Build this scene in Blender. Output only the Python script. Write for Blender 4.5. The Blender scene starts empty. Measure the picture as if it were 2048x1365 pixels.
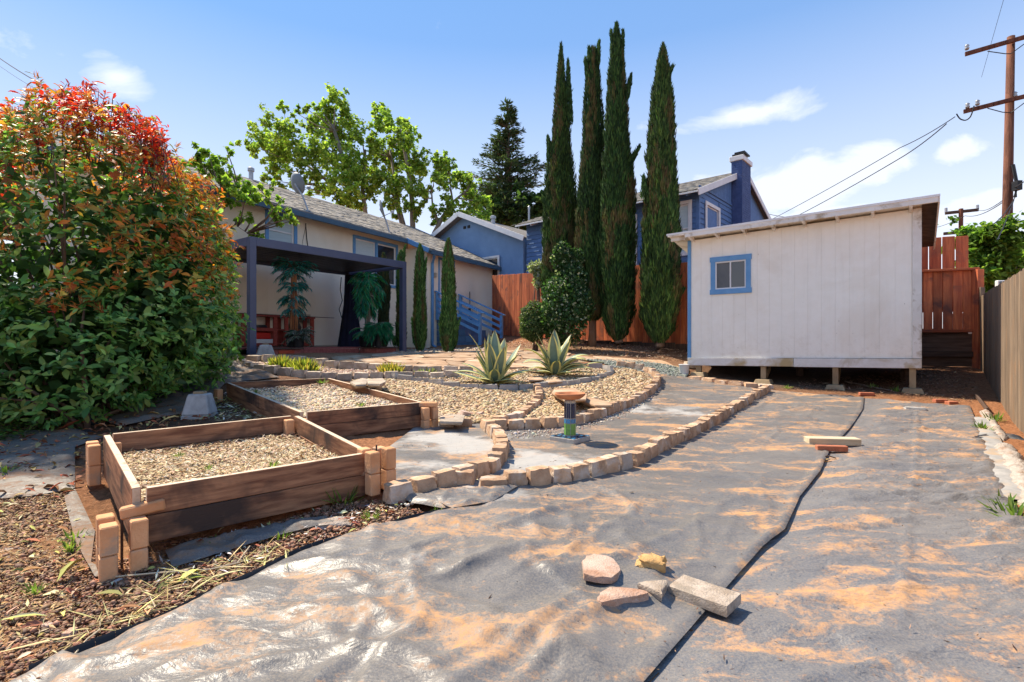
import bpy, math, random
import numpy as np
from mathutils import Vector, Matrix
random.seed(7); RNG = np.random.default_rng(7)
SC = bpy.context.scene; COL = SC.collection
F = 1030.0; HY = 687.0; CX = 1024.0
# ---------------------------------------------------------------- camera, sky, sun, exposure
cam = bpy.data.cameras.new('camera'); co = bpy.data.objects.new('camera', cam); COL.objects.link(co)
co.location = (0, 0, 0); co.rotation_euler = (math.radians(90), 0, 0)
cam.sensor_width = 36.0; cam.lens = 36.0*F/2048.0; cam.shift_y = (HY-682.5)/2048.0
cam.clip_end = 3000; cam.clip_start = 0.05
SC.camera = co
SUN_AZ = math.radians(-53.0); SUN_EL = math.radians(53.0)     # azimuth from +Y towards +X
sd = Vector((math.sin(SUN_AZ)*math.cos(SUN_EL), math.cos(SUN_AZ)*math.cos(SUN_EL), math.sin(SUN_EL)))
sl = bpy.data.lights.new('sun', 'SUN'); sl.energy = 2.0; sl.angle = math.radians(2.5); sl.color = (1.0, 0.87, 0.68)
so = bpy.data.objects.new('sun', sl); COL.objects.link(so)
so.rotation_euler = sd.to_track_quat('Z', 'Y').to_euler(); so.location = (0, 0, 30)
W = bpy.data.worlds.new('World'); SC.world = W; W.use_nodes = True
nt = W.node_tree; nt.nodes.clear()
def N(t, kind, **kw):
    n = t.nodes.new(kind)
    for k, v in kw.items(): setattr(n, k, v)
    return n
def MATH(t, op, a, b=None, c=None, clamp=False):
    n = t.nodes.new('ShaderNodeMath'); n.operation = op; n.use_clamp = clamp
    for i, v in enumerate((a, b, c)):
        if v is None: continue
        if isinstance(v, (int, float)): n.inputs[i].default_value = v
        else: t.links.new(v, n.inputs[i])
    return n.outputs[0]
def MIXC(t, f, a, b, mode='MIX'):
    n = t.nodes.new('ShaderNodeMix'); n.data_type = 'RGBA'; n.blend_type = mode
    for s, v in ((n.inputs[0], f), (n.inputs[6], a), (n.inputs[7], b)):
        if isinstance(v, (int, float)): s.default_value = v
        elif isinstance(v, tuple): s.default_value = (*v[:3], 1)
        else: t.links.new(v, s)
    return n.outputs[2]
def RAMP(t, f, stops):
    n = t.nodes.new('ShaderNodeValToRGB'); e = n.color_ramp.elements
    while len(e) < len(stops): e.new(0.5)
    for k, (p, c) in zip(e, stops):
        k.position = p; k.color = (*c, 1) if isinstance(c, tuple) else (c, c, c, 1)
    t.links.new(f, n.inputs[0]); return n.outputs[0]
def NOISE(t, vec, scale, detail=4, rough=.55, dist=0):
    n = t.nodes.new('ShaderNodeTexNoise'); n.inputs['Scale'].default_value = scale
    n.inputs['Detail'].default_value = detail; n.inputs['Roughness'].default_value = rough
    n.inputs['Distortion'].default_value = dist
    t.links.new(vec, n.inputs['Vector']); return n.outputs['Fac']
def MAP(t, vec, scale=(1, 1, 1), loc=(0, 0, 0), rot=(0, 0, 0)):
    n = t.nodes.new('ShaderNodeMapping'); n.inputs['Scale'].default_value = scale
    n.inputs['Location'].default_value = loc; n.inputs['Rotation'].default_value = rot
    t.links.new(vec, n.inputs['Vector']); return n.outputs[0]
sky = N(nt, 'ShaderNodeTexSky', sky_type='NISHITA', sun_disc=False)
sky.sun_elevation = SUN_EL; sky.sun_rotation = SUN_AZ
sky.air_density = 1.0; sky.dust_density = 0.4; sky.ozone_density = 3.0; sky.altitude = 200
tc = N(nt, 'ShaderNodeTexCoord'); gen = tc.outputs['Generated']
sep = N(nt, 'ShaderNodeSeparateXYZ'); nt.links.new(gen, sep.inputs[0])
up = MATH(nt, 'MAXIMUM', sep.outputs[2], 0.0)
pz = MATH(nt, 'ADD', up, 0.16)
cmb = N(nt, 'ShaderNodeCombineXYZ')
nt.links.new(MATH(nt, 'DIVIDE', sep.outputs[0], pz), cmb.inputs[0]); nt.links.new(MATH(nt, 'DIVIDE', sep.outputs[1], pz), cmb.inputs[1])
wisp = RAMP(nt, NOISE(nt, MAP(nt, cmb.outputs[0], (0.55, 1.2, 1), (3.1, 1.7, 0)), 1.1, 8, .6, .6), [(.50, 0.0), (.78, 1.0)])
puffn = NOISE(nt, MAP(nt, gen, (7.0, 7.0, 13.0), (1.3, .4, .2)), 1.0, 10, .6, .35)
def blob(px, py, sx, sy, amp):
    d = Vector(((px-CX)/F, 1, (HY-py)/F)).normalized()
    v = N(nt, 'ShaderNodeVectorMath', operation='SUBTRACT'); nt.links.new(gen, v.inputs[0]); v.inputs[1].default_value = d
    v2 = N(nt, 'ShaderNodeVectorMath', operation='MULTIPLY'); nt.links.new(v.outputs[0], v2.inputs[0]); v2.inputs[1].default_value = (F/sx, F/sx, F/sy)
    v3 = N(nt, 'ShaderNodeVectorMath', operation='LENGTH'); nt.links.new(v2.outputs[0], v3.inputs[0])
    return MATH(nt, 'MULTIPLY', MATH(nt, 'SUBTRACT', 1.0, v3.outputs['Value'], clamp=True), amp)
acc = None
for b in ((1590, 375, 210, 85, 1.15), (1740, 330, 130, 70, 1.0), (1490, 228, 240, 48, .85), (235, 155, 95, 60, .75), (1915, 300, 110, 50, .75), (1960, 420, 260, 80, .9), (1560, 450, 340, 70, .9), (560, 560, 700, 40, .5), (1400, 365, 110, 50, .6), (60, 90, 260, 60, .45)):
    o_ = blob(*b); acc = o_ if acc is None else MATH(nt, 'MAXIMUM', acc, o_)
puff = MATH(nt, 'MULTIPLY', MATH(nt, 'SUBTRACT', MATH(nt, 'ADD', MATH(nt, 'MULTIPLY', acc, .72), puffn), .60), 2.4, clamp=True)
hz = RAMP(nt, sep.outputs[2], [(0.0, 1.0), (.12, .85), (.30, .50), (.5, .18), (.8, .08)])
cl = MATH(nt, 'MAXIMUM', MATH(nt, 'MULTIPLY', wisp, .16), MATH(nt, 'MULTIPLY', puff, .80))
cl = MATH(nt, 'MAXIMUM', cl, hz)
gm = N(nt, 'ShaderNodeGamma'); nt.links.new(sky.outputs[0], gm.inputs[0]); gm.inputs[1].default_value = 0.33
skyc = MIXC(nt, 1.0, gm.outputs[0], (0.10, 0.475, 1.0), 'MULTIPLY')
skyc = MIXC(nt, cl, skyc, (2.25, 2.28, 2.4))
bg = N(nt, 'ShaderNodeBackground'); bg.inputs['Strength'].default_value = 0.113
nt.links.new(skyc, bg.inputs['Color'])
wo = N(nt, 'ShaderNodeOutputWorld'); nt.links.new(bg.outputs[0], wo.inputs[0])
SC.view_settings.view_transform = 'Standard'; SC.view_settings.look = 'None'
SC.view_settings.gamma = 1.0; SC.view_settings.use_curve_mapping = False
SC.view_settings.exposure = 2.25
SC.render.engine = 'CYCLES'
SC.cycles.max_bounces = 8; SC.cycles.diffuse_bounces = 5; SC.cycles.transparent_max_bounces = 8
# ---------------------------------------------------------------- noise (numpy)
def _hash(ix, iy, s):
    h = (ix.astype(np.int64)*374761393 + iy.astype(np.int64)*668265263 + s*974634777) & 0x7fffffff
    h = ((h ^ (h >> 13))*1274126177) & 0x7fffffff
    return ((h ^ (h >> 16)) & 0xffff)/65535.0
def vnoise(x, y, s=0):
    x = np.asarray(x, float); y = np.asarray(y, float)
    ix = np.floor(x); iy = np.floor(y); fx = x-ix; fy = y-iy
    fx = fx*fx*fx*(fx*(fx*6-15)+10); fy = fy*fy*fy*(fy*(fy*6-15)+10)
    a = _hash(ix, iy, s); b = _hash(ix+1, iy, s); c = _hash(ix, iy+1, s); d = _hash(ix+1, iy+1, s)
    return (a*(1-fx)+b*fx)*(1-fy)+(c*(1-fx)+d*fx)*fy
def fbm(x, y, o=4, s=0):
    r = 0; a = .5; t = 0
    for i in range(o):
        r = r + a*vnoise(x*2**i+i*17.3, y*2**i-i*9.1, s+i); t += a; a *= .5
    return r/t
def ridged(x, y, s=0, p=3):
    n = .65*vnoise(x, y, s)+.35*vnoise(x*2.1+5, y*2.1-3, s+9)
    return (1-np.abs(2*n-1)).clip(0, 1)**p
# ---------------------------------------------------------------- terrain height through surveyed points
CP = [(-1.9,2.5,-1.12),(0,1.2,-1.14),(2,1.2,-1.14),(-2,1.0,-1.15),(2,2.3,-1.12),(-.92,3.4,-.99),(-.94,5.9,-.98),(.55,5.05,-.98),
 (5.9,6,-1.02),(3.15,5.1,-1.0),(6.35,8,-.77),(5.37,8.76,-.78),(4.43,9.49,-.715),(3.5,10.2,-.64),(-5.14,10.1,-.255),(-2.72,13.3,-.26),
 (-4.5,15.5,-.2),(-2.0,5.0,-.93),(-2.8,7.8,-.70),(-3.85,6.95,-.76),(-3.4,5.6,-.82),(-4.3,5.1,-.92),(-4.5,8.6,-.42),(0,7.0,-.86),
 (-.27,8.1,-.65),(.76,9.2,-.57),(0,11,-.31),(2.5,8.9,-.70),(2.6,10.3,-.48),(-1,14,-.2),(-2.8,17.4,-.15),(-.6,17.2,.05),(-.7,19.2,.33),(-1,16.2,-.12),(1.5,15.0,.0),
 (3.7,12.6,-.12),(2.9,13.2,-.08),(4.3,11.6,-.33),(8.5,9.5,-.45),(8,12,-.2),(-8,8,-.5),(-6,5,-.92),(-4,3,-1.06),(-4,1,-1.15),(6,3,-1.1),
 (5,0,-1.15),(-8,12,-.2),(-2.5,9.4,-.42),(-1.5,8.2,-.64),(0,-2,-1.15),(-8,2,-1.1),(10,6,-.9),(0,21,.2),(-8,20,-.1),(10,20,.3),(4,7.2,-.9),(1.7,6.9,-.9)]
CP = np.array(CP)
def _phi(r2): return np.where(r2 > 1e-12, .5*r2*np.log(r2+1e-12), 0)
_n = len(CP); _A = np.zeros((_n+3, _n+3))
_d2 = ((CP[:, None, :2]-CP[None, :, :2])**2).sum(-1)
_A[:_n, :_n] = _phi(_d2)+np.eye(_n)*0.6; _A[:_n, _n] = 1; _A[:_n, _n+1:] = CP[:, :2]; _A[_n, :_n] = 1; _A[_n+1:, :_n] = CP[:, :2].T
_w = np.linalg.solve(_A, np.concatenate([CP[:, 2], [0, 0, 0]]))
def H(x, y):
    x = np.asarray(x, float); y = np.asarray(y, float); sh = x.shape
    xc = np.clip(x.ravel(), -9, 10); yc = np.clip(y.ravel(), -2, 21)
    out = np.empty(xc.shape)
    for i in range(0, len(xc), 20000):
        a = xc[i:i+20000]; b = yc[i:i+20000]
        r2 = (a[:, None]-CP[None, :, 0])**2+(b[:, None]-CP[None, :, 1])**2
        out[i:i+20000] = _phi(r2)@_w[:_n]+_w[_n]+_w[_n+1]*a+_w[_n+2]*b
    return out.reshape(sh)
def H1(x, y): return float(H(np.array([x]), np.array([y]))[0])
_Y = np.linspace(.8, 26, 1800)
def G(px, py):                                  # the ground point seen at a photo pixel
    X = (px-CX)/F*_Y; Z = -(py-HY)/F*_Y
    k = np.argmax(Z <= H(X, _Y)); y = _Y[k] if k else 26.0
    x = (px-CX)/F*y
    return Vector((x, y, H1(x, y)))
def P(px, py, Y): return Vector(((px-CX)/F*Y, Y, (HY-py)/F*Y))
def onplane(px, py, z): 
    Y = -z*F/(py-HY); return Vector(((px-CX)/F*Y, Y, z))
# ---------------------------------------------------------------- object helpers
XF = {}
def tag(o, label=None, cat=None, group=None, kind=None):
    if label: o['label'] = label
    if cat: o['category'] = cat
    if group: o['group'] = group
    if kind: o['kind'] = kind
    return o
def thing(name, loc, label, cat, group=None, rz=0):
    o = bpy.data.objects.new(name, None); COL.objects.link(o); o.empty_display_size = .1
    o.location = loc; o.rotation_euler = (0, 0, rz)
    XF[o] = Matrix.Translation(Vector(loc)) @ Matrix.Rotation(rz, 4, 'Z')
    return tag(o, label, cat, group)
def link(name, me, parent=None, mat=None):
    o = bpy.data.objects.new(name, me); COL.objects.link(o)
    if mat and not me.materials: me.materials.append(mat)
    if parent: o.parent = parent
    XF[o] = XF.get(parent, Matrix.Identity(4))
    return o
def copy_tree(o, parent=None):
    c = o.copy(); COL.objects.link(c); c.parent = parent
    for ch in list(o.children): copy_tree(ch, c)
    return c
class MB:
    def __init__(s): s.v = []; s.f = []
    def add(s, vs, fs):
        n = len(s.v); s.v += [tuple(v) for v in vs]; s.f += [tuple(i+n for i in f) for f in fs]; return s
    def box(s, c, d, M=None):
        x, y, z = d[0]/2, d[1]/2, d[2]/2
        vs = [Vector((a*x, b*y, e*z)) for a in (-1, 1) for b in (-1, 1) for e in (-1, 1)]
        if M is not None: vs = [M @ v for v in vs]
        c = Vector(c); vs = [v+c for v in vs]
        return s.add(vs, [(0, 1, 3, 2), (4, 6, 7, 5), (0, 4, 5, 1), (2, 3, 7, 6), (0, 2, 6, 4), (1, 5, 7, 3)])
    def hexa(s, bot, top):                      # bot, top: 4 points each, same order (ccw from above)
        return s.add(list(bot)+list(top), [(3, 2, 1, 0), (4, 5, 6, 7), (0, 1, 5, 4), (1, 2, 6, 5), (2, 3, 7, 6), (3, 0, 4, 7)])
    def tube(s, pts, r, n=6, cap=True):
        pts = [Vector(p) for p in pts]; rr = r if isinstance(r, (list, tuple)) else [r]*len(pts)
        base = len(s.v); ref = Vector((0, 0, 1))
        for i, p in enumerate(pts):
            t = (pts[min(i+1, len(pts)-1)]-pts[max(i-1, 0)]).normalized()
            a = t.cross(ref)
            if a.length < .1: a = t.cross(Vector((1, 0, 0)))
            a.normalize(); b = t.cross(a)
            for k in range(n):
                an = 2*math.pi*k/n; s.v.append(tuple(p+(a*math.cos(an)+b*math.sin(an))*rr[i]))
        for i in range(len(pts)-1):
            for k in range(n):
                a0 = base+i*n+k; a1 = base+i*n+(k+1) % n; s.f.append((a0, a1, a1+n, a0+n))
        if cap:
            s.f.append(tuple(base+k for k in range(n))[::-1]); s.f.append(tuple(base+(len(pts)-1)*n+k for k in range(n)))
        return s
    def lathe(s, prof, c=(0, 0, 0), n=24):      # prof: (r,z)
        base = len(s.v); c = Vector(c)
        for r, z in prof:
            for k in range(n):
                a = 2*math.pi*k/n; s.v.append((c.x+r*math.cos(a), c.y+r*math.sin(a), c.z+z))
        for i in range(len(prof)-1):
            for k in range(n):
                a0 = base+i*n+k; a1 = base+i*n+(k+1) % n; s.f.append((a0, a1, a1+n, a0+n))
        s.f.append(tuple(base+k for k in range(n))[::-1]); s.f.append(tuple(base+(len(prof)-1)*n+k for k in range(n)))
        return s
    def prism(s, poly, z0, z1):                 # poly: xy list
        n = len(poly); vs = [(p[0], p[1], z0) for p in poly]+[(p[0], p[1], z1) for p in poly]
        return s.add(vs, [tuple(range(n))[::-1], tuple(range(n, 2*n))]+[(i, (i+1) % n, n+(i+1) % n, n+i) for i in range(n)])
    def build(s, name, mat, parent=None, smooth=False, bevel=0, kind=None, world=True):
        vs = s.v
        if parent is not None and world:
            Mi = XF[parent].inverted(); vs = [tuple(Mi @ Vector(v)) for v in vs]
        me = bpy.data.meshes.new(name); me.from_pydata(vs, [], s.f); me.update()
        me.materials.append(mat)
        import bmesh
        bm = bmesh.new(); bm.from_mesh(me)
        bmesh.ops.recalc_face_normals(bm, faces=bm.faces)
        if bevel: bmesh.ops.bevel(bm, geom=[e for e in bm.edges if e.calc_face_angle(0) > .5], offset=bevel, segments=1, affect='EDGES')
        bm.to_mesh(me); bm.free()
        if smooth: me.shade_smooth()
        o = link(name, me, parent)
        if kind: o['kind'] = kind
        return o
_bcache = {}
def board(name, p0, p1, w, t, mat, parent, up=(0, 0, 1), bev=.003, topmat=None):
    """a plank from p0 to p1 (centre line), w across 'up', t through; local X runs along it"""
    p0 = Vector(p0); p1 = Vector(p1); x = (p1-p0); L = x.length; x.normalize()
    z = Vector(up); z = (z-x*z.dot(x)).normalized(); y = z.cross(x)
    key = (round(L, 3), round(w, 3), round(t, 3), mat.name, topmat is not None)
    if key not in _bcache:
        b = MB(); b.box((0, 0, 0), (L, t, w)); o = b.build(name, mat, None, bevel=bev, world=False)
        _bcache[key] = o.data; bpy.data.objects.remove(o)
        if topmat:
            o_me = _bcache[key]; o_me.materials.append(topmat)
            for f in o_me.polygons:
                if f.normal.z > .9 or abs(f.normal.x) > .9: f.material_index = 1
    o = link(name, _bcache[key], parent)
    M = Matrix((x, y, z)).transposed().to_4x4(); M.translation = (p0+p1)/2
    o.matrix_local = (XF[parent].inverted() @ M) if parent else M
    XF[o] = M
    return o
def mesh_np(name, V, Fc, mat, cols=None, smooth=False, parent=None, kind=None, attrs=None):
    me = bpy.data.meshes.new(name); V = np.asarray(V, np.float32); Fc = np.asarray(Fc, np.int32); k = Fc.shape[1]
    if parent is not None:
        t = XF[parent].translation; V = V-np.array(t, np.float32)
    me.vertices.add(len(V)); me.vertices.foreach_set('co', V.ravel())
    me.loops.add(Fc.size); me.loops.foreach_set('vertex_index', Fc.ravel())
    me.polygons.add(len(Fc)); me.polygons.foreach_set('loop_start', np.arange(0, Fc.size, k, dtype=np.int32))
    me.polygons.foreach_set('loop_total', np.full(len(Fc), k, np.int32))
    if smooth: me.polygons.foreach_set('use_smooth', np.ones(len(Fc), bool))
    me.update(calc_edges=True)
    if cols is not None:
        a = me.color_attributes.new('col', 'FLOAT_COLOR', 'POINT')
        c4 = np.ones((len(V), 4), np.float32); c4[:, :3] = cols; a.data.foreach_set('color', c4.ravel())
    for nm, arr in (attrs or {}).items():
        a = me.attributes.new(nm, 'FLOAT', 'POINT'); a.data.foreach_set('value', np.asarray(arr, np.float32))
    me.materials.append(mat)
    o = link(name, me, parent)
    if kind: o['kind'] = kind
    return o
def norm(a): return a/np.maximum(np.linalg.norm(a, axis=-1, keepdims=True), 1e-9)
def frames(d, u=None):                           # d: tip directions; returns n×3×3 with columns x,y(tip),z
    d = norm(d); u = RNG.normal(size=d.shape) if u is None else u
    x = norm(np.cross(d, u)); z = np.cross(x, d)
    return np.stack([x, d, z], axis=2)
def scatter(name, bv, bf, R, T, S, cols, mat, smooth=False, parent=None, kind=None):
    bv = np.asarray(bv, float); n = len(T); S = np.asarray(S, float)
    if S.ndim == 1: S = np.repeat(S[:, None], 3, 1)
    V = np.einsum('nij,nkj->nki', R, bv[None]*S[:, None, :])+T[:, None, :]
    Fc = (np.asarray(bf)[None]+(np.arange(n)*len(bv))[:, None, None]).reshape(-1, len(bf[0]))
    c = np.repeat(cols, len(bv), 0) if cols is not None else None
    return mesh_np(name, V.reshape(-1, 3), Fc, mat, c, smooth, parent, kind)
LEAF = ([(0, 0, 0), (-.27, .45, .07), (0, .45, 0), (.27, .45, .07), (-.2, .8, .04), (0, .8, -.03), (.2, .8, .04), (0, 1.05, -.12)],
        [(0, 3, 2), (0, 2, 1), (2, 3, 6), (2, 6, 5), (1, 2, 5), (1, 5, 4), (5, 6, 7), (4, 5, 7)])
LEAF2 = ([(0, 0, 0), (.3, .5, .06), (0, 1, -.05), (-.3, .5, .06)], [(0, 1, 2), (0, 2, 3)])
LOBE = ([(0, 0, 0), (.5, .25, .05), (.33, .6, .02), (0, 1, -.05), (-.33, .6, .02), (-.5, .25, .05)], [(0, 1, 2), (0, 2, 3), (0, 3, 4), (0, 4, 5)])
BLADE = ([(-.5, 0, 0), (.5, 0, 0), (0, 1, .05)], [(0, 1, 2)])
DIAM = ([(0, 0, 0), (.5, .4, 0), (0, 1, 0), (-.5, .4, 0), (0, .4, .35)], [(0, 1, 4), (1, 2, 4), (2, 3, 4), (3, 0, 4)])
def ico():
    p = (1+5**.5)/2
    v = [(-1, p, 0), (1, p, 0), (-1, -p, 0), (1, -p, 0), (0, -1, p), (0, 1, p), (0, -1, -p), (0, 1, -p), (p, 0, -1), (p, 0, 1), (-p, 0, -1), (-p, 0, 1)]
    f = [(0, 11, 5), (0, 5, 1), (0, 1, 7), (0, 7, 10), (0, 10, 11), (1, 5, 9), (5, 11, 4), (11, 10, 2), (10, 7, 6), (7, 1, 8), (3, 9, 4), (3, 4, 2), (3, 2, 6), (3, 6, 8), (3, 8, 9), (4, 9, 5), (2, 4, 11), (6, 2, 10), (8, 6, 7), (9, 8, 1)]
    v = np.array(v); return v/np.linalg.norm(v[0]), f
ICO = ico()
def pal(cs, n, jit=.18, k=1.0):
    cs = np.array(cs)*k; c = cs[RNG.integers(0, len(cs), n)]
    return (c*(1+RNG.normal(0, jit, (n, 1)))*(1+RNG.normal(0, jit*.3, (n, 3)))).clip(.003, .95)
def rotz_tilt(n, tilt=.3):
    a = RNG.uniform(0, 2*math.pi, n); d = np.stack([np.cos(a), np.sin(a), RNG.normal(0, tilt, n)], 1)
    u = np.stack([RNG.normal(0, tilt, n), RNG.normal(0, tilt, n), np.ones(n)], 1)
    return frames(d, u)
def inpoly(x, y, poly):
    r = np.zeros(x.shape, bool); n = len(poly); j = n-1
    for i in range(n):
        xi, yi = poly[i][0], poly[i][1]; xj, yj = poly[j][0], poly[j][1]
        c = ((yi > y) != (yj > y)) & (x < (xj-xi)*(y-yi)/((yj-yi) or 1e-9)+xi); r ^= c; j = i
    return r
def nearest(x, y, poly, closed=True):
    best = np.full(x.shape, 1e9); bx = x.copy(); by = y.copy(); n = len(poly)
    for i in range(n if closed else n-1):
        ax, ay = poly[i][0], poly[i][1]; cx_, cy_ = poly[(i+1) % n][0], poly[(i+1) % n][1]
        dx, dy = cx_-ax, cy_-ay; L = dx*dx+dy*dy+1e-12
        t = (((x-ax)*dx+(y-ay)*dy)/L).clip(0, 1); qx = ax+t*dx; qy = ay+t*dy
        d = np.hypot(x-qx, y-qy); m = d < best
        best = np.where(m, d, best); bx = np.where(m, qx, bx); by = np.where(m, qy, by)
    return best, bx, by
def samplepoly(poly, n):
    p = np.array([(q[0], q[1]) for q in poly]); lo = p.min(0); hi = p.max(0); out = np.zeros((0, 2))
    while len(out) < n:
        c = RNG.uniform(lo, hi, (n*2, 2)); out = np.concatenate([out, c[inpoly(c[:, 0], c[:, 1], p)]])
    return out[:n]
def smooth_line(pts, step):
    """Catmull-Rom through plan points, resampled at even steps"""
    pts = [Vector((p[0], p[1])) for p in pts]; q = [pts[0]*2-pts[1]]+pts+[pts[-1]*2-pts[-2]]; o = []
    for i in range(1, len(q)-2):
        for k in range(12):
            t = k/12; a, b, c, d = q[i-1:i+3]
            o.append(.5*((2*b)+(c-a)*t+(2*a-5*b+4*c-d)*t*t+(3*b-a-3*c+d)*t**3))
    o.append(pts[-1]); out = [o[0]]; acc_ = 0
    for a, b in zip(o, o[1:]):
        L = (b-a).length
        while acc_+L >= step:
            t = (step-acc_)/L; a = a+(b-a)*t; out.append(a.copy()); L = (b-a).length; acc_ = 0
        acc_ += L
    return out
# ---------------------------------------------------------------- materials
def new_mat(name):
    m = bpy.data.materials.new(name); m.use_nodes = True; t = m.node_tree
    return m, t, t.nodes['Principled BSDF']
def setc(t, sock, v):
    if isinstance(v, tuple): sock.default_value = (*v, 1)
    elif isinstance(v, (int, float)): sock.default_value = v
    else: t.links.new(v, sock)
def BUMP(t, b, h, strength=.3, dist=.01):
    n = t.nodes.new('ShaderNodeBump'); n.inputs['Strength'].default_value = strength; n.inputs['Distance'].default_value = dist
    t.links.new(h, n.inputs['Height']); t.links.new(n.outputs[0], b.inputs['Normal'])
def mat(name, c1, c2=None, scale=4, rough=.75, bump=.25, bscale=30, bdist=.01, stretch=(1, 1, 1), c3=None, objvar=.15, spec=.3, lo=.35, hi=.65, det=6, metal=0, patch=None, coh=False):
    m, t, b = new_mat(name); tc = N(t, 'ShaderNodeTexCoord'); oi = N(t, 'ShaderNodeObjectInfo')
    off = N(t, 'ShaderNodeVectorMath', operation='ADD'); t.links.new(tc.outputs['Object'], off.inputs[0])
    cb = N(t, 'ShaderNodeCombineXYZ'); r37 = MATH(t, 'MULTIPLY', oi.outputs['Random'], 0.0 if coh else 37.0)
    for i in range(3): t.links.new(r37, cb.inputs[i])
    t.links.new(cb.outputs[0], off.inputs[1]); v = MAP(t, off.outputs[0], stretch)
    col = c1
    if c2: col = RAMP(t, NOISE(t, v, scale, det, .6, .3), [(lo, c1), (hi, c2)])
    if c3:
        pm = RAMP(t, NOISE(t, off.outputs[0], patch or scale*.35, 5, .6, .5), [(.52, 0.0), (.66, 1.0)])
        col = MIXC(t, pm, col, c3)
    if objvar:
        k = MATH(t, 'ADD', MATH(t, 'MULTIPLY', oi.outputs['Random'], objvar*2), 1-objvar)
        hs = N(t, 'ShaderNodeHueSaturation'); t.links.new(k, hs.inputs['Value']); setc(t, hs.inputs['Color'], col); col = hs.outputs[0]
    setc(t, b.inputs['Base Color'], col)
    b.inputs['Roughness'].default_value = rough; b.inputs['Specular IOR Level'].default_value = spec; b.inputs['Metallic'].default_value = metal
    if bump: BUMP(t, b, NOISE(t, v, bscale, 5, .6), bump, bdist)
    return m
def mat_attr(name, rough=.8, transl=0, spec=.3, bump=.3, bscale=60, var=.25, vscale=8, tint=None):
    m, t, b = new_mat(name); a = N(t, 'ShaderNodeAttribute', attribute_name='col'); tc = N(t, 'ShaderNodeTexCoord')
    n = NOISE(t, tc.outputs['Object'], vscale, 4, .6)
    k = MATH(t, 'ADD', MATH(t, 'MULTIPLY', n, var*2), 1-var)
    mm = N(t, 'ShaderNodeVectorMath', operation='SCALE'); t.links.new(a.outputs['Color'], mm.inputs[0]); t.links.new(k, mm.inputs['Scale'])
    t.links.new(mm.outputs[0], b.inputs['Base Color'])
    b.inputs['Roughness'].default_value = rough; b.inputs['Specular IOR Level'].default_value = spec
    if bump: BUMP(t, b, NOISE(t, tc.outputs['Object'], bscale, 4, .6), bump, .01)
    if transl:
        tr = N(t, 'ShaderNodeBsdfTranslucent'); mx = N(t, 'ShaderNodeMixShader'); mx.inputs[0].default_value = transl
        g = MIXC(t, 1.0, mm.outputs[0], tint or (1.5, 1.6, .8), 'MULTIPLY'); t.links.new(g, tr.inputs[0])
        out = [x for x in t.nodes if x.type == 'OUTPUT_MATERIAL'][0]
        t.links.new(b.outputs[0], mx.inputs[1]); t.links.new(tr.outputs[0], mx.inputs[2]); t.links.new(mx.outputs[0], out.inputs[0])
    return m
M = {}
M['leaf'] = mat_attr('leaf', .46, .38, .32, 0, var=.1)
M['leafmatte'] = mat_attr('leaf_matte', .7, .45, .2, 0, var=.1)
M['needle'] = mat_attr('needle', .8, .12, .15, 0, var=.2, vscale=2)
M['pebble'] = mat_attr('pebble', .65, 0, .35, .3, 90, .15, 40)
M['chip'] = mat_attr('chip', .85, 0, .2, .2, 120, .2, 30)
M['bark'] = mat('bark', (.10, .065, .045), (.20, .14, .10), 6, .9, .8, 14, .03, (1, 1, .25))
M['greybark'] = mat('grey_bark', (.16, .13, .10), (.30, .26, .21), 3, .9, .6, 14, .03, (1, 1, .3))
M['cypbark'] = mat('cypress_bark', (.16, .09, .055), (.30, .19, .13), 8, .9, .9, 20, .03, (1, 1, .2))
M['bedwood'] = mat('bed_wood', (.14, .058, .032), (.37, .185, .098), 3.2, .75, .6, 16, .006, (1, 9, 9), (.05, .032, .026), .22, patch=1.6)
M['bedtop'] = mat('bed_wood_weathered_sunlit', (.50, .38, .27), (.66, .54, .41), 9, .85, .5, 40, .004, c3=(.36, .25, .17), objvar=.08, patch=9)  # weathered wood, lightened further to paint sun highlights on the board tops
M['block'] = mat('tan_block', (.56, .27, .125), (.70, .38, .20), 5, .9, .7, 55, .006, c3=(.42, .29, .2), objvar=.12, patch=6)
M['edgestone'] = mat('edge_stone', (.34, .205, .125), (.56, .37, .235), 7, .92, .9, 40, .012, c3=(.56, .47, .39), objvar=.22, patch=4)
M['edgepale'] = mat('edge_stone_pale', (.34, .27, .21), (.52, .44, .36), 7, .92, .8, 40, .012, c3=(.30, .24, .19), objvar=.2, patch=4)
M['railblue'] = mat('railing_blue', (.13, .33, .60), (.16, .38, .68), 4, .55, .25, 30, .002, objvar=.05)
M['curb'] = mat('curb', (.30, .28, .26), (.44, .41, .38), 9, .9, .5, 60, .006, objvar=.1)
M['flag'] = mat('flagstone', (.31, .19, .115), (.44, .30, .195), 4, .9, .6, 30, .012, c3=(.47, .36, .26), objvar=.18, patch=2)
M['concrete'] = mat('concrete', (.30, .29, .28), (.44, .43, .42), 8, .95, .6, 70, .006, objvar=.08)
M['paver'] = mat('paver', (.33, .26, .20), (.50, .42, .35), 14, .95, 1.0, 120, .010, c3=(.30, .25, .20), patch=12, objvar=.05)
M['sandstone'] = mat('sandstone', (.46, .29, .21), (.60, .45, .37), 6, .9, 1.0, 110, .010, c3=(.40, .22, .14), patch=4, objvar=.1)

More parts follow.
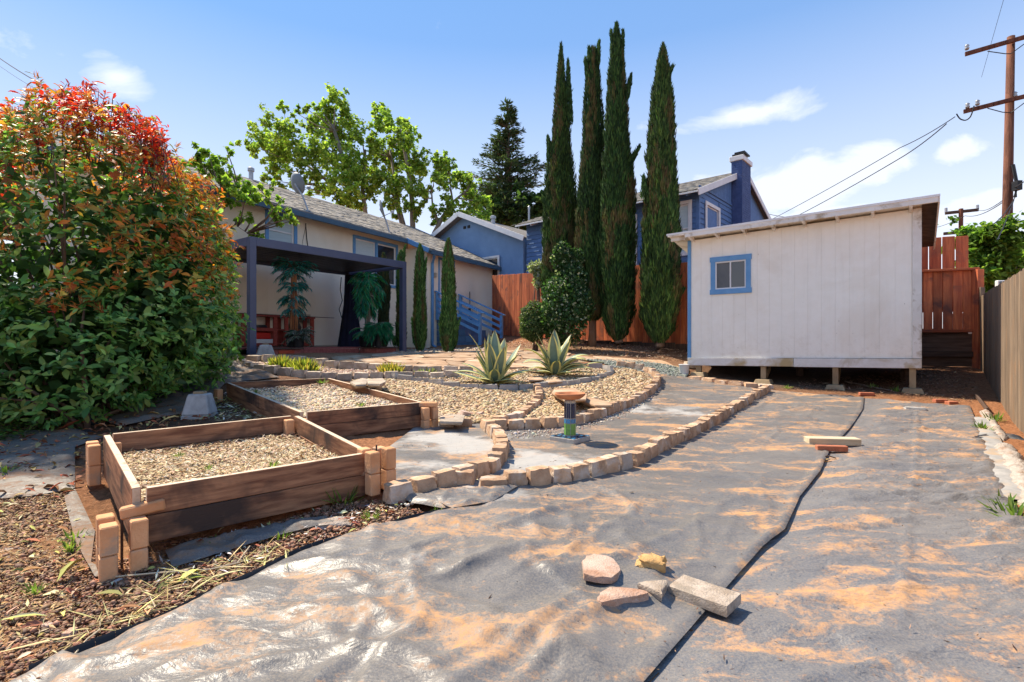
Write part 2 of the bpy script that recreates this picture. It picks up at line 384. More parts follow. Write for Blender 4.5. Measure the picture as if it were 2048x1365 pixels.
M['rockyellow'] = mat('yellow_rock', (.40, .22, .08), (.56, .36, .16), 9, .9, .9, 40, .012)
M['redfence'] = mat('red_fence', (.36, .082, .036), (.60, .18, .07), 2.2, .72, .5, 14, .006, (.8, 9, 9), (.20, .075, .05), .30, patch=1.8)
M['greyfence'] = mat('grey_fence', (.13, .095, .068), (.24, .175, .12), 2.5, .9, .6, 16, .008, (.8, 9, 9), (.22, .14, .085), .2, patch=1.5)
M['darkwood'] = mat('dark_wood', (.05, .030, .022), (.12, .075, .055), 3, .85, .5, 16, .008, (.8, 9, 9))
M['stucco'] = mat('cream_stucco', (.86, .76, .60), (.90, .81, .66), 1.3, .95, .7, 45, .010, c3=(.80, .70, .54), objvar=0, patch=.5)
M['shedwall'] = mat('shed_paint', (.86, .825, .745), (.89, .86, .79), 1.5, .6, .3, 30, .003, (1, 5, 5), (.82, .77, .68), 0, patch=.9, coh=True)
def shed_paint(m):
    t = m.node_tree; b = t.nodes['Principled BSDF']; src = b.inputs['Base Color'].links[0].from_socket; tc = N(t, 'ShaderNodeTexCoord'); v = tc.outputs['Object']
    sp_ = N(t, 'ShaderNodeSeparateXYZ'); t.links.new(v, sp_.inputs[0])
    streak = RAMP(t, NOISE(t, MAP(t, v, (9, 9, .5)), 1.0, 6, .65, .3), [(.52, 0.0), (.85, .28)])
    low = MATH(t, 'MULTIPLY', MATH(t, 'SUBTRACT', 1.05, sp_.outputs[2], clamp=True), 1.6, clamp=True)          # mud splashed up from the ground
    spl = MATH(t, 'MULTIPLY', low, RAMP(t, NOISE(t, v, 7, 9, .75), [(.50, .0), (.85, .60)]))
    vo = N(t, 'ShaderNodeTexVoronoi'); vo.inputs['Scale'].default_value = 7; t.links.new(v, vo.inputs['Vector'])
    nick = MATH(t, 'MULTIPLY', RAMP(t, vo.outputs['Distance'], [(.035, .7), (.06, 0.0)]), RAMP(t, NOISE(t, v, 1.4, 3), [(.5, 0.0), (.6, 1.0)]))
    c = MIXC(t, streak, src, (.60, .54, .44)); c = MIXC(t, spl, c, (.42, .32, .20)); c = MIXC(t, nick, c, (.22, .19, .16)); t.links.new(c, b.inputs['Base Color'])
shed_paint(M['shedwall'])
M['shedtrim'] = mat('shed_trim_white', (.70, .67, .62), (.80, .78, .74), 4, .6, .3, 30, .003, c3=(.42, .35, .26), objvar=.04, patch=3.5)
M['skirt'] = mat('shed_skirt', (.64, .62, .58), (.72, .71, .69), 4, .6, .3, 30, .003, (1, 3, 3), (.42, .32, .17), .02, patch=1.6)
M['bluetrim'] = mat('blue_trim', (.11, .27, .50), (.14, .32, .57), 4, .55, .25, 30, .002, objvar=.05)
M['bluedark'] = mat('blue_dark_trim', (.05, .10, .15), (.065, .125, .185), 4, .55, .2, 30, .002, objvar=.05)
M['bluestep'] = mat('blue_step', (.085, .16, .27), (.11, .20, .33), 4, .8, .4, 30, .004, objvar=.08)
M['bluestucco'] = mat('blue_stucco', (.165, .285, .48), (.20, .33, .54), 2, .9, .6, 40, .01, objvar=0)
M['blueside'] = mat('blue_siding', (.085, .165, .34), (.11, .205, .41), 2, .7, .3, 20, .004, (.6, 5, 5), objvar=.08)
M['bluebrick'] = mat('blue_brick', (.05, .085, .21), (.075, .12, .27), 6, .75, .5, 40, .006, objvar=.1)
M['whitetrim'] = mat('white_trim', (.68, .68, .68), (.76, .76, .76), 4, .5, .1, 30, .002, objvar=.03)
M['navymetal'] = mat('navy_metal', (.055, .07, .135), (.065, .083, .155), 3, .45, .05, 50, .001, objvar=.03, spec=.5)
M['louver'] = mat('louver', (.022, .024, .035), (.03, .033, .045), 3, .55, .05, 50, .001, objvar=.12)
M['deck'] = mat('deck_paint', (.22, .05, .045), (.34, .10, .085), 3, .6, .4, 20, .003, (.8, 7, 7), objvar=.12)
M['shelfred'] = mat('shelf_red', (.28, .045, .035), (.38, .08, .055), 3, .55, .3, 20, .003, (.8, 7, 7), objvar=.1)
M['glass'] = mat('window_glass', (.03, .035, .045), None, rough=.06, bump=0, spec=.9, objvar=.1)
M['blind'] = mat('blind_glass', (.42, .52, .55), (.50, .60, .62), 2, .25, 0, 10, 0, (1, 1, 20), objvar=.05, spec=.5)
M['screen'] = mat('window_screen', (.10, .11, .12), (.14, .15, .155), 3, .5, 0, objvar=.1)
M['shingle'] = mat_attr('shingle', .95, 0, .15, .9, 60, .3, 30)
M['metal'] = mat('grey_metal', (.30, .31, .33), (.42, .43, .45), 5, .4, .1, 40, .002, metal=.5, objvar=.05)
M['dish'] = mat('dish_grey', (.16, .19, .22), (.20, .23, .26), 5, .45, 0, objvar=.03)
M['pole'] = mat('pole_wood', (.075, .027, .016), (.19, .075, .045), 3, .85, .7, 12, .02, (4, 4, .5), objvar=0)
M['wire'] = mat('wire_black', (.02, .02, .022), None, rough=.6, bump=0, objvar=0)
M['black'] = mat('black_plastic', (.012, .012, .014), (.02, .02, .022), 4, .5, .2, 20, .004, objvar=.1)
M['navycloth'] = mat('navy_cloth', (.008, .010, .026), (.014, .018, .045), 3, .9, .5, 40, .006, objvar=0)
M['blackcloth'] = mat('black_fabric', (.018, .02, .026), (.05, .055, .065), 5, .55, .6, 25, .012, c3=(.12, .08, .06), objvar=.1, patch=3)
M['terracotta'] = mat('terracotta', (.38, .13, .055), (.50, .20, .09), 7, .75, .3, 40, .004, objvar=.05)
M['tilenavy'] = mat('tile_navy', (.012, .02, .055), None, rough=.25, bump=0, spec=.5, objvar=.4)
M['tileblue'] = mat('tile_blue', (.05, .20, .38), None, rough=.25, bump=0, spec=.5, objvar=.25)
M['tilegreen'] = mat('tile_green', (.13, .30, .06), (.19, .40, .09), 20, .3, .1, objvar=.2, spec=.5)
M['grout'] = mat('grout', (.34, .32, .29), (.46, .44, .40), 20, .9, .3, 80, .003, objvar=0)
M['redplastic'] = mat('red_plastic', (.62, .03, .02), None, rough=.4, bump=0, objvar=0)
M['greenplastic'] = mat('green_plastic', (.02, .22, .10), None, rough=.4, bump=0, objvar=0)
M['white'] = mat('white_plastic', (.72, .72, .72), None, rough=.5, bump=0, objvar=.05)
M['rust'] = mat('rusty_steel', (.07, .045, .035), (.14, .08, .05), 9, .8, .4, 60, .003, objvar=.1)
M['kick'] = mat('weathered_kickboard', (.075, .045, .032), (.16, .10, .07), 3, .85, .5, 16, .008, (.8, 9, 9))
M['palewood'] = mat('pale_lumber', (.50, .40, .27), (.62, .52, .37), 3, .8, .3, 20, .004, (1, 8, 8), objvar=.08)
M['redbrick'] = mat('red_brick', (.36, .11, .06), (.48, .18, .10), 8, .9, .6, 50, .006, objvar=.1)
M['beige'] = mat('beige_plastic', (.52, .44, .33), None, rough=.6, bump=0, objvar=.05)
M['cane'] = mat('bamboo_cane', (.30, .11, .045), (.50, .24, .11), 6, .5, .2, 30, .003, (1, 1, .4), objvar=.2)
M['crumble'] = mat('crumbling_concrete', (.32, .27, .23), (.46, .41, .37), 9, .95, 1.0, 30, .03, c3=(.30, .20, .14), objvar=.08, patch=6)
# ================================================================ plan outlines on the ground
def GP(pts): return [G(*p) for p in pts]
seam_px = [(1270,1400),(1420,1225),(1470,1165),(1525,1105),(1570,1068),(1600,1000),(1640,950),(1660,905),(1700,860),(1726,820),(1728,798)]
seam = GP(seam_px)
leftedge = GP([(60,1362),(200,1302),(330,1250),(460,1185),(620,1112),(750,1072),(860,1042),(905,1030)])
far_front = GP([(1728,798),(1640,792),(1560,785),(1510,780),(1440,765),(1385,760),(1345,752),(1300,744)])
sheetA = [(p.x, p.y) for p in [Vector((-1.95,.9,0))]+leftedge]+[(-.62,3.2),(-.93,3.52),(-1.15,4.2),(-1.1,5.9),(-.6,6.6),(.6,7.6),(1.9,9.0),(2.5,9.8)]
sheetA += [(p.x, p.y) for p in far_front[::-1]]+[(p.x, p.y) for p in seam[::-1]][1:]+[(.55,.9)]
righted = GP([(1940,815),(1955,850),(1975,895),(2005,965),(2048,1050)])
sheetB = [(p.x+.0, p.y) for p in [Vector((.45,.9,0))]]+[(p.x-.13, p.y+.02) for p in seam]+[(p.x, p.y) for p in GP([(1728,797),(1800,806),(1870,812)])]+[(p.x, p.y) for p in righted]+[(3.6,2.6),(3.4,.9)]
bedgravel_poly = None
# ================================================================ ground (one sheet to the horizon)
def spaced(segs):
    o = [segs[0][0]]
    for a, b, st in segs:
        n = max(1, int(round((b-a)/st))); o += [a+(b-a)*(i+1)/n for i in range(n)]
    return np.array(o)
gx = spaced([(-900,-200,175),(-200,-40,40),(-40,-9,4),(-9,-4,.12),(-4,.6,.035),(.6,9,.09),(9,40,3),(40,200,40),(200,900,175)])
gy = spaced([(-200,-20,45),(-20,.9,2.5),(.9,4.6,.035),(4.6,11,.06),(11,20,.15),(20,60,4),(60,300,40),(300,1500,240)])
XX, YY = np.meshgrid(gx, gy)
ZZ = H(XX, YY)
insh = inpoly(XX, YY, sheetA) | inpoly(XX, YY, sheetB)
dA = np.minimum(nearest(XX, YY, sheetA)[0], nearest(XX, YY, sheetB)[0])
sm = np.where(insh, (dA/.05).clip(0, 1), 0)
rough = (fbm(XX*2.2, YY*2.2, 4, 3)-.5)*.05+(fbm(XX*11, YY*11, 3, 8)-.5)*.035
near = ((14-YY)/8).clip(0, 1)
ZZ = ZZ+rough*(1-sm)*near-sm*.035
# colour of the soil itself
nz = fbm(XX*1.3, YY*1.3, 4, 21)[..., None]
red = np.array([.30, .135, .065]); dark = np.array([.085, .055, .040]); tan = np.array([.36, .23, .13]); litter = np.array([.15, .095, .065])
base = red*(.75+.5*nz)
def wgt(cx_, cy_, r): return np.exp(-((XX-cx_)**2+(YY-cy_)**2)/(r*r))[..., None]
def mixw(b, c, w): return b*(1-w)+np.array(c)*(.75+.5*nz)*w
base = mixw(base, (.34, .21, .11), (wgt(-2.3, 2.0, .9)*.8).clip(0, 1))
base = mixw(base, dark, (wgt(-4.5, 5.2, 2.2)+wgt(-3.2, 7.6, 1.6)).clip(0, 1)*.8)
base = mixw(base, (.20, .11, .065), (wgt(1.5, 14, 2.5)+wgt(4, 12, 2.2)).clip(0, 1))
base = mixw(base, (.10, .065, .045), (wgt(6.5, 10, 1.8)+wgt(4.8, 9.8, 1.2)).clip(0, 1))
base = mixw(base, (.40, .29, .20), (wgt(-1.5, 12, 2.2)+wgt(-3, 14.5, 1.8)).clip(0, 1)*.8)
base = mixw(base, (.05, .06, .03), ((np.hypot(XX, YY)-40)/40).clip(0, 1)[..., None])
m, t, b = new_mat('soil'); a = N(t, 'ShaderNodeAttribute', attribute_name='col'); tcn = N(t, 'ShaderNodeTexCoord'); ov = tcn.outputs['Object']
sp = RAMP(t, NOISE(t, ov, 28, 6, .7), [(.3, .45), (.7, 1.5)])
c = MIXC(t, 1.0, a.outputs['Color'], sp, 'MULTIPLY')
vor = N(t, 'ShaderNodeTexVoronoi'); vor.inputs['Scale'].default_value = 45; t.links.new(MAP(t, ov, (1, 2.1, 1), rot=(0, 0, .6)), vor.inputs['Vector'])
fl = RAMP(t, vor.outputs['Distance'], [(.12, 1.0), (.2, 0.0)])
c = MIXC(t, MATH(t, 'MULTIPLY', fl, RAMP(t, NOISE(t, ov, 3, 3), [(.45, 0.0), (.6, .8)])), c, (.42, .30, .18))
setc(t, b.inputs['Base Color'], c); b.inputs['Roughness'].default_value = .95; b.inputs['Specular IOR Level'].default_value = .1
BUMP(t, b, NOISE(t, ov, 60, 7, .75), .9, .02); M['soil'] = m
ni, nj = XX.shape; idx = np.arange(ni*nj).reshape(ni, nj)
Fq = np.stack([idx[:-1, :-1], idx[:-1, 1:], idx[1:, 1:], idx[1:, :-1]], -1).reshape(-1, 4)
ground = mesh_np('ground', np.stack([XX, YY, ZZ], -1).reshape(-1, 3), Fq, M['soil'], base.reshape(-1, 3), True, kind='structure')
def sand(px, py): return G(px, py)
# ================================================================ plastic sheeting
def sheet(name, label, cat, poly, step, hfun, mt, extra=None, lowz=.012, group=None):
    p = np.array(poly); lo = p.min(0)-step; hi = p.max(0)+step
    x = np.arange(lo[0], hi[0]+step, step); y = np.arange(lo[1], hi[1]+step, step)
    X, Y = np.meshgrid(x, y); ins = inpoly(X, Y, poly); d, bx, by = nearest(X, Y, poly)
    fi = ins[:-1, :-1] | ins[1:, :-1] | ins[:-1, 1:] | ins[1:, 1:]
    X = np.where(ins, X, bx); Y = np.where(ins, Y, by); d = np.where(ins, d, 0)
    Z = H(X, Y)+lowz+hfun(X, Y, d)
    ix = np.arange(X.size).reshape(X.shape)
    Fc = np.stack([ix[:-1, :-1], ix[:-1, 1:], ix[1:, 1:], ix[1:, :-1]], -1)[fi]
    used, inv = np.unique(Fc, return_inverse=True); Fc = inv.reshape(-1, 4)
    V = np.stack([X, Y, Z], -1).reshape(-1, 3)[used]
    at = {k: f(X, Y).ravel()[used] for k, f in (extra or {}).items()}
    o = mesh_np(name, V, Fc, mt, None, True, attrs=at)
    tag(o, label, cat, group); return o
def wavyfold(X, Y, pts, w, h, seed=0, wob=.05):
    Xw = X+(vnoise(X*3, Y*3, seed)-.5)*wob*2; Yw = Y+(vnoise(X*3+9, Y*3, seed+1)-.5)*wob*2
    d = nearest(Xw, Yw, pts, False)[0]
    return h*np.exp(-(d/w)**2)
foldsA = [([(p.x, p.y) for p in GP([(1005,1400),(1130,1290),(1235,1235),(1320,1200)])], .03, .022), ([(p.x, p.y) for p in GP([(900,1400),(1080,1275),(1180,1200)])], .03, .016),
          ([(p.x, p.y) for p in GP([(1010,1160),(1090,1125),(1180,1085),(1280,1020)])], .02, .016), ([(p.x, p.y) for p in GP([(840,1060),(980,1075),(1120,1040),(1200,1000)])], .03, .02),
          ([(p.x, p.y) for p in GP([(620,1150),(760,1170),(880,1130),(1010,1120)])], .035, .015), ([(p.x, p.y) for p in GP([(560,1270),(700,1240),(800,1290),(960,1270)])], .035, .016),
          ([(p.x, p.y) for p in GP([(1300,900),(1420,860),(1560,800)])], .03, .012), ([(p.x, p.y) for p in GP([(1230,1130),(1400,1060),(1540,960)])], .03, .012)]
def creases(X, Y, n, box, ang, spread, L, h, w, seed, curve=.25):
    rs = random.Random(seed); z = np.zeros(X.shape)
    for i in range(n):
        x = rs.uniform(box[0], box[1]); y = rs.uniform(box[2], box[3]); a = ang+rs.gauss(0, spread); l = rs.uniform(*L); pts = [(x, y)]
        for k in range(5): a += rs.gauss(0, curve); x += math.cos(a)*l/5; y += math.sin(a)*l/5; pts.append((x, y))
        lo = np.min(pts, 0)-.12; hi = np.max(pts, 0)+.12; m_ = (X > lo[0]) & (X < hi[0]) & (Y > lo[1]) & (Y < hi[1])
        if not m_.any(): continue
        xs, ys = X[m_], Y[m_]; dd, bx, by = nearest(xs, ys, pts, False); t0 = np.hypot(bx-pts[0][0], by-pts[0][1]); t1 = np.hypot(bx-pts[-1][0], by-pts[-1][1]); f = np.minimum(1, np.minimum(t0, t1)/(l*.3))
        hh_ = rs.uniform(.5, 1.3)*h; ww = w*rs.uniform(.7, 1.6); z[m_] += hh_*f*np.exp(-np.abs(dd/ww)**1.4)
    return z
def hA(X, Y, d):
    rx = X*.85+Y*.5; ry = -X*.5+Y*.85
    wx = fbm(X*1.6, Y*1.6, 3, 40)*1.1; wy = fbm(X*1.6+7, Y*1.6, 3, 41)*1.1
    lw = (1/(1+np.exp((X-.1)*3.0)))*(1/(1+np.exp((Y-3.3)*3)))            # looser, shinier folds in the near left
    f1 = ridged(rx*1.7+wx*1.9, ry*3.0+wy*1.9, 5, 1.6)*(.014+.034*lw)
    f2 = ridged(rx*4.0+wx*2, ry*6.0+wy*2, 15, 1.5)*(.004+.009*lw)
    f3 = ridged(rx*3.0+wx*2, ry*9+wy*2, 25, 3)*.006
    z = f1+f2+f3+(fbm(X*9, Y*9, 2, 50))*.002
    z = z+creases(X, Y, 90, (-1.6, 3.5, 1.2, 8.5), .75, .9, (.25, 1.1), .013, .013, 7)+creases(X, Y, 46, (-1.6, .9, 1.2, 3.4), .5, .6, (.4, 1.2), .018, .028, 8, .30)+creases(X, Y, 40, (.5, 3.5, 2.0, 8.5), .95, .15, (.5, 2.0), .011, .012, 9, .08)
    for pts, w, h in foldsA: z = z+wavyfold(X, Y, pts, w, h, 60)
    sd_ = nearest(X, Y, [(p.x, p.y) for p in seam], False)[0]
    lift = .006+.05*np.exp(-((Y-4.0)/.45)**2)+.022*np.exp(-((Y-2.9)/.4)**2)+.012*vnoise(Y*4, Y*0, 3)
    z = z*np.minimum(1, .35+sd_/.3)+lift*np.exp(-(sd_/.045)**2)
    mid = 1/(1+np.exp((Y-3.9+.25*X)*-4))*(X < 2.6)                                       # the patch between the stone rows lies flatter
    z = z*(1-.55*mid)
    return z*np.minimum(1, d/.04+.3)
def hB(X, Y, d):
    wx = fbm(X*1.2, Y*1.2, 3, 70); wy = fbm(X*1.2+4, Y*1.2, 3, 71)
    z = ridged(X*1.1+wx*1.2, Y*4.6+wy*2.2, 75, 3)*.024+ridged(X*2.6+wx*2, Y*9.5+wy*2, 85, 3)*.011+ridged(X*6+wx*2, Y*6+wy*3, 95, 3)*.004+fbm(X*12, Y*12, 2, 51)*.004
    z = z*1.0+creases(X, Y, 150, (.6, 6.0, 1.2, 8.3), .08, .22, (.3, 1.6), .022, .014, 17, .16)+creases(X, Y, 30, (1.5, 6.0, 1.2, 8.0), 1.2, .3, (.2, .7), .011, .012, 18, .2)
    cr = GP([(1835,830),(1830,960),(1812,1080),(1800,1250)])
    z = z+wavyfold(X, Y, [(p.x, p.y) for p in cr], .012, .012, 66, .01)
    sd_ = nearest(X, Y, [(p.x, p.y) for p in seam], False)[0]
    z = z*np.minimum(1, sd_/.25)*np.minimum(1, d/.05+.25)
    return z-.006*np.exp(-(sd_/.2)**2)
def white_mask(X, Y):
    n = fbm(X*2.5, Y*2.5, 5, 31)
    a = np.exp(-(((X+.55)/.75)**2+((Y-4.9)/1.1)**2)); b_ = np.exp(-(((X-.15)/.6)**2+((Y-4.35)/.65)**2)); c_ = np.exp(-(((X-2.0)/.8)**2+((Y-6.9)/1.0)**2))*.75
    e_ = np.exp(-(((X+.25)/.45)**2+((Y-3.45)/.3)**2))*.8
    f_ = np.exp(-(((X+.1)/.7)**2+((Y-5.3)/.5)**2))*.6
    return ((np.maximum.reduce([a, b_, c_, e_, f_])+ (n-.5)*1.5)-.35).clip(0, .55)/.55
def blue_mask(X, Y): return (np.exp(-(((X-1.1)/1.0)**2+((Y-5.1)/1.0)**2))).clip(0, 1)
def sheet_mat(name, c1, c2, rough0, dustc, dlo, dhi, dust_rot, speck=1.0, bst=.45):
    m, t, b = new_mat(name); tc = N(t, 'ShaderNodeTexCoord'); v = tc.outputs['Object']
    g = RAMP(t, NOISE(t, v, 3.0, 6, .65, .4), [(.3, c1), (.7, c2)])
    grain = RAMP(t, NOISE(t, v, 110, 4, .8), [(.40, 0.0), (.66, .42)])
    g = MIXC(t, grain, g, (.38, .31, .23))
    dv = MAP(t, v, (1.0, 2.3, 1), rot=(0, 0, dust_rot))
    d1 = NOISE(t, dv, 1.5, 12, .66, .8); d2 = NOISE(t, v, 30, 6, .8)
    dm = MATH(t, 'ADD', d1, MATH(t, 'MULTIPLY', MATH(t, 'SUBTRACT', d2, .5), .50))
    dust = RAMP(t, dm, [(dlo, 0.0), (dhi, 1.0)])
    film = RAMP(t, NOISE(t, dv, 1.1, 5, .6, .6), [(.32, .04), (.72, .42)])
    dcol = RAMP(t, NOISE(t, v, 7, 5, .6), [(.3, dustc), (.7, tuple(min(1, x*1.25) for x in dustc))])
    c = MIXC(t, film, g, (.235, .205, .175)); c = MIXC(t, dust, c, dcol)
    wa = N(t, 'ShaderNodeAttribute', attribute_name='white'); wn = RAMP(t, MATH(t, 'ADD', wa.outputs['Fac'], MATH(t, 'MULTIPLY', MATH(t, 'SUBTRACT', NOISE(t, v, 13, 7, .75, .5), .5), 1.3)), [(.35, 0.0), (.95, .9)])
    c = MIXC(t, wn, c, (.36, .35, .335))
    vo = N(t, 'ShaderNodeTexVoronoi'); vo.inputs['Scale'].default_value = 26; t.links.new(MAP(t, v, (1, 1.8, 1), rot=(0, 0, .9)), vo.inputs['Vector'])
    spk = MATH(t, 'MULTIPLY', RAMP(t, vo.outputs['Distance'], [(.05, 1.0), (.10, 0.0)]), RAMP(t, NOISE(t, v, 4, 3), [(.42, 0.0), (.6, speck)]))
    c = MIXC(t, spk, c, (.05, .035, .025))
    setc(t, b.inputs['Base Color'], c)
    r = MATH(t, 'ADD', MATH(t, 'MULTIPLY', MATH(t, 'MAXIMUM', dust, wn), .5), MATH(t, 'ADD', MATH(t, 'MULTIPLY', film, .35), rough0), clamp=True)
    setc(t, b.inputs['Roughness'], r); b.inputs['Specular IOR Level'].default_value = .34
    hh = MATH(t, 'ADD', MATH(t, 'MULTIPLY', NOISE(t, MAP(t, v, (1, 2.0, 1), rot=(0, 0, dust_rot)), 6, 4, .5, .6), 1.0), MATH(t, 'MULTIPLY', NOISE(t, v, 90, 3, .7), .12))
    rn = t.nodes.new('ShaderNodeTexNoise'); rn.noise_type = 'RIDGED_MULTIFRACTAL'; rn.inputs['Scale'].default_value = 3.2; rn.inputs['Detail'].default_value = 4; rn.inputs['Distortion'].default_value = .35
    t.links.new(MAP(t, v, (1, 1.7, 1), rot=(0, 0, dust_rot+.2)), rn.inputs['Vector'])
    hh = MATH(t, 'ADD', hh, MATH(t, 'MULTIPLY', rn.outputs['Fac'], .22)); BUMP(t, b, hh, bst, .03)
    return m
M['sheetA'] = sheet_mat('sheet_shiny', (.060, .068, .082), (.105, .112, .125), .31, (.40, .22, .105), .505, .665, .5, bst=.42)
M['sheetB'] = sheet_mat('sheet_matte', (.068, .080, .105), (.11, .122, .145), .41, (.41, .225, .11), .51, .66, -.15, bst=.8)
sheet('plastic_sheet', 'crumpled shiny grey plastic sheet under the stone rows, overlapping the seam', 'plastic sheet', sheetA, .022, hA, M['sheetA'], {'white': white_mask}, .016)
sheet('plastic_sheet', 'dusty matte grey-blue sheet with sideways wrinkles, right of the long seam', 'plastic sheet', sheetB, .025, hB, M['sheetB'], {'white': lambda X, Y: X*0}, .010)
def simple_h(seed, amp, sx=4, sy=4):
    return lambda X, Y, d: (ridged(X*sx+fbm(X*2, Y*2, 2, seed), Y*sy+fbm(X*2+3, Y*2, 2, seed), seed+2, 2)*amp+fbm(X*7, Y*7, 2, seed)*amp*.5)*np.minimum(1, d/.05+.2)
M['sheetDark'] = sheet_mat('sheet_dark', (.05, .05, .055), (.085, .085, .095), .5, (.20, .12, .075), .46, .62, .2, 1.0)
M['felt'] = mat('grey_felt', (.22, .22, .22), (.32, .31, .30), 9, .95, .5, 80, .004, c3=(.36, .26, .17), objvar=.05)
def gsheet(name, label, cat, px, step, hf, mt, lowz=.02): return sheet(name, label, cat, [(p.x, p.y) for p in GP(px)], step, hf, mt, {'white': lambda X, Y: X*0}, lowz)
gsheet('ground_cloth', 'dirty dark weed cloth left of the near raised bed, littered with red leaves', 'weed cloth', [(-60,885),(60,868),(150,862),(205,880),(150,900),(150,985),(60,1000),(-60,1010)], .03, simple_h(110, .02), M['sheetDark'])
gsheet('ground_cloth', 'dark weed cloth mounded between the bush and the far raised bed', 'weed cloth', [(330,770),(400,735),(470,728),(560,758),(450,770),(420,800),(380,830),(240,858),(205,845)], .04, simple_h(120, .04, 3, 3), M['sheetDark'])
gsheet('ground_cloth', 'narrow strip of weed cloth running down beside the left end of the near bed', 'weed cloth', [(128,1000),(150,985),(190,1070),(182,1135),(228,1160),(190,1165),(150,1090)], .02, simple_h(130, .015, 6, 6), M['sheetDark'])
gsheet('ground_cloth', 'torn black cloth edge with white paint flakes below the front boards of the near bed', 'weed cloth', [(330,1110),(420,1085),(560,1055),(650,1040),(668,1052),(560,1080),(430,1120),(345,1145)], .015, simple_h(140, .03, 7, 7), M['sheetDark'])
gsheet('felt_strip', 'grey felt strip lying along the right edge of the sheeting', 'felt strip', [(1948,838),(1985,838),(2048,985),(2060,1000),(2060,1010),(2010,1003),(1975,935)], .03, simple_h(150, .012, 3, 3), M['felt'])
gsheet('plastic_flap', 'torn grey plastic flap beneath the near end of the curved stone row', 'plastic flap', [(838,1006),(875,992),(960,990),(1040,985),(985,1020),(905,1034),(860,1012)], .012, simple_h(160, .02, 6, 6), M['sheetA'], .045)
# curled black lip along the dirt side of the shiny sheet
mb = MB(); le = smooth_line([(p.x, p.y) for p in leftedge], .06)
for i in range(len(le)-1):
    for a_, w_ in ((0, 1),):
        p, q = le[i], le[i+1]; tdir = (q-p).normalized(); nrm = Vector((-tdir.y, tdir.x))
        def z(v): return H1(v.x, v.y)
        def pr(v, k): 
            h_ = .03+.02*float(vnoise(v.x*5, v.y*5, 9)); o2 = v+nrm*(.012*k)
            return (o2.x, o2.y, z(v)+(.005, h_*.7, h_)[k])
        n0 = len(mb.v); mb.v += [pr(p, 0), pr(q, 0), pr(q, 1), pr(p, 1), pr(q, 2), pr(p, 2)]; mb.f += [(n0, n0+1, n0+2, n0+3), (n0+3, n0+2, n0+4, n0+5)]
tag(mb.build('plastic_edging', M['black'], None, smooth=True), 'thin black plastic edging between the bare dirt and the shiny sheet', 'edging strip')
def on_sheet(px, py):
    c = G(px, py); x = np.array([c.x-.04, c.x+.04, c.x, c.x]); y = np.array([c.y, c.y, c.y-.04, c.y+.04]); return float((H(x, y)+.016+hA(x, y, x*0+1)).mean())
# ================================================================ stones of the edging rows
import bmesh
def tumbled(name, L, Wd, Hh, seed, mt, jit=.06, n=3, rnd=.35):
    rs = random.Random(seed); bm = bmesh.new(); bmesh.ops.create_cube(bm, size=1)
    bmesh.ops.subdivide_edges(bm, edges=bm.edges[:], cuts=n, use_grid_fill=True)
    for v in bm.verts:
        c_ = v.co*2; l = max(abs(c_.x), abs(c_.y), abs(c_.z)); s = c_.normalized()*1.12
        v.co = (c_*(1-rnd*.55)+s*rnd*.55)*.5
        if v.co.z > .2: v.co.x *= .93; v.co.y *= .88
        v.co += Vector((rs.uniform(-1, 1), rs.uniform(-1, 1), rs.uniform(-1, 1)))*jit*.5
        v.co = Vector((v.co.x*L, v.co.y*Wd, v.co.z*Hh+Hh/2))
    me = bpy.data.meshes.new(name); bm.to_mesh(me); bm.free(); me.materials.append(mt); me.shade_smooth()
    try: me.set_sharp_from_angle(angle=math.radians(42))
    except Exception: pass
    return me
STV = {}
def stones(key, L, Wd, Hh, mt, k=6, **kw):
    if key not in STV: STV[key] = [tumbled('edging_stone', L, Wd, Hh, 100+i+len(STV)*10, mt, **kw) for i in range(k)]
    return STV[key]
def edging(label, pts, L, Wd, Hh, mt, group=None, name='stone_edging', pname='stone', sink=.02, gap=1.03, world=False, **kw):
    pw = pts if world else GP(pts); ln = smooth_line([(p[0], p[1]) for p in pw], L*gap)
    root = thing(name, (ln[0].x, ln[0].y, H1(*ln[0])), label, 'stone edging' if 'curb' not in name else 'curb', group)
    vs = stones((round(L, 3), mt.name), L, Wd, Hh, mt, **kw)
    for i in range(len(ln)-1):
        a, b_ = ln[i], ln[i+1]; m_ = (a+b_)/2; o = link(pname, random.choice(vs), root)
        fl = math.pi if random.random() < .5 else 0
        ang = math.atan2(b_.y-a.y, b_.x-a.x)+fl+random.uniform(-.07, .07)
        o.location = Vector((m_.x+random.uniform(-.008, .008), m_.y+random.uniform(-.008, .008), H1(m_.x, m_.y)-sink+random.uniform(-.010, .008)))-root.location
        o.rotation_euler = (random.uniform(-.07, .07), random.uniform(-.06, .06), ang)
        o.scale = (random.uniform(.92, 1.03), random.uniform(.9, 1.08), random.uniform(.92, 1.10))
    return root
EG = 'low stone rows edging the garden beds'
edging('long sweeping stone row dividing the plastic, from the loose stones up to the shed', [(1008,982),(1056,976),(1100,972),(1140,968),(1182,958),(1216,950),(1248,942),(1282,926),(1322,905),(1350,890),(1400,866),(1450,838),(1500,806),(1538,784)], .165, .12, .122, M['edgestone'], EG, sink=-.012)
edging('short curved stone row left of the birdbath, bending round to the near bed corner', [(968,858),(985,872),(1003,900),(1001,925),(985,945),(950,964),(900,978),(850,990),(800,1004),(765,1012)], .165, .115, .118, M['edgestone'], EG, sink=-.012)
edging('straight stone row from the bed corner blocks along the pebbles', [(880,856),(925,857),(970,858)], .18, .12, .125, M['edgestone'], EG, sink=-.005)
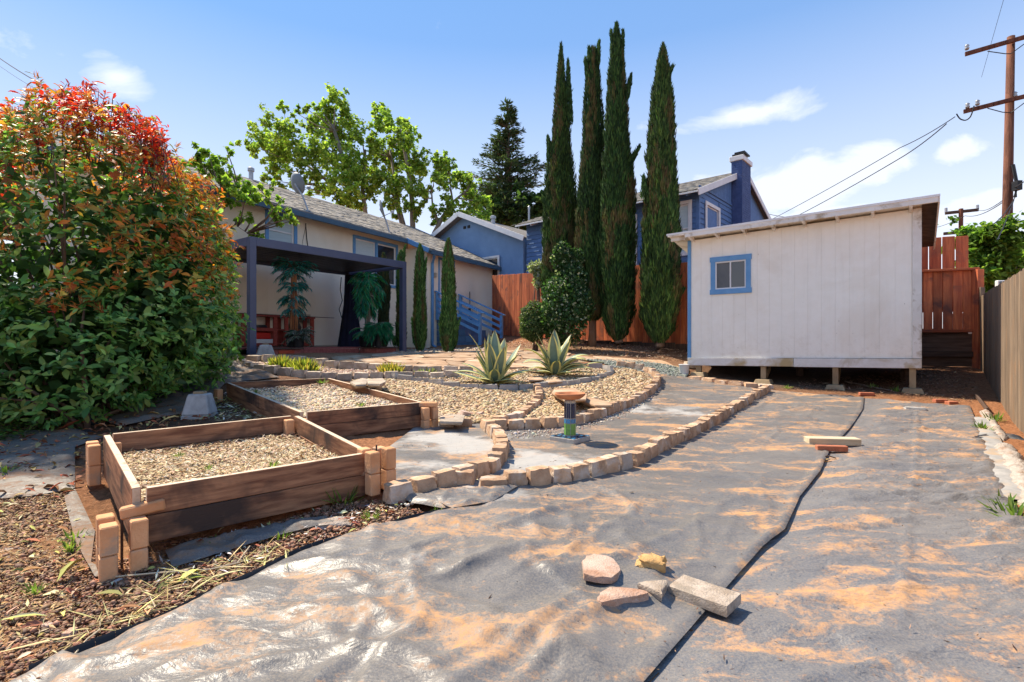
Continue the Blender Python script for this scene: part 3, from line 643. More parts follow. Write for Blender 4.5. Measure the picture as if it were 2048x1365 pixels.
edging('big round outer stone row behind the birdbath enclosing the right-hand pebbles', [(982,864),(1030,862),(1085,860),(1130,855),(1170,848),(1215,832),(1260,815),(1290,797),(1312,777),(1315,762),(1300,749),(1265,739),(1225,734)], .18, .12, .125, M['edgestone'], EG, sink=-.005)
edging('inner curved stone row splitting the pebbles in two', [(990,856),(1030,846),(1055,829),(1075,808),(1080,792),(1070,778)], .18, .12, .105, M['edgestone'], EG)
edging('lower of the two grey stone rows sweeping from the bush to the agaves', [(425,707),(463,721),(500,736),(537,745),(593,753),(646,757),(707,759),(766,758),(800,757),(866,757),(939,756)], .24, .16, .13, M['edgepale'], EG)
edging('upper of the two grey stone rows, in front of the pergola and patio', [(496,724),(527,726),(573,724),(621,729),(671,738),(712,739),(759,742),(817,746),(890,748),(951,747)], .26, .17, .15, M['edgepale'], EG)
edging('stone row along the front of the shed footing', [(1379,759),(1411,765),(1450,772),(1494,777),(1533,777),(1570,781)], .24, .16, .11, M['edgestone'], EG)
edging('thin grey curb looping round the two agaves', [(771,756),(793,762),(850,768),(903,777),(966,782),(1035,783),(1079,779),(1140,773),(1180,767),(1211,757),(1225,751),(1219,742),(1200,738),(1166,735)], .30, .07, .10, M['curb'], None, 'garden_curb', 'curb_segment', .0, 1.0, jit=.02, rnd=.08)
def loose(label, px, py, L, Wd, Hh, mt, rz, name='loose_stone', cat='stone', seed=0, tilt=(0, 0), lift=-.01, jit=.07, rnd=.35):
    p = G(px, py); o = link(name, tumbled(name, L, Wd, Hh, seed+500, mt, jit, 3, rnd), None)
    o.location = p+Vector((0, 0, lift)); o.rotation_euler = (tilt[0], tilt[1], rz); return tag(o, label, cat)
loose('tan edging stone standing alone just left of the long row start', 987, 985, .20, .14, .11, M['edgestone'], .05, seed=1)
loose('rounded orange-tan stone at the foot of the short curved row', 925, 975, .17, .13, .13, M['edgestone'], -.1, seed=2)
loose('crumbly pale mortar lump below the rounded orange stone', 925, 994, .20, .08, .03, M['crumble'], .1, 'mortar_lump', 'mortar lump', 3, jit=.3)
loose('flaking pale lump on the dirt below the near bed', 668, 1050, .19, .13, .035, M['crumble'], .2, 'mortar_lump', 'mortar lump', 4, jit=.25)
loose('flat grey stone lying near the back of the right-hand sheet', 1830, 824, .26, .12, .06, M['concrete'], -.5, seed=5, lift=.0, rnd=.6)
loose('small sandstone chunk on the row by the bed corner', 930, 838, .20, .12, .10, M['sandstone'], .6, seed=6, tilt=(.2, .3))
loose('second small sandstone chunk leaning beside the stone row', 958, 835, .16, .10, .07, M['sandstone'], -.6, seed=7, tilt=(.2, -.2))
# ================================================================ pebble and gravel beds
def pebbles(name, label, cat, px, n, size, cols, lift=.02, flat=.6, base_col=None, world=False):
    poly = px if world else [(p.x, p.y) for p in GP(px)]
    pts = samplepoly(poly, n); z = H(pts[:, 0], pts[:, 1])+lift+RNG.uniform(-.4, .6, n)*size*.4+ (fbm(pts[:,0]*3, pts[:,1]*3, 2, 4)-.5)*.02
    S = RNG.lognormal(math.log(size/2), .30, n)[:, None]*np.stack([RNG.uniform(.85, 1.2, n), RNG.uniform(.75, 1.05, n), RNG.uniform(flat*.7, flat*1.2, n)], 1)
    a = RNG.uniform(0, 6.28, n); R = np.zeros((n, 3, 3)); R[:, 0, 0] = np.cos(a); R[:, 0, 1] = -np.sin(a); R[:, 1, 0] = np.sin(a); R[:, 1, 1] = np.cos(a); R[:, 2, 2] = 1
    tl = rotz_tilt(n, .25); R = np.einsum('nij,njk->nik', tl, np.tile(np.array([[1, 0, 0], [0, 1, 0], [0, 0, 1]]), (n, 1, 1)))
    o = scatter(name, ICO[0], ICO[1], R, np.stack([pts[:, 0], pts[:, 1], z], 1), S, pal(cols, n, .16), M['pebble'], True)
    return tag(o, label, cat, None, 'stuff')
PEB = [(.42,.28,.14),(.50,.35,.19),(.37,.23,.11),(.53,.41,.25),(.30,.19,.10),(.45,.31,.17),(.56,.46,.31),(.24,.16,.10)]
def gravel_base(px, col, lift=.012, world=False):
    poly = px if world else [(p.x, p.y) for p in GP(px)]
    o = sheet('gravel_base', None, None, poly, .07, lambda X, Y, d: fbm(X*5, Y*5, 2, 5)*.012, col, None, lift); o['kind'] = 'structure'; return o
M['gbase'] = mat('gravel_base', (.20, .13, .08), (.40, .29, .18), 45, .95, .9, 60, .02, objvar=0)
M['gdark'] = mat('dark_gravel_base', (.06, .07, .065), (.14, .15, .14), 45, .95, .9, 60, .02, objvar=0)
P1 = [(775,762),(850,770),(903,779),(966,784),(1035,786),(1066,783),(1072,800),(1050,822),(1005,840),(960,852),(880,850),(845,830),(820,800),(700,765)]
P2 = [(1080,782),(1140,776),(1180,770),(1213,759),(1229,751),(1222,741),(1262,742),(1294,752),(1306,766),(1283,788),(1240,812),(1170,838),(1120,848),(1010,853),(1060,832),(1085,806)]
P3 = [(775,755),(870,767),(966,778),(1079,776),(1180,763),(1220,750),(1205,741),(1150,737),(1050,740),(945,750),(870,757)]
P4 = [(430,706),(500,728),(573,727),(621,732),(671,741),(759,745),(880,750),(945,750),(880,756),(707,758),(593,752),(500,735),(430,712)]
P5 = [(1228,738),(1205,728),(1160,722),(1290,724),(1378,742),(1372,757),(1340,756),(1310,750)]
for pp, mt_ in ((P1, 'gbase'), (P2, 'gbase'), (P3, 'gbase'), (P4, 'gbase'), (P5, 'gdark')): gravel_base(pp, M[mt_])
pebbles('river_pebbles', 'tan river pebbles filling the bed between the raised beds and the inner stone row', 'pebbles', P1, 10000, .044, PEB, .028)
pebbles('river_pebbles', 'tan river pebbles inside the big round stone row behind the birdbath', 'pebbles', P2, 10000, .044, PEB, .028)
pebbles('river_pebbles', 'small pale gravel around the agaves inside the thin curb', 'pebbles', P3, 8000, .033, PEB+[(.6,.5,.4)], .022)
pebbles('gravel', 'pinkish gravel between the two grey stone rows', 'gravel', P4, 4500, .035, [(.48,.30,.20),(.56,.40,.30),(.40,.25,.17),(.6,.48,.38)], .02)
pebbles('gravel', 'dark green-grey gravel patch between the agaves and the shed', 'gravel', P5, 7000, .035, [(.14,.16,.14),(.20,.22,.19),(.10,.12,.11),(.30,.32,.28)], .02)
def flatstone(name, label, cat, px, thick, mt, parent=None, zoff=0.0, seed=0, jit=.004, taper=.9, zfix=None):
    """slab whose top outline is given in photo pixels; it rests on the ground and has real thickness"""
    c0 = G(sum(p[0] for p in px)/len(px), sum(p[1] for p in px)/len(px)+3)
    zt = (zfix if zfix is not None else c0.z)+zoff+thick; top = [onplane(p[0], p[1], zt) for p in px]
    c = sum(top, Vector())/len(top); rs = random.Random(seed); n = len(top); mb = MB(); vs = []
    outl = []
    for i in range(n):
        a, b_ = top[i], top[(i+1) % n]
        for k in (0, 1): outl.append(a.lerp(b_, k*.5)+Vector((rs.uniform(-1, 1), rs.uniform(-1, 1), 0))*jit)
    n = len(outl)
    r0 = [Vector((c.x+(p.x-c.x)*.8, c.y+(p.y-c.y)*.8, zt+rs.uniform(-.3, .3)*jit)) for p in outl]
    r1 = [Vector((p.x, p.y, zt-thick*.10+rs.uniform(-1, 1)*jit)) for p in outl]
    r2 = [Vector((c.x+(p.x-c.x)*1.02, c.y+(p.y-c.y)*1.02, zt-thick*.5))+Vector((rs.uniform(-1, 1), rs.uniform(-1, 1), rs.uniform(-1, 1)))*jit for p in outl]
    r3 = [Vector((c.x+(p.x-c.x)*taper, c.y+(p.y-c.y)*taper, zt-thick*1.15)) for p in outl]
    vs = [Vector((c.x, c.y, zt))]+r0+r1+r2+r3; fs = [(0, 1+i, 1+(i+1) % n) for i in range(n)]
    for r in range(3):
        for i in range(n): a = 1+r*n+i; b2 = 1+r*n+(i+1) % n; fs.append((a, b2, b2+n, a+n))
    fs.append(tuple(1+3*n+i for i in range(n))[::-1]); mb.add(vs, fs)
    o = mb.build(name, mt, parent, smooth=True)
    o.data.set_sharp_from_angle(angle=math.radians(30))
    return tag(o, label, cat) if label else o
Z3 = lambda L: [(1000+x/3.413, 1050+y/3.413) for x, y in L]
flatstone('flat_rock', 'round-topped pinkish sandstone slab lying on the shiny sheet', 'rock', Z3([(565,235),(590,210),(640,195),(700,200),(750,215),(800,250),(825,300),(800,335),(760,355),(650,350),(575,330)]), .026, M['sandstone'], seed=11, zfix=on_sheet(1204,1145), taper=1.02)
flatstone('flat_rock', 'wedge-shaped pale slab left of the concrete paver, nearest the camera', 'rock', Z3([(665,495),(690,455),(745,425),(930,425),(1010,448),(1015,462),(850,490),(690,525)]), .032, M['sandstone'], seed=12, zfix=on_sheet(1245,1195), taper=1.0)
flatstone('flat_rock', 'small triangular slab wedged against the paver corner', 'rock', Z3([(945,388),(1050,375),(1125,365),(1145,378),(1120,430),(1105,465),(1010,420)]), .036, M['paver'], seed=13, zfix=on_sheet(1305,1180)+.004)
flatstone('concrete_paver', 'rectangular weathered concrete paver lying across the seam in front', 'paver', Z3([(1150,410),(1255,330),(1645,465),(1548,553)]), .040, M['paver'], seed=14, zfix=on_sheet(1405,1195), jit=.0015, taper=1.0)
loose('rough yellow-brown rock behind the small triangular slab', 1303, 1157, .125, .09, .075, M['rockyellow'], -.4, 'rough_rock', 'rock', 15, (.2, .1), jit=.25, lift=.025, rnd=.8)
def boxthing(name, label, cat, cpx, d, rz, mt, bev=.004, tilt=(0, 0), lift=.012):
    p = G(*cpx); mb = MB(); mb.box((0, 0, d[2]/2), d); o = mb.build(name, mt, None, bevel=bev, world=False)
    o.location = p+Vector((0, 0, lift)); o.rotation_euler = (tilt[0], tilt[1], rz); return tag(o, label, cat)
boxthing('wood_block', 'pale sawn timber offcut lying across the seam', 'wood block', (1664,893), (.47,.13,.065), -.13, M['palewood'], lift=.02)
boxthing('red_brick', 'half-thickness red brick in front of the timber offcut', 'brick', (1663,907), (.26,.06,.05), -.16, M['redbrick'], lift=.02)
for fx, lab, cc in (((1105,760),'small flat stone on the gravel between the agaves','a'), ((1068,756),'second flat stone left of the right agave','b')):
    flatstone('stepping_stone', lab, 'stepping stone', [(fx[0]-18, fx[1]-5), (fx[0]+12, fx[1]-6), (fx[0]+20, fx[1]+3), (fx[0]-8, fx[1]+5)], .03, M['flag'], seed=fx[0])
flatstone('stepping_stone', 'upper large flagstone on the pebbles behind the birdbath', 'stepping stone', [(1104,785),(1110,777),(1150,776),(1174,789),(1172,797),(1130,798)], .05, M['flag'], seed=31, zoff=.03)
flatstone('stepping_stone', 'lower flagstone on the pebbles right of the birdbath bowl', 'stepping stone', [(1163,797),(1180,794),(1225,806),(1222,810),(1190,810),(1165,803)], .045, M['flag'], seed=32, zoff=.03)
flatstone('stepping_stone', 'left of the two flat stones at the back corner of the far bed', 'stepping stone', [(700,763),(724,756),(736,758),(732,768),(712,769)], .05, M['edgepale'], seed=33, zoff=.05)
flatstone('stepping_stone', 'right of the two flat stones at the back corner of the far bed', 'stepping stone', [(734,758),(765,756),(772,763),(760,768),(736,767)], .05, M['edgepale'], seed=34, zoff=.05)
flatstone('stepping_stone', 'flat pale stone among the pebbles below the two corner stones', 'stepping stone', [(735,770),(757,769),(764,774),(750,778),(736,775)], .03, M['edgepale'], seed=35, zoff=.04)
flatstone('stepping_stone', 'large flat pale slab at the right end of the far bed', 'stepping stone', [(880,832),(905,828),(930,830),(925,843),(880,843)], .04, M['edgepale'], seed=36, zoff=.05)
# ================================================================ patio of irregular flagstones
pat_poly = [(p.x, p.y) for p in GP([(640,727),(700,716),(800,708),(960,702),(1080,709),(1200,716),(1378,735),(1376,742),(1290,726),(1190,722),(1100,733),(950,744),(870,744),(760,738),(690,733)])]
pf = sheet('patio', None, None, pat_poly, .15, lambda X, Y, d: X*0, M['gbase'], None, .004); pf['kind'] = 'structure'
pp = np.array(pat_poly); x0, y0 = pp.min(0); x1, y1 = pp.max(0); cs = .52; rs = random.Random(5)
nx = int((x1-x0)/cs)+2; ny = int((y1-y0)/cs)+2
gp = [[(x0+(i+.45*(j % 2))*cs+rs.uniform(-.13, .13), y0+j*cs+rs.uniform(-.13, .13)) for i in range(nx+1)] for j in range(ny+1)]
for j in range(ny):
    for i in range(nx):
        q = [gp[j][i], gp[j][i+1], gp[j+1][i+1], gp[j+1][i]]; cxx = sum(a[0] for a in q)/4; cyy = sum(a[1] for a in q)/4
        if not inpoly(np.array([cxx]), np.array([cyy]), pat_poly)[0]: continue
        mb = MB(); q8 = []
        for k in range(4):
            a, b_ = q[k], q[(k+1) % 4]; q8 += [(a[0]*.86+b_[0]*.14, a[1]*.86+b_[1]*.14), (a[0]*.45+b_[0]*.55+rs.uniform(-.02, .02), a[1]*.45+b_[1]*.55+rs.uniform(-.02, .02)), (a[0]*.14+b_[0]*.86, a[1]*.14+b_[1]*.86)]
        q8 = [(cxx+(a-cxx)*.955, cyy+(b_-cyy)*.955) for a, b_ in q8]; n = len(q8); lift = .028+rs.uniform(0, .012)
        vs = [(a, b_, H1(a, b_)+lift) for a, b_ in q8]+[(a, b_, H1(a, b_)-.02) for a, b_ in q8]
        mb.add(vs, [tuple(range(n))]+[(k, n+k, n+(k+1) % n, (k+1) % n) for k in range(n)]); mb.build('flagstone', M['flag'], pf)
# ================================================================ raised beds
BL, BW, BH = .14, .05, .14
def bedthing(label, corners, zt_n, zt_f, blocks, boards_n=2, t=.04):
    """corners NL, NR, FR, FL in plan; every side is a stack of planks slotted between corner blocks"""
    NL, NR, FR, FL = [Vector(c) for c in corners]
    ctr = (NL+NR+FR+FL)/4; root = thing('raised_bed', (ctr.x, ctr.y, H1(*ctr)), label, 'raised bed', 'wooden raised beds')
    def zt(v):                                   # the top rim follows the slope of the yard
        k = (v-NL).dot((FL-NL).normalized())/(FL-NL).length; return zt_n+(zt_f-zt_n)*k
    for a, b_ in ((NL, NR), (NR, FR), (FR, FL), (FL, NL)):
        d = (b_-a).normalized()
        for k in range(boards_n):
            za, zb = zt(a)-BL*(k+.5), zt(b_)-BL*(k+.5); jj = random.uniform(-.003, .003)
            pa, pb = a+d*.035, b_-d*.035; nn = Vector((-d.y, d.x))*jj
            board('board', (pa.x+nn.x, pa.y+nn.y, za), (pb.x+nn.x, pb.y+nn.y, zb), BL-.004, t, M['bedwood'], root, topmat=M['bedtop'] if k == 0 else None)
    return root, zt
def block_col(root, p, ang, ztop, n=2, w=.07, l=.085, h=.14):
    for k in range(n):
        key = ('blk', w, l, h)
        if key not in _bcache:
            b = MB(); b.box((0, 0, 0), (w, l, h-.003)); o = b.build('block', M['block'], None, bevel=.006, world=False); _bcache[key] = o.data; bpy.data.objects.remove(o)
        o = link('block', _bcache[key], root); o.location = Vector((p[0]+random.uniform(-.002, .002), p[1]+random.uniform(-.002, .002), ztop-h*(k+.5)))-root.location; o.rotation_euler = (0, 0, ang+random.uniform(-.03, .03))
d1 = Vector((-.68, .73)).normalized(); d2 = Vector((.73, .683)).normalized(); A2 = math.atan2(d2.y, d2.x)
b1 = [(-1.86,2.56), (-.95,3.42), (-1.94,4.60), (-2.88,3.66)]
bed1, zt1 = bedthing('nearest wooden raised bed filled with wood chips, orange block corners in front', b1, -.722, -.645, None)
b2 = [(-2.02,4.98), (-1.02,5.86), (-2.78,7.76), (-3.80,6.88)]
bed2, zt2 = bedthing('farther wooden raised bed filled with pale gravel, touching the nearer bed at one corner', b2, -.665, -.52, None)
# corner columns: four narrow blocks with a slot between them
def corner4(root, c, ztop, which=(0, 1, 2, 3), n=2, rebar=True, s=.058):
    c = Vector(c)
    for q in which:
        sx, sy = ((-1, -1), (1, -1), (1, 1), (-1, 1))[q]; p = c+d2*(s*sx)+d1*(s*sy)
        block_col(root, (p.x, p.y), A2, ztop+random.uniform(-.012, .006), n)
    if rebar:
        mb = MB(); z = H1(*c); mb.tube([(c.x, c.y, z-.05), (c.x, c.y, ztop+.02)], .006); mb.build('rebar', M['rust'], root)
corner4(bed1, (b1[0][0]-.045, b1[0][1]-.045), -.845, (0, 1, 3)); corner4(bed1, (b1[1][0]+.05, b1[1][1]+.0), -.695); corner4(bed1, (b1[3][0]-.02, b1[3][1]+.0), -.70, (0, 1, 3, 2), rebar=False)
corner4(bed1, (b1[2][0]+.0, b1[2][1]-.03), -.665, (0, 1), rebar=False)
corner4(bed2, (b2[1][0]+.05, b2[1][1]+.0), -.71, (0, 1, 2)); corner4(bed2, (b2[3][0]-.06, b2[3][1]), -.60, (0, 3)); corner4(bed2, (b2[2][0], b2[2][1]+.04), -.55, (1, 2), rebar=False)
def brickcap(root, c, ztop, L, ang, w=.075, h=.05, tilt=0):
    mb = MB(); mb.box((0, 0, 0), (L, w, h)); o = mb.build('block', M['block'], None, bevel=.008, world=False); o.parent = root
    o.location = Vector((c[0], c[1], ztop))-root.location; o.rotation_euler = (0, tilt, ang); return o
brickcap(bed1, (-1.845,2.575), -.825, .185, A2-.15, .06, .055, -.12).name = 'cap_block'
brickcap(bed2, (-.97,5.86), -.695, .24, A2-.75, .10, .05).name = 'cap_block'
M['tuft'] = M['leafmatte']
def fill(root, zt, corners, depth, n, cols, kindname, chips=True, n2=0, cols2=None, name='bed_fill'):
    NL, NR, FR, FL = [Vector(c) for c in corners]; k = 26; V = []; 
    for j in range(k+1):
        for i in range(k+1):
            u, v = .03+.94*i/k, .03+.94*j/k; p = NL.lerp(NR, u).lerp(FL.lerp(FR, u), v)
            V.append((p.x, p.y, zt(p)-depth+float(fbm(np.array(p.x*4), np.array(p.y*4), 3, 77)-.5)*.05+.02*(abs(u-.5)*2)**2))
    Fc = [(j*(k+1)+i, j*(k+1)+i+1, (j+1)*(k+1)+i+1, (j+1)*(k+1)+i) for j in range(k) for i in range(k)]
    mb = MB(); mb.add(V, Fc); mb.build('soil_fill', M['gbase'], root, smooth=True, kind='stuff')
    uv = RNG.uniform(.04, .96, (n, 2)); P0 = np.array([NL.lerp(NR, a).lerp(FL.lerp(FR, a), b_)[:] for a, b_ in uv])
    z = np.array([zt(Vector(p)) for p in P0])-depth+(fbm(P0[:, 0]*4, P0[:, 1]*4, 3, 77)-.5)*.05+.02*(np.abs(uv[:, 0]-.5)*2)**2+RNG.uniform(.002, .014, n)
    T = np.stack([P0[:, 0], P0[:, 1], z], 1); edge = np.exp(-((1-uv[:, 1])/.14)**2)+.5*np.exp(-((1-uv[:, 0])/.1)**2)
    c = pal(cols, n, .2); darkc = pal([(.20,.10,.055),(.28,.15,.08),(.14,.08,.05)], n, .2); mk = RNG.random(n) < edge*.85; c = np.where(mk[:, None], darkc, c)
    if chips:
        S = np.stack([RNG.uniform(.006, .014, n), RNG.uniform(.02, .05, n), RNG.uniform(.006, .012, n)], 1)
        scatter('wood_chips', DIAM[0], DIAM[1], rotz_tilt(n, .35), T, S, c, M['chip'], parent=root, kind='stuff')
    else:
        S = RNG.lognormal(math.log(.013), .3, n)[:, None]*np.array([[1.3, 1, .7]])
        scatter('gravel', ICO[0], ICO[1], rotz_tilt(n, .3), T, S, c, M['pebble'], True, root, 'stuff')
    return T
CH = [(.56,.42,.26),(.62,.50,.34),(.46,.32,.18),(.70,.60,.45),(.38,.25,.14),(.52,.38,.22)]
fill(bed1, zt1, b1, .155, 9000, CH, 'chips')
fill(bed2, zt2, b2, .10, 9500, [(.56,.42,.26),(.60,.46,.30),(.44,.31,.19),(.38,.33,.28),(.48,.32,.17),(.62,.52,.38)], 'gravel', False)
def tufts(name, label, cat, spots, cols, n=26, r=.05, h=.06, broad=.25, kind=None, mt='leafmatte', group=None):
    """small weeds; one clump per spot"""
    for s in spots:
        p = s[0] if isinstance(s[0], Vector) else G(s[0], s[1]); sc = s[2] if len(s) > 2 else 1
        a = RNG.uniform(0, 6.28, n); el = RNG.uniform(.3, 1.4, n); d = np.stack([np.cos(a)*np.cos(el), np.sin(a)*np.cos(el), np.sin(el)], 1)
        T = np.array(p)+np.stack([np.cos(a), np.sin(a), a*0], 1)*RNG.uniform(0, r*.6, (n, 1))*sc
        L = RNG.uniform(.5, 1.1, n)*h*sc; S = np.stack([L*broad, L, L*.4], 1)
        o = scatter(name, LEAF2[0], LEAF2[1], frames(d, np.tile([0, 0, 1.], (n, 1))), T, S, pal(cols, n), M[mt])
        tag(o, s[3] if len(s) > 3 else label, cat, group)
GR = [(.14,.22,.05),(.20,.28,.07),(.10,.17,.035)]
def bz(zt, corners, u, v, d):
    NL, NR, FR, FL = [Vector(c) for c in corners]; p = NL.lerp(NR, u).lerp(FL.lerp(FR, u), v); return Vector((p.x, p.y, zt(p)-d))
tufts('weed', None, 'weed', [(bz(zt1, b1, .35, .42, .13), 0, .8, 'tiny green weed in the middle of the near bed, left of centre'), (bz(zt1, b1, .62, .30, .13), 0, .9, 'bright green weed towards the front right of the near bed'),
  (bz(zt1, b1, .28, .72, .13), 0, .8, 'pale green weed near the back board of the near bed'), (bz(zt2, b2, .62, .18, .08), 0, 1.1, 'bright green weed near the front boards of the far bed'), (bz(zt2, b2, .12, .75, .08), 0, 1.2, 'yellowish weed at the left end of the far bed'),
  (bz(zt2, b2, .9, .95, .06), 0, 1.6, 'leggy weed in the back right corner of the far bed')], GR)
# ================================================================ white shed
V3 = Vector
def v2(x, y): return Vector((x, y))
sd1 = v2(-.789, .615); sdp = v2(.615, .789)               # along the front wall (right to left), and away from the camera
WR = v2(6.35, 8.0); WLn = 3.59; WL = WR+sd1*WLn; SD = 1.75
def sh(s, d, z): p = WR+sd1*s+sdp*d; return Vector((p.x, p.y, z))
shed = thing('shed', sh(WLn/2, SD/2, -.7), 'white wooden shed on short posts with a small blue-framed window', 'shed')
zf0, zf1 = -.235, -.285                                   # siding foot right/left
def ztop(s): return 2.10-.07*(s/WLn)
def sfoot(s): return zf0+(zf1-zf0)*s/WLn
def panel(name, s0, s1, d0, d1, zb, zt_, mt, parent=shed, bev=0):
    b = MB(); b.hexa([sh(s0, d0, zb(s0)), sh(s1, d0, zb(s1)), sh(s1, d1, zb(s1)), sh(s0, d1, zb(s0))], [sh(s0, d0, zt_(s0)), sh(s1, d0, zt_(s1)), sh(s1, d1, zt_(s1)), sh(s0, d1, zt_(s0))])
    return b.build(name, mt, parent, bevel=bev)
wz0, wz1 = 1.03, 1.557; ws0, ws1 = 2.54, 3.09             # window opening in wall coordinates
s = .115; k = 0
while s < WLn-.06:
    e = min(s+.203, WLn-.035); g = .0014
    if e > ws0+.01 and s < ws1-.01:
        panel('siding_board', s+g, e-g, 0, .004, sfoot, lambda q: wz0, M['shedwall']); panel('siding_board', s+g, e-g, 0, .004, lambda q: wz1, ztop, M['shedwall'])
        for a, b_ in ((s+g, ws0), (ws1, e-g)):
            if b_-a > .01: panel('siding_board', a, b_, 0, .004, lambda q: wz0, lambda q: wz1, M['shedwall'])
    else: panel('siding_board', s+g, e-g, 0, .004, sfoot, ztop, M['shedwall'])
    s = e; k += 1
# backing wall with a real opening, side and rear walls
for a, b_, z0, z1 in ((.0, ws0, None, None), (ws1, WLn, None, None)): panel('wall', a, b_, .0045, .08, sfoot, ztop, M['shedwall'])
panel('wall', ws0, ws1, .0045, .08, sfoot, lambda q: wz0, M['shedwall']); panel('wall', ws0, ws1, .0045, .08, lambda q: wz1, ztop, M['shedwall'])
panel('side_wall', .002, .07, .082, SD-.07, sfoot, lambda q: 2.0-.1, M['shedwall']); panel('side_wall', WLn-.07, WLn-.002, .082, SD-.07, sfoot, lambda q: 1.85, M['shedwall'])
panel('rear_wall', 0, WLn, SD-.06, SD, sfoot, lambda q: 1.76, M['shedwall']); panel('floor', .01, WLn-.01, .09, SD-.08, lambda q: sfoot(q)-.02, lambda q: sfoot(q)+.02, M['darkwood'])
panel('corner_board', -.012, .10, -.022, -.002, lambda q: sfoot(q)-.0, ztop, M['shedtrim'], bev=.002)
panel('corner_board', WLn-.035, WLn+.03, -.024, -.002, lambda q: sfoot(q)-.04, ztop, M['bluetrim'], bev=.002)['label'] = 'blue painted corner board'
panel('corner_board', WLn+.004, WLn+.03, .0, .10, lambda q: sfoot(q)-.04, lambda q: ztop(q)-.03, M['bluetrim'])
panel('skirt_board', -.012, 1.75, -.032, -.003, lambda q: sfoot(q)-.155, lambda q: sfoot(q)-.005, M['skirt'], bev=.003)
panel('skirt_board', 1.754, WLn+.025, -.030, -.003, lambda q: sfoot(q)-.150, lambda q: sfoot(q)-.003, M['skirt'], bev=.003)
# window
wn = panel('window', ws0+.001, ws1-.001, .010, .03, lambda q: wz0, lambda q: wz1, M['white']) ; bpy.data.objects.remove(wn)
b = MB()
for a, e, z0, z1 in ((ws0, ws1, wz0, wz0+.025), (ws0, ws1, wz1-.025, wz1), (ws0, ws0+.022, wz0+.025, wz1-.025), (ws1-.022, ws1, wz0+.025, wz1-.025), ((ws0+ws1)/2-.012, (ws0+ws1)/2+.012, wz0+.025, wz1-.025)):
    b.hexa([sh(a, -.012, z0), sh(e, -.012, z0), sh(e, .03, z0), sh(a, .03, z0)], [sh(a, -.012, z1), sh(e, -.012, z1), sh(e, .03, z1), sh(a, .03, z1)])
wn = b.build('window', M['white'], shed)
for a, e, mt in ((ws0+.022, (ws0+ws1)/2-.012, 'glass'), ((ws0+ws1)/2+.012, ws1-.022, 'screen')):
    b = MB(); b.hexa([sh(a, .010, wz0+.025), sh(e, .010, wz0+.025), sh(e, .014, wz0+.025), sh(a, .014, wz0+.025)], [sh(a, .010, wz1-.025), sh(e, .010, wz1-.025), sh(e, .014, wz1-.025), sh(a, .014, wz1-.025)])
    b.build('pane', M[mt], wn)
for s0, s1, z0, z1, d in ((ws0-.10, ws1+.10, wz1, wz1+.095, .030), (ws0-.10, ws1+.10, wz0-.095, wz0, .030), (ws0-.085, ws0, wz0, wz1, .026), (ws1, ws1+.085, wz0, wz1, .026)):
    panel('window_trim', s0, s1, -d, -.001, lambda q: z0, lambda q: z1, M['bluetrim'], bev=.002)
# roof: falls gently to the rear; right edge overhangs
def rz(s, d): return 2.205-.05*(s/WLn)-.165*(d+.25)
def rp(s, d, dz=0): return sh(s, d, rz(s, d)+dz)
def rhex(name, s0, s1, d0, d1, lo, hi, mt, bev=0):
    b = MB(); b.hexa([rp(s0, d0, lo), rp(s1, d0, lo), rp(s1, d1, lo), rp(s0, d1, lo)], [rp(s0, d0, hi), rp(s1, d0, hi), rp(s1, d1, hi), rp(s0, d1, hi)]); return b.build(name, mt, shed, bevel=bev)
rhex('roof', -.20, WLn+.34, -.25, SD+.30, -.03, -.008, M['shedtrim'])
rhex('roofing_felt', -.21, WLn+.36, -.262, SD+.31, -.006, .012, mat('roll_roofing', (.34,.32,.28), (.62,.60,.57), 14, .9, .6, 50, .006, c3=(.10,.09,.07), patch=9, objvar=0))
rhex('fascia', -.20, WLn+.0, -.275, -.252, -.105, -.01, M['shedtrim'], .002); rhex('fascia', WLn+.004, WLn+.34, -.275, -.252, -.055, -.01, M['shedtrim'], .002)
rhex('fascia', -.222, -.202, -.252, SD+.30, -.105, -.01, M['shedtrim']); rhex('drip_edge', -.225, WLn+.36, -.285, -.276, -.03, .006, M['whitetrim'])
for i in range(8):
    q = .12+i*(WLn-.2)/7; rhex('rafter', q-.02, q+.02, -.25, .0, -.12, -.032, M['shedtrim'])
rhex('rafter', WLn+.02, WLn+.30, -.20, -.16, -.12, -.032, M['shedtrim'])
rhex('soffit', -.20, -.013, -.24, SD+.28, -.045, -.032, M['darkwood'])
# floor joists, posts and pier blocks
panel('joist', .0, WLn, .05, .09, lambda q: sfoot(q)-.15, lambda q: sfoot(q)-.02, M['darkwood'])
M['post'] = mat('muddy_post', (.22, .15, .085), (.40, .31, .19), 4, .9, .5, 30, .006, (1, 1, .4), objvar=.1)
def sxy(s, d): p = WR+sd1*s+sdp*d; return p
for s_, w_ in ((.10, .085), (1.13, .085), (2.25, .085), (3.42, .10)):
    p = sxy(s_, .05); g = H1(p.x, p.y); b = MB(); R_ = Matrix.Rotation(math.atan2(sd1.y, sd1.x), 3, 'Z'); top = sfoot(s_)-.155
    b.box((p.x, p.y, (g+.06+top)/2), (w_, .085, top-g-.06), R_); b.build('post', M['post'], shed, bevel=.004)
    b = MB(); hw = .135; hb = .15
    def ring(w, z): return [V3((*(p+sd1*a*w+sdp*b2*w), z)) for a, b2 in ((1, -1), (-1, -1), (-1, 1), (1, 1))]
    b.hexa(ring(hb, g-.02), ring(hw*.85, g+.065)); b.build('pier_block', M['post'], shed, bevel=.006)
for s_ in (1.13, 2.25):
    p = sxy(s_-.02, .45); q = sxy(s_-.02, .12); board('brace', (p.x, p.y, sfoot(s_)-.2), (q.x, q.y, H1(q.x, q.y)+.08), .08, .035, M['post'], shed)
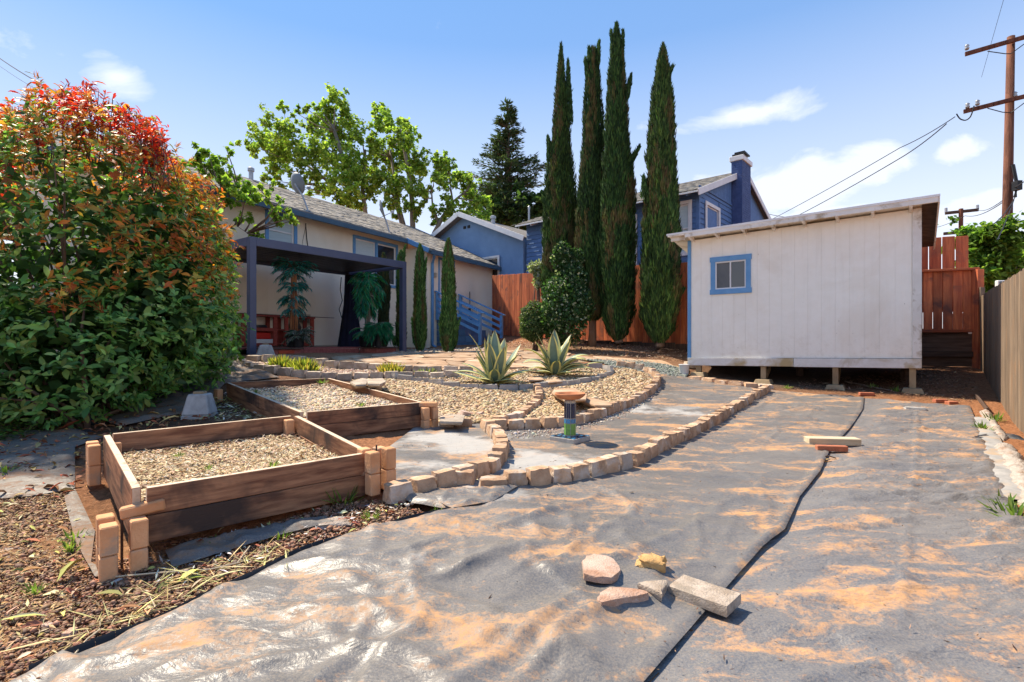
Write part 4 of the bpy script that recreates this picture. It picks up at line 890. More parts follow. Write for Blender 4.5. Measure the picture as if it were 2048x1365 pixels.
for d_ in (.9, 1.6):
    for s_ in (.2, 1.8, 3.4):
        p = sxy(s_, d_); b = MB(); g = H1(p.x, p.y); b.box((p.x, p.y, (g+sfoot(s_)-.02)/2), (.09, .09, sfoot(s_)-.02-g)); b.build('post', M['darkwood'], shed)
# ================================================================ fences
def fence(label, a, b_, zb, zt_, pitch, mt, cat='fence', group='board fences round the yard', rails=None, side=-1, t=.018, gapr=.006, kick=0, lean=0, zvar=.015, name='board_fence', posts=2.4, postmat=None):
    a = v2(*a); b_ = v2(*b_); L = (b_-a).length; d = (b_-a)/L; nrm = v2(-d.y, d.x)*side
    root = thing(name, (a.x, a.y, zb(0)), label, cat, group); n = int(L/pitch)
    for i in range(n):
        s_ = (i+.5)*L/n; p = a+d*s_; u = s_/L; w = L/n-gapr-random.uniform(0, .003); z1 = zt_(u)+random.uniform(-zvar, zvar); z0 = zb(u)+kick
        off = nrm*random.uniform(-.002, .003); le = lean*random.uniform(.5, 1.5)
        board('board', (p.x+off.x, p.y+off.y, z0), (p.x+off.x+d.x*le, p.y+off.y+d.y*le, z1), round(w, 3), t, mt, root, up=(d.x, d.y, 0))
    for h in (rails or []):
        p, q = a-nrm*.0+nrm*.032, b_+nrm*.032
        board('rail', (p.x, p.y, zb(0)+(zt_(0)-zb(0))*h), (q.x, q.y, zb(1)+(zt_(1)-zb(1))*h), .085, .038, mt, root)
    if kick:
        p, q = a+nrm*.02, b_+nrm*.02; board('kickboard', (p.x, p.y, zb(0)+kick*.45), (q.x, q.y, zb(1)+kick*.45), kick*.95, .035, M['kick'], root)
    return root
F0 = (-.74, 19.2); F1 = (4.35, 12.18)
fence('long reddish board fence behind the cypresses, below the blue house', F0, F1, lambda u: .33-.46*u, lambda u: 2.52-.58*u, .14, M['redfence'], rails=[], side=-1, kick=.0)
fence('dark retaining boards at the foot of the fence behind the cypresses', (1.4, 15.2), (4.6, 11.8), lambda u: -.12-.14*u, lambda u: .12-.15*u, .9, M['darkwood'], cat='retaining boards', name='retaining_boards', group=None, zvar=.003)
fence('short run of red boards between the tall cypresses and the shed corner', (4.36, 12.1), (6.9, 10.3), lambda u: -.18-.2*u, lambda u: 1.93+.0*u, .14, M['redfence'], rails=[.3], side=-1)
# taller fence right of the shed
fence('tall weathered red boards standing behind the framed fence panel right of the shed', (6.75, 10.55), (8.65, 9.75), lambda u: .6, lambda u: 2.03, .19, M['redfence'], zvar=.03, rails=[.1], gapr=.014)
pan = fence('framed red fence panel with a cap rail and end post right of the shed', (6.9, 10.28), (8.55, 9.55), lambda u: -.42, lambda u: 1.36, .145, M['redfence'], side=1, kick=.64, zvar=.004, group='board fences round the yard', name='framed_fence')
board('kickboard', (6.9, 10.34, .16), (8.52, 9.62, .16), .24, .02, M['kick'], pan)
pa, pb = V3((6.85, 10.26, 1.375)), V3((8.60, 9.50, 1.375)); board('cap_rail', pa, pb, .04, .14, M['redfence'], pan)
board('rail', (6.85, 10.22, .23), (8.50, 9.50, .23), .05, .05, M['redfence'], pan); board('rail', (6.85, 10.22, -.20), (8.50, 9.50, -.20), .10, .04, M['darkwood'], pan)
board('post', (8.57, 9.47, -.5), (8.57, 9.47, 1.355), .12, .12, M['redfence'], pan, up=(1, 0, 0))
# grey fence along the right
a0 = v2(5.92, 6.0)-sdp*4.6; a1 = v2(5.92, 6.0)+sdp*4.35
fence('weathered grey-brown board fence along the right edge of the yard', (a0.x, a0.y), (a1.x, a1.y), lambda u: H1(a0.x+(a1.x-a0.x)*u, a0.y+(a1.y-a0.y)*u)-.03, lambda u: .80+.07*u, .14, M['greyfence'], side=-1, rails=[.2, .85], gapr=.006, zvar=.012)
bpost = thing('fence_post', (8.55, 9.35, -.5), 'thin leaning grey post at the far end of the grey fence', 'fence post')
board('post', (8.50, 9.28, -.5), (8.56, 9.38, 1.02), .08, .03, M['greyfence'], bpost, up=(1, 0, 0)); board('post', (8.60, 9.45, -.5), (8.64, 9.5, 1.0), .09, .09, M['greyfence'], bpost, up=(1, 0, 0))
fence('low grey fence glimpsed beyond the end of the grey side fence', (8.75, 10.4), (11.5, 12.0), lambda u: -.5, lambda u: .62, .14, M['greyfence'])
# crumbling strip and flotsam along the right fence
def strip(name, label, cat, px, w, h, mt, seed):
    ln = smooth_line([(p.x, p.y) for p in GP(px)], .05); rs = random.Random(seed); mb = MB(); k = 7; rows = []
    for i, p in enumerate(ln):
        q = ln[min(i+1, len(ln)-1)]; o_ = ln[max(i-1, 0)]; t_ = (q-o_).normalized(); nn = v2(-t_.y, t_.x); e = min(1, i/3, (len(ln)-1-i)/3)*.85+.15; g = H1(p.x, p.y); row = []
        for j in range(k):
            an = math.pi*j/(k-1); r_ = 1+rs.uniform(-.22, .22); row.append((p.x+nn.x*math.cos(an)*w/2*r_*e, p.y+nn.y*math.cos(an)*w/2*r_*e, g-.02+math.sin(an)*h*r_*e))
        rows.append(row)
    for r in rows: mb.v += r
    for i in range(len(rows)-1):
        for j in range(k-1): a = i*k+j; mb.f.append((a, a+1, a+k+1, a+k))
    return tag(mb.build(name, mt, None, smooth=True), label, cat)
strip('concrete_kerb', 'far length of crumbling whitish concrete kerb by the grey fence', 'kerb', [(1967,822),(1985,850),(2008,882)], .11, .07, M['crumble'], 3)
strip('concrete_kerb', 'near length of crumbling whitish concrete kerb running out at the right edge', 'kerb', [(2005,895),(2028,930),(2052,975),(2080,1030)], .17, .08, M['crumble'], 4)
strip('fabric_bundle', 'twisted strip of black fabric lying across the concrete kerb', 'fabric', [(1925,886),(1955,880),(1985,873),(2015,874),(2060,884)], .13, .05, M['blackcloth'], 5)
strip('fabric_bundle', 'black crumpled plastic bundle under the photinia bush', 'fabric', [(112,848),(140,842),(175,846),(212,850)], .30, .10, M['blackcloth'], 6)
strip('fabric_bundle', 'flat fold of black plastic in front of the bundle under the bush', 'fabric', [(90,866),(140,862),(190,868)], .22, .04, M['blackcloth'], 7)
strip('fabric_bundle', 'bluish crumpled tarp heap left of the pergola', 'fabric', [(395,738),(425,731),(455,735),(480,742)], .5, .10, M['blackcloth'], 8)
strip('buried_log', 'half-buried dark log-like roll behind the grey pier block', 'roll', [(225,805),(300,800),(345,800),(380,795)], .25, .13, M['blackcloth'], 9)
strip('fabric_bundle', 'mossy rolled edge of plastic at the far end of the sheeting, before the shed pier', 'fabric', [(1650,798),(1665,795),(1690,797),(1712,793)], .12, .06, M['blackcloth'], 10)
for lab, px, L in (('brick at the back edge of the sheeting under the shed', (1733,792), .20), ('left of the two bricks beyond the right-hand sheet', (1880,806), .16), ('right of the two bricks beyond the right-hand sheet', (1903,810), .14)):
    boxthing('loose_brick', lab, 'brick', px, (L,.08,.05), random.uniform(-.3, .1), M['redbrick'], lift=0)
board_t = thing('scrap_board', G(1960, 820), 'scrap board lying against the end of the concrete kerb', 'board'); p = G(1952, 800); q = G(1975, 828); board('board', p+V3((0, 0, .06)), q+V3((0, 0, .05)), .05, .025, M['darkwood'], board_t)
# grey pier blocks
def pier(label, px, py, rz_, w0=.145, w1=.095, h=.26):
    g = G(px, py); b = MB(); r = Matrix.Rotation(rz_, 3, 'Z')
    def ring(w, z): return [g+r@V3((a*w, c*w, z)) for a, c in ((1, -1), (-1, -1), (-1, 1), (1, 1))]
    t_ = thing('pier_block', g, label, 'concrete block'); b.hexa(ring(w0, -.02), ring(w0, .03)); b.build('base', M['concrete'], t_, bevel=.008)
    b = MB(); b.hexa([v.lerp(v, 0) for v in ring(w0*.985, .031)], ring(w1, h)); b.build('body', M['concrete'], t_, bevel=.012)
    b = MB(); rr = ring(w1*.55, h+.001); b.hexa(rr, [v+V3((0, 0, .025)) for v in rr]); b.build('wood_insert', M['post'], t_)
pier('grey tapered concrete pier block standing on the dirt beside the far raised bed', 400, 834, .2); pier('grey tapered concrete pier block at the foot of the left pergola post', 531, 715, .5, .17, .10, .24)
# white tub by the shed
g = G(1368, 750); tb = thing('tub', g, 'small whitish plastic tub at the left corner of the shed', 'tub'); b = MB(); b.lathe([(.075,0),(.085,.02),(.095,.19),(.10,.195),(.10,.205),(.085,.205),(.08,.03)], g, 20); b.build('body', M['white'], tb, smooth=True)
loose('pale stone lying between the white tub and the shed', 1379, 736, .2, .16, .14, M['edgepale'], .2, seed=41)
# ================================================================ cream house
h = v2(.494, .870); hn = v2(.870, -.494)                  # along the wall; out of the wall towards the yard
HA = v2(-6.36, 13.01)
def hp(s_, o_, z): p = HA+h*s_+hn*o_; return Vector((p.x, p.y, z))
SB = 5.58; SC_ = SB; SDn = SB+4.03; EX = .948
house = thing('house', hp(3, -3, -.3), 'single-storey cream stucco house with grey shingle roof and blue trim', 'house')
def hbox(name, s0, s1, o0, o1, z0, z1, mt, parent=house, bev=0):
    b = MB(); b.hexa([hp(s0, o0, z0), hp(s0, o1, z0), hp(s1, o1, z0), hp(s1, o0, z0)], [hp(s0, o0, z1), hp(s0, o1, z1), hp(s1, o1, z1), hp(s1, o0, z1)])
    return b.build(name, mt, parent, bevel=bev)
EZ = 3.66; SL = .45
w1 = (.22, .98, 2.55, 3.62-.30); w2 = (3.15, 4.95, 1.93, 3.22)     # window openings s0,s1,z0,z1
def wall_with(s0, s1, o0, o1, zb, zt_, opens):
    s_ = s0
    for a, e, z0, z1 in opens:
        if a-s_ > .02: hbox('wall', s_, a, o0, o1, zb, zt_, M['stucco'])
        hbox('wall', a, e, o0, o1, zb, z0, M['stucco']); hbox('wall', a, e, o0, o1, z1, zt_, M['stucco']); s_ = e
    hbox('wall', s_, s1, o0, o1, zb, zt_, M['stucco'])
wall_with(-4.5, SB, -.15, 0, -.6, EZ-.02, [w1, w2])
hbox('wall', SB-.15, SB, .001, EX, -.6, EZ-.42, M['stucco'])
dr = (SB+.46, SB+1.42, .92, 2.98)
wall_with(SB+.001, SDn, EX-.15, EX, -.6, EZ-.42, [dr])
hbox('wall', SDn-.15, SDn-.001, -6.5, EX-.151, -.6, EZ-.42, M['stucco'])
hbox('stucco_foot', -4.5, SB-.16, .002, .03, -.6, -.02, M['stucco'])
def window(s0, s1, z0, z1, o=0, sashes=1, trim=.09, blinds=('blind', 'blind'), parent=house, P_=None, wmat='whitetrim', tmat='bluetrim', mull=None):
    f = P_ or hp
    def bx(name, a, e, oa, ob, za, zb, mt, par):
        b = MB(); b.hexa([f(a, oa, za), f(a, ob, za), f(e, ob, za), f(e, oa, za)], [f(a, oa, zb), f(a, ob, zb), f(e, ob, zb), f(e, oa, zb)]); return b.build(name, M[mt], par)
    if tmat:
        for q in ((s0-trim, s1+trim, z1, z1+trim), (s0-trim, s1+trim, z0-trim, z0), (s0-trim, s0, z0, z1), (s1, s1+trim, z0, z1)): bx('window_trim', q[0], q[1], o+.001, o+.035, q[2], q[3], tmat, parent)
    n = sashes; W_ = (s1-s0-(n-1)*.09)/n
    for i in range(n):
        a = s0+i*(W_+.09); e = a+W_; b = MB(); zm = (z0+z1)/2
        for q in ((a, e, z0, z0+.04), (a, e, z1-.04, z1), (a, a+.04, z0+.04, z1-.04), (e-.04, e, z0+.04, z1-.04), (a+.04, e-.04, zm-.02, zm+.02)):
            b.hexa([f(q[0], o-.07, q[2]), f(q[0], o-.02, q[2]), f(q[1], o-.02, q[2]), f(q[1], o-.07, q[2])], [f(q[0], o-.07, q[3]), f(q[0], o-.02, q[3]), f(q[1], o-.02, q[3]), f(q[1], o-.07, q[3])])
        w_ = b.build('window', M[wmat], parent)
        bx('pane', a+.04, e-.04, o-.055, o-.045, z0+.04, zm-.02, blinds[i % 2], w_); bx('pane', a+.04, e-.04, o-.050, o-.040, zm+.02, z1-.04, blinds[i % 2], w_)
        if i < n-1: bx('mullion', e, e+.09, o-.08, o+.03, z0, z1, tmat or wmat, parent)
window(*w1[:2], w1[2], w1[3]); window(w2[0], w2[1], w2[2], w2[3], sashes=2, blinds=('blind', 'glass'))
# door
hbox('door_frame', dr[0]+.001, dr[0]+.07, EX-.12, EX+.02, dr[2], dr[3], M['bluetrim']); hbox('door_frame', dr[1]-.07, dr[1]-.001, EX-.12, EX+.02, dr[2], dr[3], M['bluetrim']); hbox('door_frame', dr[0]+.071, dr[1]-.071, EX-.12, EX+.02, dr[3]-.07, dr[3]-.001, M['bluetrim'])
hbox('door', dr[0]+.072, dr[1]-.072, EX-.10, EX-.06, dr[2]+.01, dr[3]-.072, M['whitetrim'])
# roof with hipped right end, shingle courses as geometry
RW = 3.5; RS1 = SDn-3.6
def rpl(s_, o_, dz=0): return hp(s_, o_, EZ-SL*o_+.02+dz)   # the yard-side slope
OE = .38
def poly_slab(name, pts, th, mt, parent=house):
    n = len(pts); b = MB(); dn = V3((0, 0, -th)); b.add(list(pts)+[p+dn for p in pts], [tuple(range(n)), tuple(range(n, 2*n))[::-1]]+[(i, n+i, n+(i+1) % n, (i+1) % n) for i in range(n)]); return b.build(name, mt, parent)
Eo = SDn+OE
M['roofbase'] = mat('roof_base', (.13, .12, .11), (.22, .20, .185), 20, .95, .8, 60, .01, objvar=0)
poly_slab('roof', [rpl(-5, -RW), rpl(-5, OE), rpl(SB-OE-.1, OE), rpl(SB-OE-.1, EX+OE), rpl(Eo, EX+OE), rpl(Eo, -RW)], .05, M['roofbase'])
poly_slab('roof', [rpl(-5, -RW), rpl(Eo, -RW), hp(Eo, -RW*2-EX-OE, EZ-SL*(EX+OE)), hp(-5, -RW*2-EX-OE, EZ-SL*(EX+OE))], .05, M['roofbase'])
V = []; Fq = []; cc = []
course = .14; nrm = math.sqrt(1+SL*SL); o_ = EX+OE
def tab(quad, th):
    n0 = len(V); V.extend([q+V3((0, 0, th)) for q in quad]+[q for q in quad]); Fq.extend([(n0, n0+1, n0+2, n0+3), (n0+1, n0, n0+4, n0+5), (n0+3, n0+2, n0+6, n0+7), (n0+2, n0+1, n0+5, n0+6), (n0, n0+3, n0+7, n0+4)])
    g_ = random.choice([.13, .17, .20, .23, .18, .26])*(.62 if 'bh' in globals() else 1); w_ = random.uniform(-.02, .02); cc.extend([(g_*1.03+w_, g_*.97+w_*.5, g_*.90)]*8)
while o_ > -RW+.05:
    s_ = -5 if o_ <= OE+.01 else SB-OE-.1; send = Eo
    s_ += random.uniform(0, .15)
    while s_ < send-.05:
        w_ = min(random.choice([.14, .2, .28, .32]), send-s_); th = random.choice([.008, .012, .020])
        tab([rpl(s_+.004, o_+.004), rpl(s_+w_-.004, o_+.004), rpl(s_+w_-.004, o_-course*1.02), rpl(s_+.004, o_-course*1.02)], th); s_ += w_
    o_ -= course
mesh_np('shingles', [tuple(v) for v in V], Fq, M['shingle'], np.array(cc), False, house, 'stuff')
def fas(s0, o0, s1, o1, zdrop0=0, name='gutter', hgt=.13):
    a = rpl(s0, o0); c = rpl(s1, o1); d_ = (c-a).normalized(); b = MB()
    board(name, a-V3((0, 0, .09)), c-V3((0, 0, .09)), hgt, .07, M['bluedark'], house)
fas(-5, OE+.03, SB-OE-.08, OE+.03); fas(SB-OE-.06, OE+.06, SB-OE-.06, EX+OE+.02, name='rake_board'); fas(SB-OE-.05, EX+OE+.03, Eo+.02, EX+OE+.03); 
board('rake_board', rpl(SB-OE-.14, OE)-V3((0, 0, .06)), rpl(SB-OE-.14, EX+OE)-V3((0, 0, .06)), .15, .03, M['bluetrim'], house)
poly_slab('soffit', [rpl(-5, .0, -.10), rpl(-5, OE, -.10), rpl(SB-OE, OE, -.10), rpl(SB-OE, .0, -.10)], .02, M['bluedark'])
poly_slab('soffit', [rpl(SB-OE, .0, -.10), rpl(SB-OE, EX+OE, -.10), rpl(Eo, EX+OE, -.10), rpl(Eo, EX, -.10), rpl(SB-.15, EX, -.1), rpl(SB-.15, 0, -.1)], .02, M['bluedark'])
b = MB(); gA, gB, gC = hp(SDn-.13, EX-.15, EZ-SL*EX-.03), hp(SDn-.13, -RW, EZ+SL*RW-.05), hp(SDn-.13, -RW*2-EX, EZ-SL*EX-.03)
dd = hp(SDn, 0, 0)-hp(SDn-.1, 0, 0); b.add([gA, gB, gC, gA+dd, gB+dd, gC+dd], [(0, 1, 2), (5, 4, 3), (0, 3, 4, 1), (1, 4, 5, 2), (2, 5, 3, 0)]); b.build('gable_wall', M['stucco'], house)
board('rake_board', rpl(Eo+.02, EX+OE)-V3((0, 0, .06)), rpl(Eo+.02, -RW)-V3((0, 0, .06)), .15, .03, M['bluetrim'], house)
# downspout
b = MB(); s_ = SB+.06; b.tube([hp(s_-.28, EX+OE, 2.98), hp(s_-.15, EX+.25, 2.85), hp(s_, EX+.07, 2.70), hp(s_, EX+.07, .1), hp(s_, EX+.07, -.05), hp(s_+.05, EX+.22, -.18)], .05, 8); b.build('downspout', M['bluetrim'], house)
hbox('corner_trim', SB-.005, SB+.03, EX+.001, EX+.02, -.1, 3.1, M['stucco'])
# wall fittings
hbox('vent_hood', .62, 1.32, .002, .12, 1.02, 1.12, M['beige']); hbox('crawl_vent', .85, 1.50, .002, .03, .52, .80, M['beige'])
for i in range(3): hbox('vent_grille', .88+i*.21, 1.04+i*.21, .031, .038, .56, .76, mat('vent_dark', (.20,.17,.13), None, rough=.8, bump=0) if i == 0 else bpy.data.materials['vent_dark'])
hbox('porch_light', SB+.20, SB+.28, EX+.001, EX+.10, 2.25, 2.40, M['beige'])
b = MB(); b.tube([hp(1.35, .02, 3.3), hp(1.38, .02, 2.9), hp(1.50, .02, 2.2), hp(1.52, .02, 1.9)], .012, 5); b.tube([hp(1.36, .03, 3.3), hp(1.25, .02, 2.8), hp(1.2, .02, 2.2)], .005, 4); b.build('wall_cable', M['wire'], house)
b = MB(); b.tube([hp(SB+2.35, EX+.03, 1.95), hp(SB+2.36, EX+.03, 1.1), hp(SB+2.30, EX+.03, .9), hp(SB+2.32, EX+.03, .3)], .012, 5); b.box(hp(SB+2.33, EX+.03, 1.25), (.10, .05, .12)); b.build('wall_cable', M['wire'], house)
b = MB()
for i in range(9): b.lathe([(.005,0),(.022,.012),(.022,.03),(.005,.045)], hp(.4+i*.95 if i < 6 else SB-.3+(i-5)*.95, OE-.08 if i < 6 else EX+OE-.1, 3.43 if i < 6 else 2.95), 8)
b.build('string_lights', M['white'], house, smooth=True)
# steps
def stbox(name, s0, s1, o0, o1, z0, z1, par): 
    return hbox(name, s0, s1, o0, o1, z0, z1, M['bluestep'], par, .006)
stp = thing('entry_steps', hp(SB+.95, EX+.8, -.15), 'blue painted block steps leading up to the house side door', 'steps')
zt_ = .88; nst = 5; rise = (zt_+.17)/nst
for i in range(nst):
    o0 = EX+.002; o1 = EX+.62+i*.29; z1 = zt_-rise*i; z0 = z1-rise if i < nst-1 else -.3
    nb = 3
    for j in range(nb):
        a = SB+.36+(1.28)*j/nb; stbox('block', a+.004, a+1.28/nb-.004, o1-(.29 if i else .62)+.003 if i else o0, o1, z0+.004, z1, stp)
    if i: hbox('core', SB+.37, SB+1.63, EX+.003, o1-.30, z0+.004, z1-.004, M['bluestep'], stp)
def railing(s_, label, near):
    r = thing('stair_railing', hp(s_, EX+.9, -.1), label, 'railing', 'blue railings of the entry steps'); o0, o1 = EX+.10, EX+1.86; za, zb = 1.74, .98
    for o2, z1, z0 in ((o0, za-.02, .80), (o1-.03, zb-.01, -.2)): hbox('post', s_-.045, s_+.045, o2-.045, o2+.045, z0, z1, M['railblue'], r, .003)
    board('handrail', hp(s_, o0-.08, za+.035+.01), hp(s_, o1+.10, zb+.02-.03), .035, .13, M['railblue'], r)
    for dz in (.20, .42, .64):
        board('rail', hp(s_-.06, o0, za-dz), hp(s_-.06, o1, zb-dz), .09, .03, M['railblue'], r)
railing(SB+.30, 'nearer blue stair railing, the one half hidden by the front cypress', True); railing(SB+1.66, 'farther blue stair railing on the fence side of the steps', False)
# satellite dishes and vent pipes
def dish(label, base, c, face, r, arm):
    t_ = thing('satellite_dish', base, label, 'satellite dish', 'satellite dishes on the roof'); b = MB(); b.tube([base, base.lerp(c, .5)+V3((.03, 0, .03)), c], .025, 8); b.box(base, (.14, .14, .02)); b.build('mast', M['metal'], t_)
    fc = V3(face).normalized(); q = fc.to_track_quat('Z', 'Y').to_matrix(); b = MB(); prof = [(.001, 0), (r*.4, .012), (r*.75, .045), (r, .085), (r*.99, .095), (r*.74, .055), (r*.38, .022), (.001, .012)]
    b.lathe(prof, (0, 0, 0), 28); b.v = [tuple(q@V3(v)+c) for v in b.v]; b.build('reflector', M['dish'], t_, smooth=True)
    e = c+fc*arm+V3((0, 0, -r*.55)); b = MB(); b.tube([c-V3((0, 0, r*.9)), e], .012, 6); b.build('feed_arm', M['metal'], t_); b = MB(); b.box(e, (.09, .07, .09)); b.build('receiver', M['metal'], t_, bevel=.01)
bs = rpl(1.35, .12); dish('rounder grey satellite dish seen from behind on the left of the roof', bs, P(590, 368, bs.y-.0), (.55, .75, .35), .30, .45)
bs = rpl(4.55, .10); dish('satellite dish seen edge-on farther along the roof', bs, P(760, 418, bs.y), (.97, .2, .25), .33, .42)
def pipe(label, px, py0, py1, Y, r=.05, capr=.08):
    c = P(px, py1, Y); t_ = thing('vent_pipe', c, label, 'vent pipe'); b = MB(); z1 = P(px, py0, Y).z; b.tube([c, (c.x, c.y, z1)], r, 10); b.build('pipe', M['metal'], t_, smooth=False); b = MB(); b.lathe([(capr, 0), (capr, .10), (capr*.3, .14)], (c.x, c.y, z1-.02), 12); b.build('cap', M['metal'], t_)
pipe('metal flue with a cap on the left of the cream house roof', 502, 342, 392, 16.5, .07, .10)
# ================================================================ pergola
pf_ = v2(-5.14, 10.1); pd = v2(.603, .798); pn = v2(-.798, .603); PL = 4.01; PD = 2.41
def pp_(s_, o_, z): p = pf_+pd*s_+pn*o_; return Vector((p.x, p.y, z))
perg = thing('pergola', pp_(PL/2, PD/2, -.25), 'dark navy metal pergola with a louvred roof against the house', 'pergola')
def pbox(name, s0, s1, o0, o1, z0, z1, mt, par=perg, bev=.003):
    b = MB(); b.hexa([pp_(s0, o0, z0), pp_(s1, o0, z0), pp_(s1, o1, z0), pp_(s0, o1, z0)], [pp_(s0, o0, z1), pp_(s1, o0, z1), pp_(s1, o1, z1), pp_(s0, o1, z1)]); return b.build(name, M[mt] if isinstance(mt, str) else mt, par, bevel=bev)
zt_ = 2.10
for s_ in (0, PL-.13):
    for o_ in (0, PD-.13):
        pbox('post', s_, s_+.13, o_, o_+.13, -.27 if o_ == 0 else -.13, zt_, 'navymetal')
        pbox('foot_plate', s_-.02, s_+.15, o_-.02, o_+.15, (-.27 if o_ == 0 else -.125)-.0, (-.262 if o_ == 0 else -.117), 'navymetal')
pbox('beam', .131, PL-.131, 0, .06, zt_-.17, zt_, 'navymetal'); pbox('beam', .131, PL-.131, PD-.06, PD, zt_-.17, zt_, 'navymetal')
pbox('beam', 0, .06, .131, PD-.131, zt_-.17, zt_, 'navymetal'); pbox('beam', PL-.06, PL, .131, PD-.131, zt_-.17, zt_, 'navymetal')
n = 24
for i in range(n):
    s_ = .10+i*(PL-.24)/n; b = MB(); w_ = (PL-.2)/n
    b.hexa([pp_(s_, .065, zt_-.10), pp_(s_+w_*1.10, .065, zt_-.096), pp_(s_+w_*1.10, PD-.065, zt_-.096), pp_(s_, PD-.065, zt_-.10)], [pp_(s_, .065, zt_-.085), pp_(s_+w_*1.10, .065, zt_-.081), pp_(s_+w_*1.10, PD-.065, zt_-.081), pp_(s_, PD-.065, zt_-.085)]); b.build('louver', M['louver'], perg)
# gathered curtain round the rear right post
b = MB(); pc = pf_+pd*(PL-.10)+pn*(PD-.16); rows = []; K = 30
for z, r in ((zt_-.18, .13), (1.6, .14), (1.1, .16), (.6, .22), (.2, .27), (-.10, .31)):
    for k in range(K): a = 2*math.pi*k/K; rr = r*(1+.16*math.cos(a*9)); b.v.append((pc.x+rr*math.cos(a), pc.y+rr*math.sin(a), z))
for i in range(5):
    for k in range(K): a0 = i*K+k; a1 = i*K+(k+1) % K; b.f.append((a0, a1, a1+K, a0+K))
cu = b.build('curtain', M['navycloth'], None, smooth=True); tag(cu, 'dark navy curtain gathered round the rear right pergola post', 'curtain')
b = MB(); q = pp_(PL-.35, PD-.1, 0); b.tube([(q.x, q.y, 1.85), (q.x-.03, q.y, 1.5), (q.x+.03, q.y, 1.2), (q.x-.06, q.y, .95), (q.x+.0, q.y, .75), (q.x+.05, q.y, .6), (q.x+.04, q.y, .45)], .012, 5); tag(b.build('hanging_cord', M['wire'], None), 'black cord hanging beside the gathered curtain', 'cord')
# deck
deck = thing('deck', pp_(2, 2, -.25), 'low dark red painted deck under the pergola', 'deck')
for i in range(20):
    o0 = .42+i*.142
    pbox('deck_board', -.9, 4.15 if i < 13 else 3.9, o0+.003, o0+.139, -.125, -.095, 'deck', deck, .002)
pbox('fascia', 1.22, 2.85, .40, .42, -.30, -.128, 'deck', deck); 
pbox('step_box', .20, 1.20, .22, .41, -.30, -.13, 'deck', deck); pbox('step_tread', .10, 1.25, .16, .44, -.128, -.095, 'darkwood', deck)
pbox('step_panel', .70, 1.05, .205, .218, -.22, -.155, mat('bright_red', (.36,.04,.02), (.48,.07,.03), 4, .5, .2), deck)
pbox('step_box', 2.87, 3.85, .22, .41, -.30, -.13, 'deck', deck); pbox('step_tread', 2.83, 3.92, .18, .44, -.128, -.10, 'darkwood', deck)
# shelf with things on it
S0, S1 = -.75, 1.30; 
def sb(name, s0, s1, o0, o1, z0, z1, mt, par): return hbox(name, s0, s1, o0, o1, z0, z1, M[mt] if isinstance(mt, str) else mt, par, .003)
shf = thing('shelf_unit', hp(.3, .3, -.09), 'dark red open shelf unit against the house wall', 'shelf'); oA, oB = .06, .40
for a in (S0, .10, .42, 1.22): 
    sb('upright', a, a+.10, oB-.05, oB, -.09, .66, 'shelfred', shf); sb('upright', a, a+.10, oA, oA+.05, -.09, .66, 'shelfred', shf)
sb('top', S0-.02, S1+.04, oA-.01, oB+.02, .662, .70, 'shelfred', shf); sb('shelf', S0+.02, S1-.0, oA+.055, oB-.055, .33, .36, 'shelfred', shf); sb('shelf', S0+.02, S1, oA+.055, oB-.055, -.03, .0, 'shelfred', shf)
sb('rail', S0+.101, .099, oB-.045, oB-.005, .30, .38, 'shelfred', shf); sb('rail', .521, 1.219, oB-.045, oB-.005, -.085, -.02, 'shelfred', shf); sb('rail', S0+.101, .099, oB-.045, oB-.005, -.085, -.02, 'shelfred', shf)
sb('back_panel', S0+.101, 1.219, oA+.002, oA+.012, -.05, .33, 'shelfred', shf)
pl = thing('long_plank', hp(0, .25, .71), 'long thin dark plank lying on top of the shelf unit', 'plank'); board('plank', hp(-1.4, .28, .715), hp(2.0, .36, .715), .012, .10, M['darkwood'], pl)
pl = thing('long_plank', hp(0, .5, -.08), 'long dark plank on the deck in front of the shelf unit', 'plank'); board('plank', hp(-1.5, .58, -.075), hp(2.1, .42, -.075), .02, .12, M['darkwood'], pl)
def item(name, label, cat, s_, o_, z, d, mt, bev=.006): 
    b = MB(); Rm = Matrix.Rotation(math.atan2(h.y, h.x), 3, 'Z'); b.box(hp(s_, o_, z+d[2]/2), d, Rm); tag(b.build(name, M[mt], None, bevel=bev), label, cat)
item('toolbox', 'bright red box on the lower shelf', 'box', -.15, .24, .105, (.42,.2,.16), 'redplastic', .02); item('carton', 'flat white carton under the red box', 'carton', -.12, .25, .001, (.45,.22,.10), 'white')
b = MB(); b.lathe([(.08,0),(.085,.02),(.085,.20),(.05,.25),(.05,.28)], hp(-.52, .26, .001), 16); tag(b.build('green_canister', M['greenplastic'], None, smooth=True), 'green canister at the left end of the shelf', 'canister')
b = MB(); b.lathe([(.07,0),(.07,.16),(.04,.2),(.04,.23)], hp(.66, .26, .001), 14); tag(b.build('white_jug', M['white'], None, smooth=True), 'white jug on the lower shelf right of the middle uprights', 'jug')
item('small_crate', 'small pinkish crate at the right end of the lower shelf', 'crate', .95, .24, .001, (.25,.2,.13), 'redbrick'); item('dark_bundle', 'dark flattened bundle on the upper shelf', 'bundle', -.3, .24, .361, (.55,.2,.09), 'blackcloth', .03)
b = MB(); b.lathe([(.13,0),(.15,.05),(.12,.15),(.05,.24)], hp(.85, .24, .362), 14); tag(b.build('dark_basket', M['blackcloth'], None, smooth=True), 'rounded dark basket on the upper shelf behind the teal palm', 'basket')
